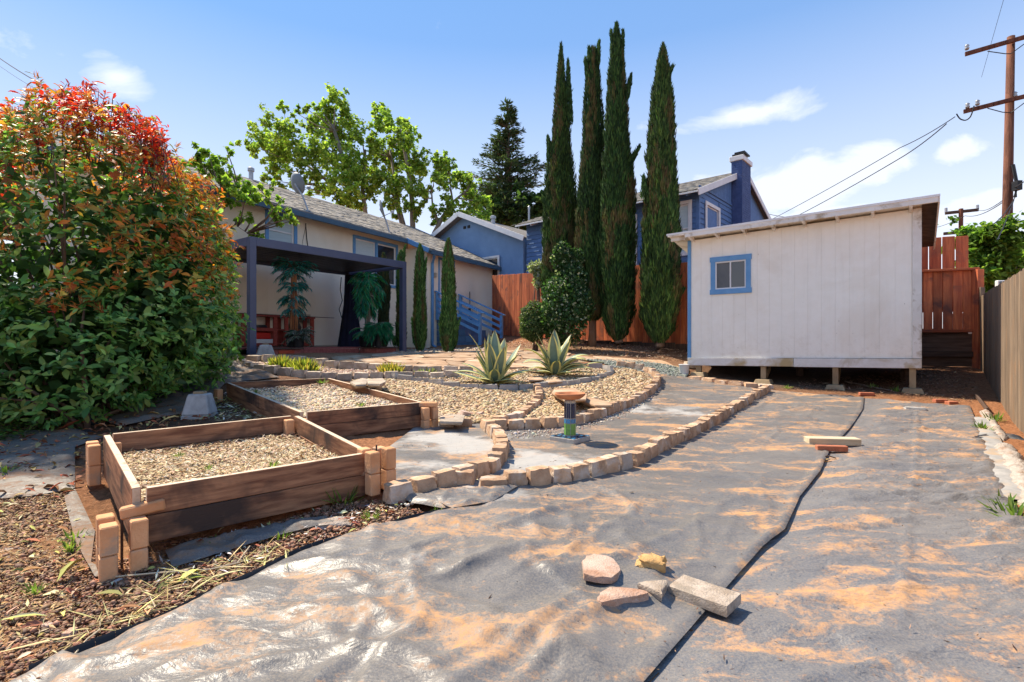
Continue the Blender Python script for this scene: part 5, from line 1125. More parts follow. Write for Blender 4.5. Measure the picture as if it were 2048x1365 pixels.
# ================================================================ blue house beyond the fence
K1 = v2(5.61, 15.5); ka = v2(-.755, .656); kb = v2(.656, .755)
def kp(s_, o_, z): p = K1+ka*s_+kb*o_; return Vector((p.x, p.y, z))    # o>0 goes into the house along its right wall
bh = thing('neighbour_house', kp(3, 3, 0), 'two-part blue house with white window trim, brick chimney and grey roof', 'house')
def kbox(name, s0, s1, o0, o1, z0, z1, mt, par=bh, bev=0):
    b = MB(); b.hexa([kp(s0, o0, z0), kp(s0, o1, z0), kp(s1, o1, z0), kp(s1, o0, z0)], [kp(s0, o0, z1), kp(s0, o1, z1), kp(s1, o1, z1), kp(s1, o0, z1)]); return b.build(name, M[mt], par, bevel=bev)
LWL = 6.67; EZB = 4.62; RSL = .377; GW = 8.12
kbox('wall', .03, LWL, .03, .2, -.3, EZB-.05, 'blueside')
wins = [(.28, .80, 2.78, 4.25), (2.10, 2.75, 2.62, 4.10), (5.2, 5.78, 2.7, 4.05)]
z = 1.4; ix = 0
while z < EZB-.1:                                         # lap boards, each proud at its foot
    segs = [(0.0, LWL)]
    for a, e, z0, z1 in wins:
        if z+.155 > z0-.1 and z < z1+.1:
            ns = []
            for p, q in segs:
                if a-.1 > p and a-.1 < q: ns.append((p, a-.1))
                if e+.1 < q and e+.1 > p: ns.append((e+.1, q))
                if not (a-.1 > p and a-.1 < q) and not (e+.1 < q and e+.1 > p): ns.append((p, q))
            segs = ns
    for p, q in segs:
        if q-p < .05: continue
        b = MB(); b.hexa([kp(p, -.03, z), kp(p, .029, z), kp(q, .029, z), kp(q, -.03, z)], [kp(p, -.008, z+.158), kp(p, .029, z+.158), kp(q, .029, z+.158), kp(q, -.008, z+.158)]); b.build('siding_board', M['blueside'], bh)
    z += .16
def kwin(a, e, z0, z1): window(a, e, z0, z1, o=-.001, sashes=1, trim=.10, blinds=('blind', 'blind'), parent=bh, P_=lambda s_, o_, z: kp(s_, -o_-.035, z), tmat='whitetrim')
for w_ in wins: kwin(*w_)
# right-hand gable wall
PK = GW/2
def gz(o_): return EZB+RSL*(PK-abs(o_-PK))
z = 1.4
b = MB(); b.add([kp(0, 0, -.3), kp(0, GW, -.3), kp(0, GW, gz(GW)-.06), kp(0, PK, gz(PK)-.06), kp(0, 0, gz(0)-.06), kp(.15, 0, -.3), kp(.15, GW, -.3), kp(.15, GW, gz(GW)-.06), kp(.15, PK, gz(PK)-.06), kp(.15, 0, gz(0)-.06)], [(0, 1, 2, 3, 4), (9, 8, 7, 6, 5), (0, 5, 6, 1), (1, 6, 7, 2), (2, 7, 8, 3), (3, 8, 9, 4), (4, 9, 5, 0)]); b.build('gable_wall', M['blueside'], bh)
while z < EZB+.1:
    for p, q in (((.02, .42), (1.72, 2.93)) if z < 4.45 and z > 2.4 else ((.02, 2.93),)):
        b = MB(); b.hexa([kp(-.03, p, z), kp(-.001, p, z), kp(-.001, q, z), kp(-.03, q, z)], [kp(-.008, p, z+.158), kp(-.001, p, z+.158), kp(-.001, q, z+.158), kp(-.008, q, z+.158)]); b.build('siding_board', M['blueside'], bh)
    z += .16
for i in range(34):                                       # vertical boards in the gable
    o_ = .16+i*.10
    if o_ > 2.8: break
    b = MB(); zt2 = gz(o_)-.10; b.hexa([kp(-.035, o_, EZB+.14), kp(-.001, o_, EZB+.14), kp(-.001, o_+.088, EZB+.14), kp(-.035, o_+.088, EZB+.14)], [kp(-.035, o_, max(zt2, EZB+.15)), kp(-.001, o_, max(zt2, EZB+.15)), kp(-.001, o_+.088, max(zt2, EZB+.15)), kp(-.035, o_+.088, max(zt2, EZB+.15))]); b.build('gable_board', M['blueside'], bh)
kbox('belt_board', -.05, -.001, 0, 2.93, EZB+.09, EZB+.14, 'blueside')
window(.55, 1.60, 2.9, 4.28, sashes=1, trim=.10, parent=bh, P_=lambda s_, o_, z: kp(-o_-.035, s_, z), tmat='whitetrim', blinds=('white', 'white'))
kbox('corner_board', -.04, .06, -.04, .06, 1.3, EZB-.05, 'blueside')
kbox('wall', LWL-.01, LWL+.12, .21, GW, -.3, EZB-.05, 'blueside')
def kr(s_, o_, dz=0): return kp(s_, o_, gz(o_)+.06+dz)
poly_slab('roof', [kr(-.16, -.45), kr(-.16, PK), kr(LWL+.2, PK), kr(LWL+.2, -.45)], .06, M['roofbase'], bh); poly_slab('roof', [kr(-.16, PK), kr(-.16, GW+.45), kr(LWL+.2, GW+.45), kr(LWL+.2, PK)], .06, M['roofbase'], bh)
V = []; Fq = []; cc = []; o_ = -.46
while o_ < PK:
    s_ = -.16
    while s_ < LWL+.2: w_ = random.choice([.2, .3, .35]); tab([kr(s_, o_, .002), kr(s_+w_-.006, o_, .002), kr(s_+w_-.006, o_+.14, .002), kr(s_, o_+.14, .002)], .012); s_ += w_
    o_ += .14
mesh_np('shingles', [tuple(v) for v in V], Fq, M['shingle'], np.array(cc), False, bh, 'stuff')
board('eave_board', kr(-.16, -.47, -.05), kr(LWL+.2, -.47, -.05), .05, .02, M['whitetrim'], bh)
for i in range(10): b = MB(); a = kr(.2+i*.66, -.43, -.10); c = kr(.2+i*.66, 0, -.10); board('rafter_tail', a, c, .09, .04, M['whitetrim'] if i > 4 else M['blueside'], bh)
board('bargeboard', kr(-.18, -.47, -.08), kr(-.18, PK, -.08), .19, .03, M['whitetrim'], bh, up=(0, 0, 1)); board('bargeboard', kr(-.18, PK, -.08), kr(-.18, GW+.45, -.08), .19, .03, M['whitetrim'], bh)
# chimney built of courses of painted bricks
ch = thing('chimney', kp(-.2, 3.4, 1), 'dark blue painted brick chimney with a white cap and metal cowl', 'chimney')
c0, c1 = 2.95, 3.90; cd = .36; ztc = 6.24
kbox('stack', -cd+.012, -.002, c0+.012, c1-.012, .2, ztc, 'bluebrick', ch)
V = []; Fq = []; z = 2.9; row = 0
bk = MB()
while z < ztc-.02:
    o_ = c0-(.1 if row % 2 else 0)
    while o_ < c1: 
        a = max(c0, o_+.005); e = min(c1, o_+.205)
        if e-a > .02: bk.hexa([kp(-cd, a, z), kp(-cd+.011, a, z), kp(-cd+.011, e, z), kp(-cd, e, z)], [kp(-cd, a, z+.068), kp(-cd+.011, a, z+.068), kp(-cd+.011, e, z+.068), kp(-cd, e, z+.068)])
        o_ += .21
    s_ = -cd-(.1 if row % 2 else 0)
    while s_ < -.02:
        a = max(-cd, s_+.005); e = min(-.02, s_+.205)
        if e-a > .02: bk.hexa([kp(a, c0, z), kp(e, c0, z), kp(e, c0+.011, z), kp(a, c0+.011, z)], [kp(a, c0, z+.068), kp(e, c0, z+.068), kp(e, c0+.011, z+.068), kp(a, c0+.011, z+.068)])
        s_ += .21
    z += .078; row += 1
bk.build('bricks', M['bluebrick'], ch, kind='stuff')
kbox('cap', -cd-.05, .05, c0-.05, c1+.05, ztc, ztc+.16, 'whitetrim', ch, .01)
kbox('cowl_neck', -.34, -.02, 3.22, 3.62, ztc+.161, ztc+.27, 'metal', ch); 
for i, (w_, z0, z1) in enumerate(((.23, .27, .32), (.17, .32, .40))): kbox('cowl', -.18-w_, -.18+w_, 3.42-w_, 3.42+w_, ztc+z0+.001*i, ztc+z1, 'black', ch)
# stucco gable wing
wg = thing('neighbour_wing', kp(LWL+3, 2, 0), 'lower blue stucco wing with a white-edged gable left of the cypresses', 'house wing')
g0 = LWL+.13; g1 = g0+6.5; gm = (g0+g1)/2
def gz2(s_): return 4.08+.42*(gm-g0-abs(s_-gm))
b = MB(); o1, o2 = -.06, 6
b.add([kp(g0, o1, -.3), kp(g1, o1, -.3), kp(g1, o1, gz2(g1)), kp(gm, o1, gz2(gm)), kp(g0, o1, gz2(g0)), kp(g0, o2, -.3), kp(g1, o2, -.3), kp(g1, o2, gz2(g1)), kp(gm, o2, gz2(gm)), kp(g0, o2, gz2(g0))], [(0, 1, 2, 3, 4), (9, 8, 7, 6, 5), (0, 5, 6, 1), (1, 6, 7, 2), (2, 7, 8, 3), (3, 8, 9, 4), (4, 9, 5, 0)]); b.build('wall', M['bluestucco'], wg)
def wr(s_, o_, dz=0): return kp(s_, o_, gz2(s_)+.05+dz)
poly_slab('roof', [wr(gm, -.45), wr(gm, 6.2), wr(g0-.05, 6.2), wr(g0-.05, -.45)], .06, M['roofbase'], wg); poly_slab('roof', [wr(gm, 6.2), wr(gm, -.45), wr(g1+.45, -.45), wr(g1+.45, 6.2)], .06, M['roofbase'], wg)
board('bargeboard', wr(gm, -.47, -.03), wr(g0-.35, -.47, -.03), .20, .03, M['whitetrim'], wg); board('bargeboard', wr(gm, -.47, -.03), wr(g1+.45, -.47, -.03), .20, .03, M['whitetrim'], wg)
b = MB(); [b.box(kp(gm-.25+i*.25, -.075, 4.95), (.14, .03, .12), Matrix.Rotation(math.atan2(ka.y, ka.x), 3, 'Z')) for i in range(2)]; b.build('gable_vent', M['black'], wg)
window(g0+1.25, g0+2.15, 2.55, 3.45, sashes=1, trim=.08, parent=wg, P_=lambda s_, o_, z: kp(s_, -.06-o_-.08, z), tmat='whitetrim', blinds=('glass', 'glass'))
pipe('short twin metal vent on the blue wing roof', 986, 437, 452, 21.5, .09, .12); pipe('thin grey vent pipe on the blue house roof', 1058, 418, 442, 20.5, .04, .045)
# ================================================================ utility poles and wires
up_ = thing('utility_pole', (16.45, 17, -1), 'tall brown wooden utility pole with two crossarms at the right edge', 'utility pole', 'utility poles')
b = MB(); b.tube([P(2008, 760, 17), P(2022, 74, 17)], [.17, .105], 12); b.build('pole', M['pole'], up_, smooth=True)
def arm(px0, py0, Y0, px1, py1, Y1, nm='crossarm'): board(nm, P(px0, py0, Y0), P(px1, py1, Y1), .12, .10, M['darkwood'] if nm != 'crossarm' else M['pole'], up_)
arm(1930, 109, 17.5, 2118, 55, 16.2); arm(1927, 224, 17.5, 2118, 176, 16.2)
for a, c, e in (((1975, 103), (2010, 108), (2022, 108)), ((1975, 217), (2005, 225), (2022, 226))):
    b = MB(); b.tube([P(*a, 17.1), P(*c, 16.95), P(*e, 16.88)], .015, 5); b.tube([P(e[0], e[1], 16.88), P(2060, e[1]-28, 16.6)], .015, 5); b.build('brace', M['wire'], up_)
for px, py, Y in ((1934, 100, 17.4), (2075, 62, 16.5), (1935, 217, 17.4), (2030, 195, 16.9), (1955, 211, 17.2)):
    b = MB(); b.lathe([(.05, 0), (.07, .05), (.04, .10), (.07, .13), (.03, .18)], P(px, py, Y), 10); b.build('insulator', M['metal'], up_, smooth=True)
b = MB(); b.tube([P(2026, 330, 16.8), P(2034, 370, 16.7), P(2030, 395, 16.75)], .05, 6); b.box(P(2034, 372, 16.7), (.16, .2, .3)); b.build('cable_junction', M['black'], up_)
sp_ = thing('utility_pole', P(1922, 500, 42), 'small distant utility pole with two crossarms above the fence', 'utility pole', 'utility poles')
b = MB(); b.tube([P(1921, 560, 42), P(1922, 418, 42)], .15, 8); b.build('pole', M['pole'], sp_)
for y0, y1, x0, x1 in ((427, 420, 1890, 1957), (468, 462, 1887, 1958)): board('crossarm', P(x0, y0, 42.5), P(x1, y1, 41.5), .22, .2, M['darkwood'], sp_)
for x in (1892, 1955): b = MB(); b.lathe([(.1, 0), (.1, .35)], P(x, 425 if x < 1900 else 419, 42), 8); b.build('insulator', M['metal'], sp_)
def wire(label, pts, r=.012, sag=.15, group='overhead wires'):
    pts = [P(*p) for p in pts]; o = []
    for a, c in zip(pts, pts[1:]):
        for k in range(10): u = k/10; q = a.lerp(c, u); q.z -= sag*4*u*(1-u); o.append(q)
    o.append(pts[-1]); b = MB(); b.tube(o, r, 5); tag(b.build('wire', M['wire'], None), label, 'wire', group)
wire('upper of the two wires running from the crossarm down behind the shed', [(1910,234,17.4),(1800,296,20),(1530,446,30)], .015, .06); wire('lower of the two wires running from the crossarm down behind the shed', [(1893,248,17.6),(1800,317,20),(1579,440,29)], .018, .06)
wire('short drop wire looping below the lower crossarm', [(1948,212,17.2),(1940,235,17.3),(1925,240,17.4),(1913,228,17.4)], .02, .05)
wire('dark wire crossing the top left corner of the sky', [(-30,95,20),(140,198,13)], .016, .1); wire('faint thinner wire below the one in the top left corner', [(-30,110,24),(120,205,15)], .008, .1)
wire('wire from the pole to the distant pole crossarm', [(2010,398,17),(1955,420,41)], .016, .2); wire('second wire from the pole dipping to the small distant pole', [(2010,402,17),(1930,432,30),(1840,460,41)], .016, .2)
wire('wire running off the pole to the lower right', [(2030,395,16.8),(1985,450,14)], .014, .1); wire('service wire falling steeply from the pole towards the hedge', [(2028,400,16.8),(1995,480,13)], .014, .05)
wire('wire leaving the pole junction at the right edge', [(2030,375,16.7),(2100,320,12)], .014, .05); wire('thin wire sloping behind the blue chimney', [(1512,422,22),(1610,436,26)], .012, .1); wire('thin wire rising out at the top right', [(1963,155,17.5),(2010,-10,14)], .005, .0)
fl = thing('floodlight', P(2000, 568, 12.0), 'small white floodlight above the grey fence', 'light'); b = MB(); b.box(P(2000, 568, 12.0), (.17, .10, .15)); b.build('housing', M['white'], fl, bevel=.015); b = MB(); b.box(P(2000, 568, 12)-V3((0, .053, 0)), (.12, .008, .10)); b.build('lens', M['glass'], fl); b = MB(); b.tube([P(2000, 573, 12), P(2000, 640, 12)], .02, 6); b.build('bracket', M['metal'], fl)
# ================================================================ birdbath
g = G(1140, 886); g = Vector((g.x, g.y, g.z+.02)); bb = thing('birdbath', g, 'homemade birdbath: terracotta saucer on a mosaic-tiled pillar with a square tiled base', 'birdbath')
b = MB(); Rb = Matrix.Rotation(.86, 3, 'Z'); b.box(g+V3((0, 0, .022)), (.29, .29, .045), Rb); b.build('base_slab', M['grout'], bb, bevel=.003)
for i in range(7):
    for j in range(7):
        c = Rb@V3(((i-3)*.040, (j-3)*.040, 0)); b = MB(); b.box(g+c+V3((0, 0, .047)), (.034, .034, .005), Rb); b.build('mosaic_tile', M['tilenavy' if (i+j) % 3 else 'tileblue'], bb)
b = MB(); R8 = .054; b.lathe([(R8, .05), (R8, .395), (R8*.7, .41)], g, 8); b.build('pillar', M['grout'], bb)
for k in range(8):
    a = 2*math.pi*(k+.5)/8; nrm3 = V3((math.cos(a), math.sin(a), 0)); Rk = Matrix.Rotation(a, 3, 'Z'); c = g+nrm3*(R8*.925+.003)
    for (z0, z1, mt) in ((.06, .12, 'tilegreen'), (.122, .168, 'tilegreen'), (.175, .215, 'tileblue'), (.225, .37, 'tilenavy')):
        b = MB()
        if mt == 'tilenavy':
            for q in (-1, 1): b2 = MB(); b2.box(c+Rk@V3((0, q*.0095, 0))+V3((0, 0, (z0+z1)/2)), (.006, .014, z1-z0), Rk); b2.build('mosaic_tile', M[mt], bb)
        else: b.box(c+V3((0, 0, (z0+z1)/2)), (.006, .036, z1-z0), Rk); b.build('mosaic_tile', M[mt], bb)
    b = MB(); b.box(c+V3((0, 0, .385)), (.006, .016, .014), Rk); b.build('mosaic_tile', M['beige'], bb)
b = MB(); b.lathe([(.06,.408),(.095,.411),(.128,.432),(.150,.452),(.153,.470),(.143,.470),(.135,.455),(.10,.437),(.001,.433)], g, 36); b.build('saucer', M['terracotta'], bb, smooth=True)
# ================================================================ vegetation
def tubes(name, paths, mt, parent, n=6):
    b = MB()
    for pts, r in paths: b.tube(pts, r, n)
    return b.build(name, mt, parent, smooth=True)
# ---- tall and small Italian cypresses
def cypress(label, px, Y, base_py, top_py, prof, n, blade=(.035, .155), cat='cypress', group='cypress trees', trunk_py=None, lean=0, tone=(1, 1, 1), cols=((.022,.050,.018),(.035,.075,.022),(.055,.105,.030),(.016,.036,.014)), tufts_=(), trunk_r=.11):
    prof = [(q[0], q[1]*(.84 if 'small' in (group or '') else 1)) for q in prof]
    base = P(px, base_py, Y); top = P(px+lean, top_py, Y); hgt = top.z-base.z
    gz_ = H1(base.x, base.y); base.z = gz_-.03
    t_ = thing('cypress_tree', (base.x, base.y, gz_), label, cat, group)
    fz0 = P(px, trunk_py or base_py-4, Y).z; ks = np.array([p[0] for p in prof]); hw = np.array([p[1] for p in prof])*Y/F    # prof: (py, half width px)
    zz = np.array([(HY-k)/F*Y for k in ks]); o = np.argsort(zz); zz = zz[o]; hw = hw[o]
    wgt_ = lambda z: np.interp(z, zz, hw)
    z = RNG.uniform(zz[0], zz[-1], n*3); keep = RNG.random(n*3) < (wgt_(z)+.06)/(hw.max()+.06); z = z[keep][:n]; n = len(z)
    a = RNG.uniform(0, 2*math.pi, n)
    lump = 1+.20*(fbm(a*1.6+z*.4, z*1.5+px, 3, int(px))-.5)*2+.14*(vnoise(a*4, z*5+px, int(px)+3)-.5)*2
    r = wgt_(z)*lump*np.sqrt(RNG.uniform(.60, 1.04, n)); u = (z-base.z)/hgt; cx_ = base.x+(top.x-base.x)*u
    T = np.stack([cx_+np.cos(a)*r, base.y+np.sin(a)*r, z-blade[1]*.5], 1)
    out = np.stack([np.cos(a), np.sin(a), 0*a], 1); d = out*RNG.uniform(.02, .38, (n, 1))+np.array([0, 0, 1.])+RNG.normal(0, .10, (n, 3))
    L = blade[1]*RNG.uniform(.6, 1.35, n)*(.6+.4*(wgt_(z)/hw.max())); S = np.stack([L*.20, L, L*.20], 1)
    c = pal(cols, n, .22, 1.4)*(.65+.8*fbm(a*2+z, z*2+px, 3, 9))[:, None]*np.array(tone); br_ = (fbm(a*1.5+px, z*1.3, 3, 19)+RNG.normal(0, .05, n)) > .66; c[br_] = pal([(.11,.085,.04),(.09,.10,.035)], n, .2)[br_]
    FR = frames(d, out+RNG.normal(0, .4, (n, 3)))
    for (x0_, y0_, x1_, y1_, hw_) in tufts_:                             # secondary leaders and side branches
        p0_, p1_ = np.array(P(x0_, y0_, Y-.05)), np.array(P(x1_, y1_, Y-.05)); m_ = int(np.linalg.norm(p1_-p0_)*hw_*130)+40; u_ = RNG.uniform(0, 1, m_)[:, None]; rr_ = (hw_*Y/F)*(1-u_)**.6
        TT = p0_+(p1_-p0_)*u_+norm(RNG.normal(size=(m_, 3)))*rr_; dd = norm(p1_-p0_)*.7+np.array([0, 0, .8])+RNG.normal(0, .25, (m_, 3)); LL = blade[1]*RNG.uniform(.5, 1.1, m_)
        T = np.concatenate([T, TT]); FR = np.concatenate([FR, frames(dd)]); S = np.concatenate([S, np.stack([LL*.22, LL, LL*.22], 1)]); c = np.concatenate([c, pal(cols, m_, .2, 1.7)])
    cr = scatter('crown', DIAM[0], DIAM[1], FR, T, S, c, M['needle'], parent=t_)
    # dense woody heart of the crown, no wider than two thirds of it
    b = MB(); K = 10
    zs = np.linspace(zz[0]+.02, zz[-1]-.15*(zz[-1]-zz[0])/4, 26)
    for q in zs:
        for k in range(K): an = 2*math.pi*k/K; rr = float(wgt_(q))*.62; uu = (q-base.z)/hgt; b.v.append((base.x+(top.x-base.x)*uu+rr*math.cos(an), base.y+rr*math.sin(an), q))
    for i in range(25):
        for k in range(K): a0 = i*K+k; a1 = i*K+(k+1) % K; b.f.append((a0, a1, a1+K, a0+K))
    b.build('inner_branches', M['cypheart'], t_, smooth=True)
    tubes('trunk', [([base, Vector((base.x+.02, base.y, (base.z+fz0)/2)), Vector((base.x, base.y, fz0+.5)), Vector(((base.x+top.x)/2, base.y, (base.z+top.z)/2))], [trunk_r*1.25, trunk_r, trunk_r*.9, trunk_r*.4])], M['cypbark'], t_, 9)
    return t_
M['cypheart'] = mat('cypress_heart', (.020, .030, .014), (.045, .05, .025), 9, .95, 1.0, 25, .05, objvar=0)
cypress('leftmost of the four tall cypresses, with a second thinner tip and a sprawling left side', 1122, 14.4, 680, 84, [(84,1),(130,6),(180,10),(240,15),(300,20),(360,27),(420,31),(480,35),(560,38),(620,36),(660,22),(672,8)], 30000, lean=0, tone=(.85,.82,.7), tufts_=((1138,250,1136,125,8),(1102,330,1096,278,8),(1098,420,1086,400,8)))
cypress('second tall cypress from the left, blunt crooked top and bare pinkish trunk below', 1184, 13.5, 694, 92, [(92,3),(105,8),(140,12),(180,15),(240,19),(300,22),(360,25),(420,27),(480,30),(540,31),(590,31),(625,25),(638,10)], 26000, lean=2, tone=(.66,.7,.7), trunk_py=632, tufts_=((1178,160,1170,122,6),(1180,130,1178,100,5),(1194,130,1198,88,6)), trunk_r=.10)
cypress('tallest of the four cypresses, third from the left', 1236, 12.9, 699, 43, [(43,1),(60,5),(80,9),(120,13),(170,16),(230,20),(290,24),(350,27),(420,31),(480,33),(540,33),(590,31),(630,27),(665,18),(678,7)], 32000, lean=-3, tone=(.75,.8,.75), trunk_py=672, tufts_=((1256,335,1278,298,7),(1226,110,1222,66,4),(1244,110,1246,66,4),(1252,200,1262,155,6)))
cypress('rightmost of the four tall cypresses, nearest the shed', 1318, 12.1, 700, 85, [(85,1),(105,6),(140,13),(190,19),(250,23),(310,26),(370,29),(420,34),(480,35),(540,35),(590,37),(630,34),(660,27),(682,10)], 34000, lean=8, tone=(.98,.9,.78), trunk_py=678, tufts_=((1338,610,1366,584,8),(1340,280,1348,258,5),(1290,400,1287,358,8),(1330,160,1345,138,6)))
SCP = ((.030,.075,.020),(.05,.11,.03),(.08,.155,.045),(.022,.05,.016))
cypress('small slim cypress in front of the entry steps, tallest of the small ones', 897, 12.9, 708, 475, [(475,1),(492,7),(520,12),(560,14),(610,15),(650,19),(680,19),(698,12),(704,4)], 16000, (.02, .11), group='small cypresses by the house', cols=SCP, tufts_=((905,680,920,640,6),), trunk_r=.04)
cypress('small ragged cypress second from the right beside the pergola end', 840, 13.9, 705, 487, [(487,1),(505,7),(540,11),(590,12),(640,14),(680,14),(698,8)], 13000, (.02, .11), group='small cypresses by the house', cols=SCP, tufts_=((845,560,853,520,5),(832,690,824,640,6)), trunk_r=.04)
cypress('narrow dark cypress directly behind the right front pergola post', 802, 14.6, 701, 500, [(500,1),(512,6),(540,10),(600,9),(650,10),(680,11),(696,6)], 11000, (.02, .11), group='small cypresses by the house', cols=SCP, tufts_=((795,695,784,672,7),(806,530,810,495,4)), trunk_r=.04)
cypress('dark cypress under the pergola behind the green weeping palm', 767, 14.9, 698, 540, [(505,2),(540,12),(590,14),(640,11),(680,12),(694,6)], 10000, (.02, .11), group='small cypresses by the house', cols=((.02,.035,.018),(.03,.05,.025)), trunk_r=.04)
# ---- clump-built broadleaf trees
def leaftree(name, label, cat, Y, trunks, clumps, per, size, cols, shape=LOBE, parentgroup=None, depth=1.2, mt='leafmatte', bark='greybark', clumpfac=1.0, ysp=None):
    g0 = trunks[0][0]; base = P(*g0[:2], Y); t_ = thing(name, base, label, cat, parentgroup); paths = []; nodes = []
    for tr in trunks:
        pts = [P(q[0], q[1], Y+(q[3] if len(q) > 3 else 0)) for q in tr]; paths.append((pts, [q[2]*Y/F for q in tr]))
        for a, c in zip(pts, pts[1:]):
            for k in range(6): nodes.append(a.lerp(c, k/6))
    T = []; Dd = []; Cc = []
    for (x, y, r) in clumps:
        c = P(x, y, Y+random.uniform(-depth, depth)); R_ = r*Y/F*clumpfac; n = int(per*(r/20)**1.7)+8
        cand = [q for q in nodes if q.z < c.z+.1] or nodes; q = min(cand, key=lambda v: (v-c).length+max(0, v.z-c.z)*2)
        if (q-c).length > R_*.4: mid = q.lerp(c, .5)+Vector((random.uniform(-.2, .2), 0, random.uniform(-.25, .1)))*(q-c).length*.4; paths.append(([q, mid, c], [.045*Y/28+.002, .03*Y/28+.002, .006]))
        # several sub-clumps give the crown its uneven edge
        subs = RNG.normal(0, .52, (max(3, n//26), 3))*R_; k = RNG.integers(0, len(subs), n)
        p = np.array(c)+subs[k]+RNG.normal(0, .15, (n, 3))*R_; T.append(p); out = norm(subs[k]+RNG.normal(0, .3, (n, 3))*R_)
        Dd.append(norm(out*.5+RNG.normal(0, .6, (n, 3))+np.array([0, 0, -.35])))
        tone = RNG.uniform(.75, 1.25, len(subs))[k][:, None]*random.uniform(.85, 1.15); Cc.append(pal(cols, n, .15)*tone)
    T = np.concatenate(T); Dd = np.concatenate(Dd); Cc = np.concatenate(Cc); n = len(T); L = size*RNG.uniform(.6, 1.3, n)
    u = np.tile([0, 0, 1.], (n, 1))+RNG.normal(0, .5, (n, 3))
    scatter('crown', shape[0], shape[1], frames(Dd, u), T, np.stack([L*.95, L, L], 1), Cc, M[mt], parent=t_)
    tubes('trunk', paths, M[bark], t_, 6); return t_
z2 = lambda L: [(400+x/3.9, 150+y/3.9, r/3.9) for x, y, r in L]
TG = [(.26,.38,.06),(.34,.46,.09),(.18,.28,.05),(.40,.50,.12),(.13,.21,.04)]
A_ = z2([(1060,190,80),(940,250,45),(1020,300,80),(1120,290,65),(570,400,90),(500,490,85),(430,560,60),(340,540,45),(600,540,90),(700,520,80),(650,650,90),(560,620,75),(560,740,60),(530,820,50),(740,290,35),(820,260,35),(650,260,35),(700,400,50),(820,400,50),(900,380,70),(1000,420,100),(1150,400,80),(1240,460,70),(1100,520,100),(950,540,80),(830,620,100),(880,720,90),(1000,650,90),(1130,650,100),(1240,680,90),(1330,740,80),(1200,780,90),(1060,790,80),(980,900,70),(1080,950,70),(1200,900,90),(1300,900,80),(1240,1000,60),(700,740,55),(760,860,55),(1380,830,70),(1120,1010,60),(850,930,45),(640,850,45)])
leaftree('sycamore_tree', 'wide light green broadleaf tree behind the cream roof, the largest one', 'tree', 27, [[(690,470,8),(700,400,6),(690,330,5),(665,250,3)],[(700,400,5),(640,350,3,.5),(570,300,2,1)],[(735,460,5),(725,380,4),(730,300,3)]], A_, 520, .145, TG, LOBE, 'broadleaf trees behind the cream house')
B_ = z2([(1380,270,45),(1420,340,75),(1370,380,55),(1480,400,55),(1570,380,55),(1540,460,65),(1620,500,80),(1690,490,35),(1350,500,45),(1400,530,55),(1500,560,75),(1340,600,55),(1600,620,90),(1700,680,75),(1500,700,90),(1640,780,90),(1740,740,55),(1420,650,70),(1560,850,90),(1660,900,70),(1460,900,70),(1480,1020,55),(1600,1000,70),(1680,1050,45),(1530,1100,30),(1400,780,60)])
leaftree('sycamore_tree', 'narrower light green tree with bare lower stems, right of the wide one behind the roof', 'tree', 26, [[(826,470,6),(824,400,5),(815,330,4),(800,260,2)],[(812,465,4),(795,400,3),(780,300,2)],[(806,462,3.5),(790,400,3),(770,350,2)]], B_, 520, .145, TG, LOBE, 'broadleaf trees behind the cream house')
C_ = z2([(1900,640,50),(1850,720,60),(1920,760,65),(1820,830,50),(1940,860,60),(1880,800,60),(1760,900,45),(1740,970,40),(1820,1040,40),(1900,1080,50),(1850,1120,45),(1810,1150,25),(1940,1000,45)])+[(915,352,18),(930,372,16),(945,392,16),(930,420,16),(955,410,16),(905,420,14),(890,330,14),(945,360,12),(970,400,12),(965,425,14)]
leaftree('sycamore_tree', 'rightmost light green tree with a curved leaning trunk, beside the dark conifer', 'tree', 25, [[(868,468,5),(885,435,4),(905,405,3.5),(900,360,2.5),(893,320,1.5)],[(905,405,2.5),(935,380,2),(950,350,1)],[(878,450,3),(865,410,2),(862,370,1.5)]], C_, 480, .14, TG, LOBE, 'broadleaf trees behind the cream house')
D_ = z2([(60,600,55),(110,660,55),(30,680,70),(200,560,30),(200,640,28),(200,720,40),(130,790,75),(220,830,75),(300,880,80),(400,900,75),(470,900,55),(200,930,75),(250,1000,60),(350,980,55),(430,960,45),(550,850,25),(530,940,45),(620,990,25),(690,1040,25),(580,1060,35),(620,1080,40),(700,1120,30),(740,1130,22),(570,1140,50),(640,1140,35),(290,1120,35),(400,1120,40),(340,1110,25),(410,1220,40),(470,1250,25),(450,1190,18),(-20,620,60),(-60,700,70),(60,760,60)])
leaftree('grape_vine', 'bright green vine-leaved tree between the photinia and the house, sprays hanging over the eave', 'tree', 11.3, [[(400,700,4),(405,600,3.2),(425,480,2.4),(440,400,1.8)],[(440,400,1.4),(480,390,1.0,.3),(530,400,.8,.6),(575,425,.5,.8)],[(425,480,1.2),(470,450,.8),(500,470,.5)]], D_, 150, .09, [(.24,.36,.05),(.18,.30,.05),(.32,.42,.08),(.12,.22,.035)], LOBE, None, .35, 'leafmatte', 'bark')
E_ = [(1945,480,30),(1975,490,30),(2010,480,35),(2045,500,35),(1955,520,30),(1990,530,35),(2030,540,35),(1950,560,25),(1985,570,30),(2035,580,30),(2080,500,40),(2090,560,40),(1948,600,22),(1990,458,12),(2012,455,10),(1935,500,14),(1975,470,10),(1965,545,22),(2070,470,20)]
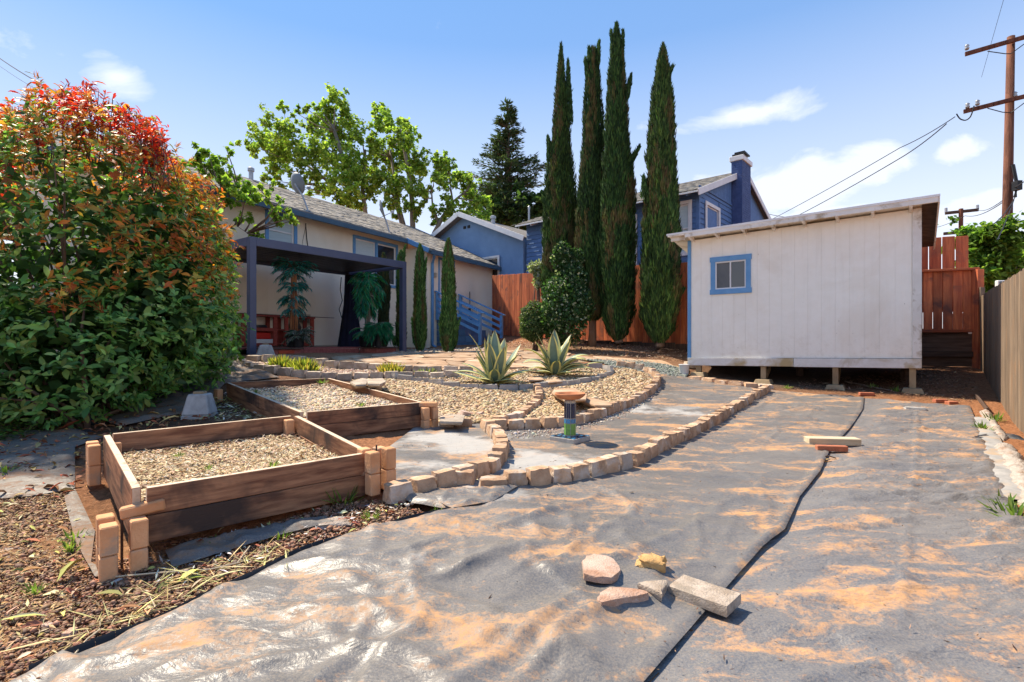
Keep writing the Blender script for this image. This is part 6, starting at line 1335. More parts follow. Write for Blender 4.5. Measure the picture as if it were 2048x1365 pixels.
leaftree('hedge_tree', 'dense green leafy tree behind the fences at the right edge', 'tree', 15.5, [[(1990,760,8),(1990,620,6),(1995,540,4)],[(1990,620,4),(2040,540,3)]], E_, 420, .13, [(.10,.20,.03),(.15,.27,.045),(.07,.14,.025),(.2,.32,.06)], LOBE, None, .9, 'leafmatte', 'bark')
leaftree('shrub', 'sprig of green leaves poking up just right of the shed roof corner', 'shrub', 12.5, [[(1862,560,2),(1866,480,1.5),(1864,440,1)]], [(1863,438,8),(1868,450,7),(1860,462,6)], 50, .09, TG, LOBE, None, .1, 'leafmatte', 'bark')
# ---- cedar
def cedar():
    Y = 33; base = P(1017, 470, Y); top = P(1014, 212, Y); t_ = thing('cedar_tree', base, 'dark blue-green cedar with layered drooping branches left of the cypresses', 'conifer'); paths = [([base, base.lerp(top, .5), top], [.34, .22, .03])]
    T = []; D_ = []; C_ = []; prof_y = [205, 222, 245, 270, 300, 330, 360, 400, 450, 480]; prof_w = [2, 12, 22, 28, 42, 66, 84, 84, 88, 90]
    for i in range(150):
        py = 208+262*(i/150)**.85; w = np.interp(py, prof_y, prof_w)*Y/F*random.uniform(.5, 1.12); a = random.uniform(0, 6.28); o = Vector((1015/1, 0, 0)); s_ = P(1015, py, Y); dr = Vector((math.cos(a), math.sin(a)*.9, 0))
        rise = random.uniform(.05, .30)*(1 if py < 330 else .6); e = s_+dr*w+Vector((0, 0, rise*w)); mid = s_.lerp(e, .5)+Vector((0, 0, -.06*w)); paths.append(([s_, mid, e], [.07, .04, .012]))
        n = int(30+w*60); u = RNG.uniform(.12, 1.02, n)**.8; cpt = np.array([list(s_.lerp(mid, x*2) if x < .5 else mid.lerp(e, min(x, 1)*2-1)) for x in u]); side = np.array([-dr.y, dr.x, 0])
        spread = (.10+.42*w*.30*np.sin(np.clip(u, 0, 1)*3.0))[:, None]; lat = RNG.normal(0, 1, (n, 1))*spread; T.append(cpt+side*lat+RNG.normal(0, .05, (n, 3))*np.array([1, 1, .8])+np.array([0, 0, .04])); D_.append(np.array(dr)*.9+side*np.sign(lat)*.7+RNG.normal(0, .3, (n, 3))+np.array([0, 0, .12])); C_.append(pal([(.07,.12,.065),(.10,.16,.08),(.14,.20,.09),(.05,.085,.055)], n, .2)*random.uniform(.8, 1.25))
    T = np.concatenate(T); D_ = np.concatenate(D_); C_ = np.concatenate(C_); n = len(T); L = RNG.uniform(.16, .36, n)
    scatter('crown', DIAM[0], DIAM[1], frames(D_, np.tile([0, 0, 1.], (n, 1))+RNG.normal(0, .3, (n, 3))), T, np.stack([L*.32, L, L*.12], 1), C_, M['needle'], parent=t_); tubes('trunk', paths, M['bark'], t_, 6)
cedar()
leaftree('background_tree', 'dark green tree mass low behind the blue wing, at the foot of the cedar', 'tree', 31, [[(990,480,6),(990,440,4)]], [(965,430,22),(990,440,22),(1020,430,26),(1050,425,24),(1075,415,24),(1040,400,18),(1000,415,20),(1080,395,18),(1065,435,20)], 300, .26, [(.05,.09,.03),(.08,.14,.04),(.035,.06,.025)], LOBE, None, 1.0, 'leafmatte', 'bark')
# ---- big photinia bush
ELL = [((-5.2,6.3,.95),(1.38,1.35,2.05)),((-5.78,8.3,.75),(1.22,1.2,1.75)),((-5.35,7.35,.95),(1.22,1.2,1.88)),((-6.9,6.5,.85),(1.6,1.5,1.95)),((-4.85,5.55,-.12),(1.0,.8,.83)),((-4.35,6.1,.35),(.85,.8,.95)),((-4.75,7.2,.2),(.9,.8,1.0)),((-5.9,5.3,.1),(1.1,.8,1.0)),((-4.55,6.6,1.1),(.9,.9,1.0))]
def bush():
    root = thing('photinia_bush', (-5.2, 6.6, H1(-5.2, 6.6)), 'huge photinia bush with glossy green leaves, orange flower heads and red new growth on top', 'bush')
    P0 = []; Nn = []; tot = sum(r[0]*r[1]+r[1]*r[2]+r[0]*r[2] for c, r in ELL)
    for ei, (c, r) in enumerate(ELL):
        n = int(13500*(r[0]*r[1]+r[1]*r[2]+r[0]*r[2])/tot); u = norm(RNG.normal(size=(n, 3))); c = np.array(c); r = np.array(r)
        lump = 1+.16*(fbm(u[:, 0]*3+ei*5, u[:, 1]*3+u[:, 2]*2.3, 3, 30+ei)-.5)*2+.08*(fbm(u[:, 0]*9+ei, u[:, 2]*9+u[:, 1]*7, 2, 44)-.5)*2
        depth_ = 1-np.abs(RNG.normal(0, .10, n)); p = c+u*r*(lump*depth_)[:, None]; nn = norm(u/r)
        keep = np.ones(n, bool)
        for ej, (c2, r2) in enumerate(ELL):
            if ej != ei: keep &= (((p-np.array(c2))/np.array(r2))**2).sum(1) > .78
        keep &= (nn[:, 1] < .55) | (RNG.random(n) < .35)
        P0.append(p[keep]); Nn.append(nn[keep])
    P0 = np.concatenate(P0); Nn = np.concatenate(Nn); gz_ = H(P0[:, 0], P0[:, 1]); k = P0[:, 2] > gz_+.06+.1*RNG.random(len(P0)); P0 = P0[k]; Nn = Nn[k]; n = len(P0)
    hz_ = (P0[:, 2]+.9)/4.0; nz_ = fbm(P0[:, 0]*1.4+P0[:, 1], P0[:, 2]*1.6+P0[:, 1]*.7, 4, 61); right = ((P0[:, 0]+5.6)/1.6).clip(-.3, 1)
    warm = (hz_*1.75-.86+(nz_-.5)*1.5+.34*right*(hz_ > .30))                       # upper and sunny side carries flowers and new growth
    per = 6; m_ = n*per; ax = norm(Nn*.75+np.array([0, 0, .65])+RNG.normal(0, .25, (n, 3))); A = np.repeat(ax, per, 0); pp_0 = np.repeat(P0, per, 0)
    rad = RNG.normal(size=(m_, 3)); rad = norm(rad-A*(rad*A).sum(1, keepdims=True)); fwd = RNG.uniform(.05, .75, (m_, 1)); d = norm(rad+A*fwd); T = pp_0+A*RNG.uniform(-.06, .05, (m_, 1))+RNG.normal(0, .012, (m_, 3))
    W = np.repeat(warm, per); rnd = RNG.random(m_); cl = RNG.random(n).repeat(per)
    green = pal([(.10,.24,.06),(.14,.30,.07),(.19,.36,.085),(.06,.15,.04),(.26,.42,.12),(.20,.27,.06)], m_, .2); olive = pal([(.20,.20,.035),(.30,.26,.04),(.13,.17,.03),(.36,.22,.04)], m_, .15)
    orange = pal([(.62,.20,.04),(.60,.28,.05),(.48,.12,.03)], m_, .2); redc = pal([(.70,.05,.03),(.58,.03,.03),(.72,.13,.04)], m_, .2)
    col = green.copy(); m1 = (W+cl*.5 > .50) & (rnd < .62); col[m1] = olive[m1]; m2 = (W+cl*.55 > .60) & (rnd < .55); col[m2] = orange[m2]; 
    topn = np.repeat(hz_, per)+ (np.repeat(nz_, per)-.5)*.5+cl*.12; m3 = (topn > .93) & (cl > .35); col[m3] = redc[m3]; m4 = (cl > .965) & (W > .2); col[m4] = redc[m4]
    edge = np.repeat((P0[:, 0] > -4.75) & (hz_ > .34) & (hz_ < .82), per) & (rnd < .5) & (cl > .3); col[edge] = pal([(.60,.26,.04),(.55,.14,.03),(.5,.36,.06)], m_, .2)[edge]
    L = RNG.lognormal(math.log(.080), .28, m_).clip(.045, .15)*np.where(m3, .9, 1); S = np.stack([L*.80, L, L], 1)
    uu = A+RNG.normal(0, .25, (m_, 3)); R_ = frames(d, uu)
    # the nearest, largest-looking leaves are single leaves, the rest one mass
    score = T[:, 1]+RNG.normal(0, .05, m_)+np.where(W > .5, 2, 0); order = np.argsort(score); big = order[np.linspace(0, 4200, 300).astype(int)]; rest = np.ones(m_, bool); rest[big] = False
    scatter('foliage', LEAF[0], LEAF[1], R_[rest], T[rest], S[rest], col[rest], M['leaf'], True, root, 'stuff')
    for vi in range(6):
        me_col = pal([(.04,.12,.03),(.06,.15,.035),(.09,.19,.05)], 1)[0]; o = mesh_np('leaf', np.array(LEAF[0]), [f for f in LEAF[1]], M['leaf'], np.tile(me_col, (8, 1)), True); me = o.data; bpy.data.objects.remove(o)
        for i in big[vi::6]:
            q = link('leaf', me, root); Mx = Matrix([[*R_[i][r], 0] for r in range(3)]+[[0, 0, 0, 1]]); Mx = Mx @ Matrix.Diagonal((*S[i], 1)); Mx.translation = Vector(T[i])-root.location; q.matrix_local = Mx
    # dried flower heads: tight sprays of thin stalks
    fm = (warm > .08) & (RNG.random(n) < .42); Pf = P0[fm]; Af = ax[fm]; kf = 16; mf = len(Pf)*kf; A = np.repeat(Af, kf, 0); d = norm(A+RNG.normal(0, .55, (mf, 3))); T2 = np.repeat(Pf, kf, 0)+A*.03+RNG.normal(0, .012, (mf, 3)); L = RNG.uniform(.03, .095, mf)
    scatter('flower_heads', BLADE[0], BLADE[1], frames(d), T2, np.stack([L*.14, L, L], 1), pal([(.36,.12,.05),(.45,.18,.06),(.28,.10,.05),(.52,.26,.10)], mf, .2), M['leafmatte'], parent=root, kind='stuff')
    # red shoots over the top
    paths = []; T3 = []; D3 = []
    for i in range(120):
        tx = random.uniform(-10, 330); tl = np.interp(tx, [-10, 60, 130, 170, 230, 280, 330], [215, 205, 165, 158, 195, 225, 260]); ty = tl+abs(random.gauss(0, 26)); Y = random.uniform(5.9, 6.8); e = P(tx, ty, Y); s_ = e+Vector((random.uniform(-.2, .2), random.uniform(-.1, .1), -random.uniform(.4, .75))); mid = s_.lerp(e, .5)+Vector((random.uniform(-.05, .05), 0, 0)); paths.append(([s_, mid, e], [.007, .005, .003]))
        for j in range(16): 
            u = random.uniform(.25, 1); q = s_.lerp(mid, u*2) if u < .5 else mid.lerp(e, u*2-1); T3.append(tuple(q)); aa = random.uniform(0, 6.28); D3.append((math.cos(aa), math.sin(aa), random.uniform(.1, 1.2)))
    T3 = np.array(T3); D3 = np.array(D3); m3_ = len(T3); L = RNG.uniform(.05, .10, m3_); scatter('new_growth', LEAF[0], LEAF[1], frames(D3, np.tile([0, 0, 1.], (m3_, 1))), T3, np.stack([L*.6, L, L], 1), pal([(.42,.03,.035),(.30,.025,.04),(.50,.06,.03),(.55,.03,.02),(.22,.03,.05)], m3_, .2), M['leaf'], True, root, 'stuff')
    # branches
    for i in range(110):
        c, r = random.choice(ELL[:5]); b0 = Vector((c[0]+random.uniform(-.5, .5), c[1]+random.uniform(-.3, .3), 0)); b0.z = H1(b0.x, b0.y)-.05; u = Vector((random.gauss(0, 1), random.gauss(-.3, 1), random.gauss(.2, .9))).normalized(); e = Vector(c)+Vector((u.x*r[0], u.y*r[1], u.z*r[2]))*.95
        if e.z < b0.z+.3: continue
        mid = b0.lerp(e, .5)+Vector((random.uniform(-.2, .2), random.uniform(-.2, .2), random.uniform(0, .3))); paths.append(([b0, mid, e], [.028, .016, .005]))
    tubes('branches', paths, M['bark'], root, 5)
    # inner leaves keep daylight from passing straight through
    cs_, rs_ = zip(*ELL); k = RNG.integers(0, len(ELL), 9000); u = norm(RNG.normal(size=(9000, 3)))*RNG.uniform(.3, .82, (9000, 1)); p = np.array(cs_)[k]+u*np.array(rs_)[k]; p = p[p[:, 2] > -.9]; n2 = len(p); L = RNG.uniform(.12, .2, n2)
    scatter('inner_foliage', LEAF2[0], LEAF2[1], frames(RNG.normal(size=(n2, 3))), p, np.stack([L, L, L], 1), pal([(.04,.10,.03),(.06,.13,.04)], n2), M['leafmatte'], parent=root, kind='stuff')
bush()
b = MB(); sp2 = G(95, 868)
tufts('weed', None, 'weed', [], GR)
pts = samplepoly([(p.x, p.y) for p in GP([(-30,905),(60,880),(130,862),(150,845),(200,850),(330,815),(290,800),(150,810),(-40,850)])], 2600); n = len(pts)
a = RNG.uniform(0, 6.28, n); T = np.stack([pts[:, 0], pts[:, 1], H(pts[:, 0], pts[:, 1])+RNG.uniform(.0, .12, n)], 1)
tag(scatter('ground_ivy', LEAF2[0], LEAF2[1], frames(np.stack([np.cos(a), np.sin(a), RNG.uniform(-.1, .7, n)], 1), np.tile([0, 0, 1.], (n, 1))), T, np.repeat(RNG.uniform(.03, .07, n)[:, None], 3, 1), pal([(.06,.14,.03),(.12,.22,.05),(.2,.28,.06),(.04,.08,.025)], n), M['leaf']), 'low green leaves and weeds growing at the foot of the photinia', 'ground cover', None, 'stuff')
# young yellow-leaved stem in front of the bush
yl = thing('sapling', G(93, 846), 'thin sapling stem with a few drooping yellow leaves in front of the photinia', 'sapling'); s0 = G(93, 846)
stem = [s0, P(93, 800, s0.y), P(92, 760, s0.y), P(60, 745, s0.y-.05)]; tubes('stem', [(stem, [.008, .006, .004, .002]), ([P(92, 765, s0.y), P(88, 752, s0.y)], [.004, .002])], M['bark'], yl, 5)
for (x, y, L) in ((34,752,.13),(60,748,.12),(58,763,.13),(24,770,.10),(50,778,.09),(88,748,.11)):
    for q in range(2):
        o = scatter('leaf', LEAF[0], LEAF[1], frames(np.array([[random.uniform(-.4, .4), random.uniform(-.4, 0), -1.]]), np.array([[0, -1, .2]])), np.array([list(P(x+q*7, y-6, s0.y-.05))]), np.array([[L*.7, L, L]]), pal([(.50,.56,.10),(.42,.50,.08)], 1, .1), M['leafmatte'], True, yl)
# ---- camellia, clipped hedge ball
def blobshrub(name, label, cat, ells, n, size, cols, hi=None, mt='leaf', per=5, shape=LEAF2, stem=None, grp=None):
    c0 = Vector(ells[0][0]); g_ = H1(c0.x, c0.y); t_ = thing(name, (c0.x, c0.y, g_), label, cat, grp); PP = []; NN = []
    for c, r in ells:
        m_ = n//len(ells); u = norm(RNG.normal(size=(m_, 3))); c = np.array(c); r = np.array(r); f = (1-np.abs(RNG.normal(0, .12, m_)))*(1+.2*(fbm(u[:, 0]*4, u[:, 2]*4+u[:, 1]*3, 2, 4)-.5)); PP.append(c+u*r*f[:, None]); NN.append(norm(u/r))
    p = np.concatenate(PP); nn = np.concatenate(NN); k = p[:, 2] > g_+.03; p = p[k]; nn = nn[k]; m_ = len(p)*per; A = np.repeat(nn, per, 0); d = norm(A*.6+RNG.normal(0, .7, (m_, 3))+np.array([0, 0, .25])); T = np.repeat(p, per, 0)+RNG.normal(0, size*.35, (m_, 3)); L = RNG.uniform(.6, 1.25, m_)*size
    col = pal(cols, m_, .2)
    if hi: mk = RNG.random(m_) < hi[1]; col[mk] = pal(hi[0], m_, .1)[mk]
    scatter('foliage', shape[0], shape[1], frames(d, A), T, np.stack([L, L, L], 1), col, M[mt], True, t_)
    b0 = Vector((c0.x, c0.y, g_-.03)); tubes('stem', [([b0+Vector((random.uniform(-.1, .1), 0, 0)), b0.lerp(Vector(c), .6)+Vector((random.uniform(-.1, .1), 0, 0)), Vector(c)], [.03, .02, .01]) for c, r in ells for _ in range(2)], M['bark'], t_, 5)
def E(px, py, Y, rx, ry, rz_=None): return (tuple(P(px, py, Y)), (rx*Y/F, (rz_ or rx)*Y/F*.8, ry*Y/F))
blobshrub('camellia_shrub', 'bushy camellia with shiny leaves, some painted sunlit pale, in front of the left cypresses', 'shrub', [E(1128,645,12.6,42,50),E(1126,592,12.7,38,40),E(1144,560,12.8,26,30),E(1124,515,12.9,16,26),E(1160,612,12.6,24,34),E(1108,630,12.5,26,40),E(1150,520,12.9,12,16)], 3000, .085, [(.035,.09,.025),(.05,.12,.035),(.025,.06,.02)], ([(.42,.48,.34),(.34,.42,.24)], .10))  # scattered whole leaves coloured pale to paint in sunlit specks
blobshrub('hedge_ball', 'small rounded clipped shrub left of the camellia', 'shrub', [E(1068,640,12.8,27,34),E(1066,656,12.7,24,26)], 2600, .05, [(.05,.10,.03),(.09,.16,.045),(.035,.07,.025)], ([(.28,.33,.14)], .12))
blobshrub('shrub', 'pale leafy sprigs showing above the fence between the hedge ball and the cypress', 'shrub', [E(1078,555,14.8,8,22),E(1072,535,14.9,14,7)], 260, .09, [(.22,.28,.10),(.3,.36,.2)], ([(.42,.46,.4)], .3))
# ---- agaves with yellow-edged leaves
def agave(label, px, py, leaves, seed):
    c = G(px, py); t_ = thing('agave', c, label, 'agave', 'variegated agaves'); rs = random.Random(seed)
    for (az, el, L, w, bend) in leaves:
        w *= 2.05; L *= 1.14
        az = math.radians(az); el = math.radians(el); out = Vector((math.cos(az), math.sin(az), 0)); K = 12; d = (out*math.cos(el)+Vector((0, 0, math.sin(el)))); p = c+out*.04+Vector((0, 0, .02)); side = Vector((-out.y, out.x, 0)); V = []; cols = []; wid = rs.uniform(-.15, .15)
        for k in range(K+1):
            u = k/K; ww = w*(.55+1.2*u-1.75*u**2.6 if u < .97 else .02)*.5; ww = max(.002, ww); nrm_ = side.cross(d).normalized(); gut = ww*.45*(1-u*.6); s_ = (side+nrm_*wid).normalized()
            for f, up_k, cc_ in ((-1, 1, (.78,.72,.32)), (-.66, .50, (.74,.68,.28)), (-.60, .44, (.15,.22,.17)), (0, 0, (.17,.25,.20)), (.60, .44, (.15,.22,.17)), (.66, .50, (.74,.68,.28)), (1, 1, (.78,.72,.32))):
                V.append(p+s_*(f*ww)-nrm_*(gut*(up_k-1)*-1)*0+nrm_*(-gut*(1-up_k))); v_ = rs.uniform(.9, 1.1); cols.append(tuple(x*v_ for x in (cc_ if u < .96 else (.15,.08,.05))))
            p = p+d*(L/K); d = (d+Vector((0, 0, -bend*(.5+u)/K))+out*(bend*.15/K)).normalized()
        Fc = [(k*7+j, k*7+j+1, (k+1)*7+j+1, (k+1)*7+j) for k in range(K) for j in range(6)]
        b_ = len(V); V2 = V+[v-Vector((0, 0, 0))+(v-c).cross(Vector((0, 0, 1))).normalized()*0-d*0+Vector((0, 0, -.006)) for v in V]; Fc2 = Fc+[(a+b_, dd+b_, c2+b_, bb+b_) for a, bb, c2, dd in Fc]
        mesh_np('leaf', [tuple(v) for v in V2], Fc2, M['agave'], np.array(cols+cols), True, t_)
M['agave'] = mat_attr('agave', .5, .12, .35, .15, 50, .12, 12, (1.3, 1.4, .7))
agave('left of the two agaves, taller with upright blue-green yellow-edged leaves', 990, 771, [(95,86,.76,.125,.05),(75,78,.62,.115,.1),(120,80,.70,.10,.12),(250,74,.60,.115,.1),(300,68,.56,.11,.15),(20,62,.66,.11,.3),(345,60,.52,.10,.4),(160,66,.58,.10,.3),(180,50,.55,.09,.9),(200,40,.60,.085,1.1),(215,62,.50,.10,.4),(270,50,.36,.10,.6),(0,38,.55,.09,.9),(330,38,.50,.09,.9),(30,30,.55,.08,.6),(235,25,.40,.09,.5),(310,22,.38,.08,.4),(170,20,.62,.07,.2),(350,15,.40,.08,.5),(285,20,.3,.08,.3),(190,75,.80,.06,.9),(60,72,.68,.11,.15),(220,78,.66,.11,.1),(140,84,.72,.11,.08),(330,76,.60,.10,.2)], 1)
agave('right of the two agaves, curlier leaves arching outwards', 1110, 753, [(90,86,.72,.13,.05),(250,80,.66,.12,.1),(110,78,.6,.09,.3),(180,66,.66,.10,1.5),(165,58,.60,.09,2.0),(200,54,.62,.09,1.8),(0,62,.66,.10,1.8),(20,56,.66,.10,1.9),(340,60,.58,.11,1.7),(350,48,.60,.09,1.9),(40,74,.72,.07,.9),(185,76,.70,.07,.7),(10,38,.62,.08,1.6),(215,36,.55,.08,1.3),(330,26,.62,.08,.7),(350,12,.60,.08,.4),(230,22,.46,.08,.6),(300,20,.40,.08,.5),(170,18,.50,.07,.5),(270,50,.42,.10,.8),(15,24,.85,.05,.5),(210,70,.64,.10,.9),(320,72,.62,.11,.6),(60,70,.60,.10,1.0)], 2)
# ---- spiky aloe clumps
def aloe(label, px, py, r, hh, n, cols):
    c = G(px, py); t_ = thing('aloe_clump', c, label, 'succulent', 'spiky succulents between the stone rows'); nh = 60; 
    for part in range(2):
        m_ = n; cc_ = RNG.normal(0, .42, (m_, 2))*r; d = np.stack([cc_[:, 0]/r+RNG.normal(0, .25, m_), cc_[:, 1]/r+RNG.normal(0, .25, m_), RNG.uniform(.8, 1.6, m_)], 1); L = hh*RNG.uniform(.5, 1.05, m_)*(1-.3*(np.hypot(cc_[:, 0], cc_[:, 1])/r).clip(0, 1)); T = np.stack([c.x+cc_[:, 0], c.y+cc_[:, 1]*.7, np.full(m_, c.z)+.01], 1)
        scatter('rosette', DIAM[0], DIAM[1], frames(d), T, np.stack([L*.17, L, L*.17], 1), pal(cols, m_, .2), M['leafmatte'], parent=t_, kind='stuff')
AC = [(.24,.28,.05),(.34,.36,.07),(.14,.20,.04),(.42,.36,.09)]
aloe('leftmost green spiky succulent clump, below the left pergola post', 562, 737, .22, .26, 110, AC); aloe('second spiky succulent clump from the left, wider and greener', 606, 744, .26, .27, 140, AC)
aloe('yellowish spiky succulent clump in the middle of the stone rows', 783, 747, .26, .22, 130, [(.42,.32,.08),(.34,.34,.08),(.20,.22,.05)]); aloe('rightmost low spiky succulent clump near the left agave', 857, 747, .28, .13, 130, [(.28,.34,.12),(.36,.40,.16),(.18,.24,.07)])
# ---- potted palms under the pergola
def frond(T0, d0, L, nleaf, w, droop, acc, cols, lw=.022, ll=.22):
    p = Vector(T0); d = Vector(d0).normalized(); K = 8; pts = [p.copy()]
    for k in range(K): p = p+d*(L/K); d = (d+Vector((0, 0, -droop/K))).normalized(); pts.append(p.copy())
    for i in range(nleaf):
        u = .15+.85*i/nleaf; k = min(K-1, int(u*K)); q = pts[k].lerp(pts[k+1], u*K-k); t_ = (pts[k+1]-pts[k]).normalized(); s_ = t_.cross(Vector((0, 0, 1))); s_ = s_.normalized() if s_.length > .1 else Vector((1, 0, 0))
        for sg in (-1, 1): dd = t_*.9+s_*sg*.8+Vector((0, 0, random.uniform(-.45, .1)-droop*.2)); acc[0].append(tuple(q)); acc[1].append(tuple(dd)); acc[2].append(ll*random.uniform(.6, 1.1)*(1-.4*u)); 
    return pts
def palm(label, base, hgt, tiers, cols, canes, potc, r_pot, lw=.16):
    t_ = thing('potted_palm', base, label, 'potted plant', 'potted artificial palms'); b = MB(); b.lathe([(r_pot*.7, 0), (r_pot*.85, .02), (r_pot, .24), (r_pot*1.06, .25), (r_pot*1.06, .28), (r_pot*.95, .28), (r_pot*.9, .24), (.001, .23)], base, 20); b.build('pot', M[potc], t_, smooth=False); paths = []
    for i in range(canes[0]):
        a = 2*math.pi*i/canes[0]; rr = canes[1]; paths.append(([base+Vector((rr*math.cos(a), rr*math.sin(a), .2)), base+Vector((rr*.8*math.cos(a), rr*.8*math.sin(a), hgt*.5)), base+Vector((rr*.6*math.cos(a), rr*.6*math.sin(a), hgt*.92))], [canes[2]]*3))
    tubes('canes', paths, M['cane'] if canes[3] else M['greybark'], t_, 6); acc = ([], [], []); stems = []
    for (z, n, L, el, droop, ll) in tiers:
        for i in range(n): a = random.uniform(0, 6.28); e = math.radians(el+random.uniform(-30, 25)); st = frond(base+Vector((.05*math.cos(a), .05*math.sin(a), z+random.uniform(-.06, .06))), (math.cos(a)*math.cos(e), math.sin(a)*math.cos(e), math.sin(e)), L*random.uniform(.7, 1.1), 13, .02, droop, acc, cols, ll=ll); stems.append((st, [.006]*len(st)))
    T, D_, L = np.array(acc[0]), np.array(acc[1]), np.array(acc[2]); n = len(T); scatter('fronds', LEAF2[0], LEAF2[1], frames(D_, np.tile([0, 0, 1.], (n, 1))+RNG.normal(0, .4, (n, 3))), T, np.stack([L*lw, L, L], 1), pal(cols, n, .2), M['leafmatte'], parent=t_, kind=None); tubes('frond_stems', stems, M['greybark'], t_, 4)['kind'] = 'stuff'
pb0 = P(588, 694, 11.75); pb0.z = -.095
palm('taller potted palm with turquoise leaves and orange bamboo canes on the deck', pb0, 1.95, [(1.86,22,.44,35,1.2,.24),(1.72,20,.46,5,1.0,.22),(1.40,16,.34,20,1.4,.20),(1.15,14,.34,0,1.4,.20),(.90,12,.30,-10,1.5,.18)], [(.05,.38,.46),(.03,.24,.30),(.08,.50,.60),(.03,.14,.15),(.06,.26,.24)], (9, .075, .015, True), 'black', .18)
palm('bushy grey-green plant around the foot of the turquoise palm', pb0+Vector((.16, -.12, .0)), .35, [(.30,26,.30,40,1.4,.17),(.26,20,.34,10,1.3,.15)], [(.10,.16,.13),(.18,.24,.22),(.06,.10,.08),(.30,.36,.36)], (3, .03, .008, False), 'black', .12)
pb1 = P(735, 694, 12.9); pb1.z = -.095
palm('potted palm with long weeping sea-green leaves at the right end of the deck', pb1, 1.75, [(1.72,20,.42,30,1.8,.34),(1.6,20,.45,0,2.0,.36),(1.35,18,.40,-15,2.0,.38),(1.1,14,.34,-25,1.8,.36),(.35,16,.42,25,1.8,.26)], [(.05,.36,.26),(.03,.24,.18),(.08,.46,.32),(.10,.42,.16),(.03,.15,.12)], (5, .06, .016, False), 'black', .22, .09)
pb2 = P(757, 697, 12.4); pb2.z = -.095
palm('drooping sea-green grass spilling over the deck edge beside the weeping palm', pb2, .45, [(.50,24,.30,45,2.6,.34),(.42,22,.34,20,2.4,.34)], [(.04,.26,.15),(.07,.34,.18),(.03,.18,.12)], (3, .03, .008, False), 'black', .09, .07)
# ---- litter and weeds
def litter(name, label, cat, poly_px, n, kind_, size, cols, lift=.012, world=False, mt='chip', tilt=.35, onsheet=False):
    poly = poly_px if world else [(p.x, p.y) for p in GP(poly_px)]; p = samplepoly(poly, n); z = H(p[:, 0], p[:, 1])+lift+RNG.uniform(0, .012, n); T = np.stack([p[:, 0], p[:, 1], z], 1); L = RNG.lognormal(math.log(size), .4, n)
    sh_ = {'chip': (DIAM, (.22, 1, .2)), 'leaf': (LEAF, (.7, 1, 1.6)), 'clod': (ICO, (.5, .5, .35)), 'straw': (DIAM, (.06, 1.4, .1))}[kind_]; S = L[:, None]*np.array([sh_[1]])*RNG.uniform(.7, 1.3, (n, 3))
    return tag(scatter(name, sh_[0][0], sh_[0][1], rotz_tilt(n, tilt), T, S, pal(cols, n, .22), M[mt], kind_ in ('leaf',), None, 'stuff'), label, cat)
dirt_px = [(-40,1420),(-60,1100),(-40,1000),(60,990),(140,985),(190,1080),(200,1150),(300,1095),(520,1060),(680,1010),(760,1005),(860,1030),(740,1068),(610,1108),(450,1180),(320,1245),(190,1298),(60,1350)]
litter('wood_chip_litter', 'tan wood chips strewn over the bare dirt in the lower left', 'wood chips', dirt_px, 2200, 'chip', .020, [(.36,.22,.12),(.44,.30,.17),(.28,.15,.08),(.52,.40,.26)], .008); litter('dirt_clods', 'small reddish dirt clods over the bare ground in the lower left', 'dirt clods', dirt_px, 14000, 'clod', .013, [(.24,.11,.06),(.17,.08,.045),(.32,.17,.10),(.12,.065,.04)], .0, mt='pebble')
litter('wood_chip_litter', 'thick pale chips on the sunny dirt left of the corner blocks', 'wood chips', [(-60,1180),(-40,1010),(60,1000),(140,990),(160,1110),(150,1230),(40,1290),(-60,1300)], 3000, 'chip', .023, [(.36,.22,.10),(.44,.30,.15),(.30,.17,.08),(.50,.37,.21)], .008)
litter('straw', 'dry straw and cut stems along the plastic edging', 'straw', [(60,1340),(330,1240),(450,1178),(600,1105),(560,1100),(430,1130),(300,1180),(120,1290)], 260, 'straw', .055, [(.50,.44,.18),(.58,.50,.26),(.36,.28,.12)], .018)
litter('dry_leaves', 'dry brown and reddish leaves over the dark cloth and dirt on the left', 'leaves', [(-40,1000),(-60,880),(150,860),(330,790),(430,800),(420,850),(230,880),(190,990),(140,1000)], 700, 'leaf', .055, [(.34,.10,.05),(.42,.20,.09),(.24,.10,.05),(.5,.36,.14)], .03)
litter('dry_leaves', 'scattered leaf bits over the lower left dirt', 'leaves', dirt_px, 260, 'leaf', .045, [(.42,.20,.10),(.48,.44,.14),(.34,.12,.07),(.55,.5,.3)], .012)
litter('dry_leaves', 'pale leaf litter in the gap between the two raised beds and the grey pier block', 'leaves', [(400,845),(440,790),(590,835),(540,845),(430,850)], 500, 'chip', .05, [(.5,.42,.28),(.42,.30,.16),(.34,.36,.10),(.6,.56,.46)], .03)
litter('leaf_mulch', 'brown leaf mulch under the tall cypresses', 'mulch', [(1000,695),(1000,678),(1120,680),(1380,700),(1378,725),(1180,712)], 5000, 'chip', .06, [(.22,.12,.07),(.32,.20,.12),(.14,.08,.05),(.46,.34,.24)], .01)
litter('leaf_mulch', 'dark leaf litter on the shaded ground right of the shed', 'mulch', [(1850,740),(1945,740),(1965,810),(1850,800),(1700,786),(1580,778),(1600,765)], 2600, 'chip', .045, [(.20,.10,.06),(.28,.16,.10),(.10,.06,.04),(.34,.22,.14)], .012)
litter('leaf_mulch', 'gravelly brown litter along the foot of the cream house', 'mulch', [(780,708),(820,700),(1000,694),(1000,700),(960,703),(800,712)], 1500, 'clod', .05, [(.40,.30,.22),(.30,.2,.14),(.5,.42,.33)], .01, mt='pebble')
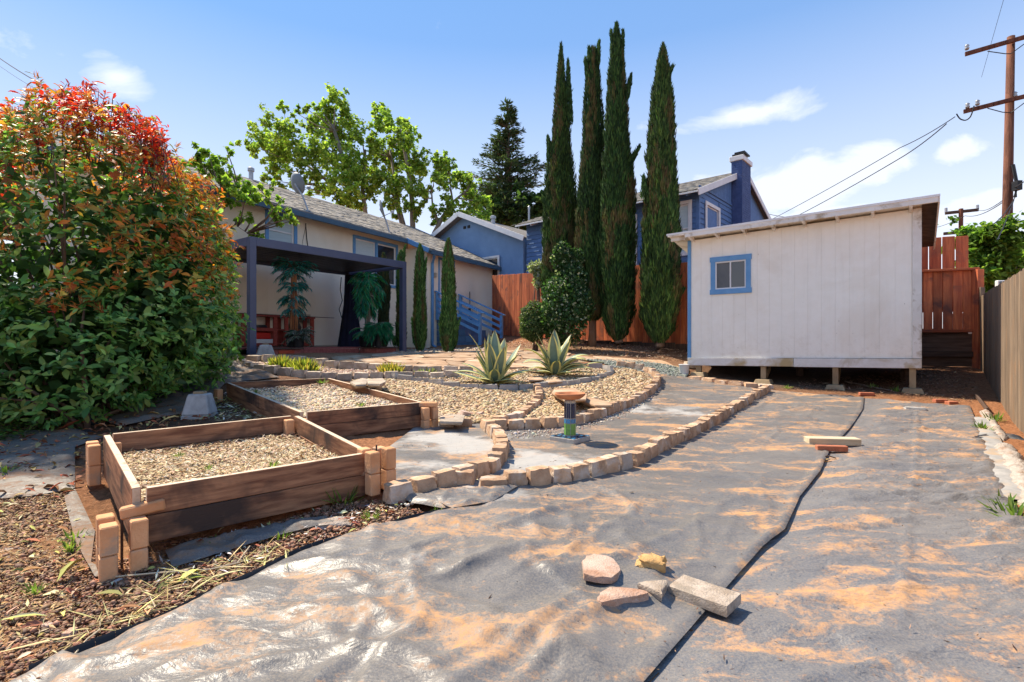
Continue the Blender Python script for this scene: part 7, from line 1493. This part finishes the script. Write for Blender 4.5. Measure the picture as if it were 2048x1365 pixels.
litter('dry_leaves', 'a few brown leaf bits lying on the tan pebbles', 'leaves', P1, 130, 'leaf', .035, [(.34,.2,.1),(.5,.36,.18),(.28,.14,.08)], .045); litter('dry_leaves', 'leaf bits on the pebbles inside the big round stone row', 'leaves', P2, 110, 'leaf', .035, [(.34,.2,.1),(.5,.36,.18),(.28,.14,.08)], .045)
litter('sheet_specks', 'tiny dark seed and bark specks over the shiny plastic sheet', 'specks', sheetA, 2600, 'chip', .012, [(.05,.03,.02),(.12,.06,.035)], .035, True); litter('sheet_specks', 'tiny dark specks and twig bits over the matte right-hand sheet', 'specks', sheetB, 1500, 'chip', .012, [(.05,.03,.02),(.12,.06,.035),(.3,.2,.12)], .03, True)
litter('mortar_crumbs', 'pale crumbs of mortar and dried leaf along the foot of the stone rows', 'crumbs', [(780,1015),(870,985),(960,965),(1010,915),(990,870),(1130,862),(1240,828),(1310,780),(1325,770),(1320,790),(1250,840),(1130,872),(1020,885),(1020,930),(970,975),(900,995),(800,1030)], 900, 'clod', .014, [(.60,.54,.46),(.5,.42,.34),(.36,.24,.16)], .02, mt='pebble')
litter('pale_bits', 'pale bark bits and white flakes over the dirt in front of the near bed', 'flakes', [(330,1120),(480,1075),(640,1040),(760,1010),(850,1025),(700,1070),(560,1110),(420,1170),(300,1180)], 170, 'chip', .028, [(.66,.60,.52),(.56,.44,.32),(.74,.70,.66)], .014)
def pebblething(label, px, py, L, col, seed): loose(label, px, py, L, L*.7, L*.45, col, random.uniform(0, 3), 'pebble_stone', 'pebble', seed, lift=-.004, jit=.03, rnd=.9)
pebblething('oval tan pebble on the dirt in the bottom left corner', 140, 1272, .055, M['sandstone'], 51); pebblething('smaller tan pebble left of the oval one', 95, 1256, .045, M['sandstone'], 52); pebblething('white stone chip in front of the corner blocks', 236, 1168, .04, M['concrete'], 53); pebblething('orange stone near the corner at bottom left', 55, 1326, .04, M['terracotta'], 54)
tufts('weed', None, 'weed', [(686,1008,1.7,'dark green weed at the foot of the near bed by the right corner blocks'),(742,1040,1.0,'small weed on the dirt below the right corner blocks'),(425,1095,.9,'tiny weed on the torn black cloth'),(880,1030,.8,'little weed beside the plastic flap'),(150,1085,1.1,'lime green weed cluster left of the corner blocks'),(140,1108,1.0,'pale green weed just below the lime green one'),(70,1190,.9,'small lime weed in the lower left dirt'),(1965,862,1.8,'grassy weed beside the concrete kerb, far one'),(2030,1040,2.2,'grass tuft at the right edge beside the sheeting'),(2005,1015,1.4,'sprig of grass left of the right edge tuft'),(1990,845,2.0,'yellowish grass between the kerb and the grey fence'),(1575,778,1.2,'moss-green weed by the shed front stones'),(1793,785,1.5,'round-leaved weed before the shed corner post'),(1745,778,1.4,'fine weed under the shed'),(12,952,1.5,'long green leaf sprig on the dark cloth at the left edge'),(560,1080,.8,'fallen green leaves on the dirt below the near bed')], GR, 30, .07, .075)
def cutleaf(label, px, py, L, az, col, w=.30):
    c = G(px, py); o = scatter('fallen_leaf', LEAF[0], LEAF[1], frames(np.array([[math.cos(az), math.sin(az), .12]]), np.array([[0, 0, 1.]])), np.array([[c.x, c.y, c.z+.02]]), np.array([[L*w*1.6, L, L*.8]]), np.array([col]), M['leafmatte'], True); tag(o, label, 'leaf')
cutleaf('large torn yellow-green leaf on the dirt by the plastic edging', 185, 1200, .14, -.1, (.36,.36,.13)); cutleaf('long curled green leaf on the dirt below the corner blocks', 345, 1175, .13, .35, (.26,.32,.12), .18); cutleaf('pale striped leaf blade at the left edge of the dirt', -5, 1255, .17, .15, (.48,.5,.36), .1)
cutleaf('round bright green leaf below the front corner blocks', 348, 1146, .045, 1.2, (.30,.42,.10), .6); cutleaf('red fallen leaf on the dirt in front of the near bed', 470, 1118, .04, .4, (.55,.2,.12), .4)
for i, (x, y, lab) in enumerate(((60,952,'orange-red dry leaf on the dark cloth at far left'),(110,945,'rust-red dry leaf beside the orange one on the cloth'),(125,905,'small red leaf higher up on the dark cloth'))): cutleaf(lab, x, y, .08, .3*i, ((.5,.14,.05),(.4,.09,.04),(.45,.1,.05))[i], .4)
def twig(label, pts, r=.004, mt='bark'): b = MB(); q = [G(*p)+Vector((0, 0, .02+.015*(i % 2))) for i, p in enumerate(pts)]; b.tube(q, r, 5); tag(b.build('twig', M[mt], None), label, 'twig')
twig('curved dry stem looping over the plastic edging', [(270,1230),(300,1212),(310,1225),(290,1250)], .003, 'palewood'); twig('long dry stalk on the dirt in front of the near bed', [(232,1165),(330,1160),(420,1150),(480,1140)], .004, 'palewood'); twig('thin stick crossing the plastic edging', [(140,1335),(175,1300),(200,1270)], .003, 'palewood'); twig('thin pale stick leaning on the dirt near the red leaf', [(475,1135),(500,1108)], .003, 'palewood')
twig('dark twig on the seam below the offcut', [(1640,925),(1655,920),(1672,922)], .006); twig('stick lying beneath the shed', [(1690,765),(1730,776),(1780,784)], .012)
dl = G(1650, 923); cutleaf('dry curled leaf caught on the seam', 1648, 926, .07, .3, (.5,.36,.18), .5)
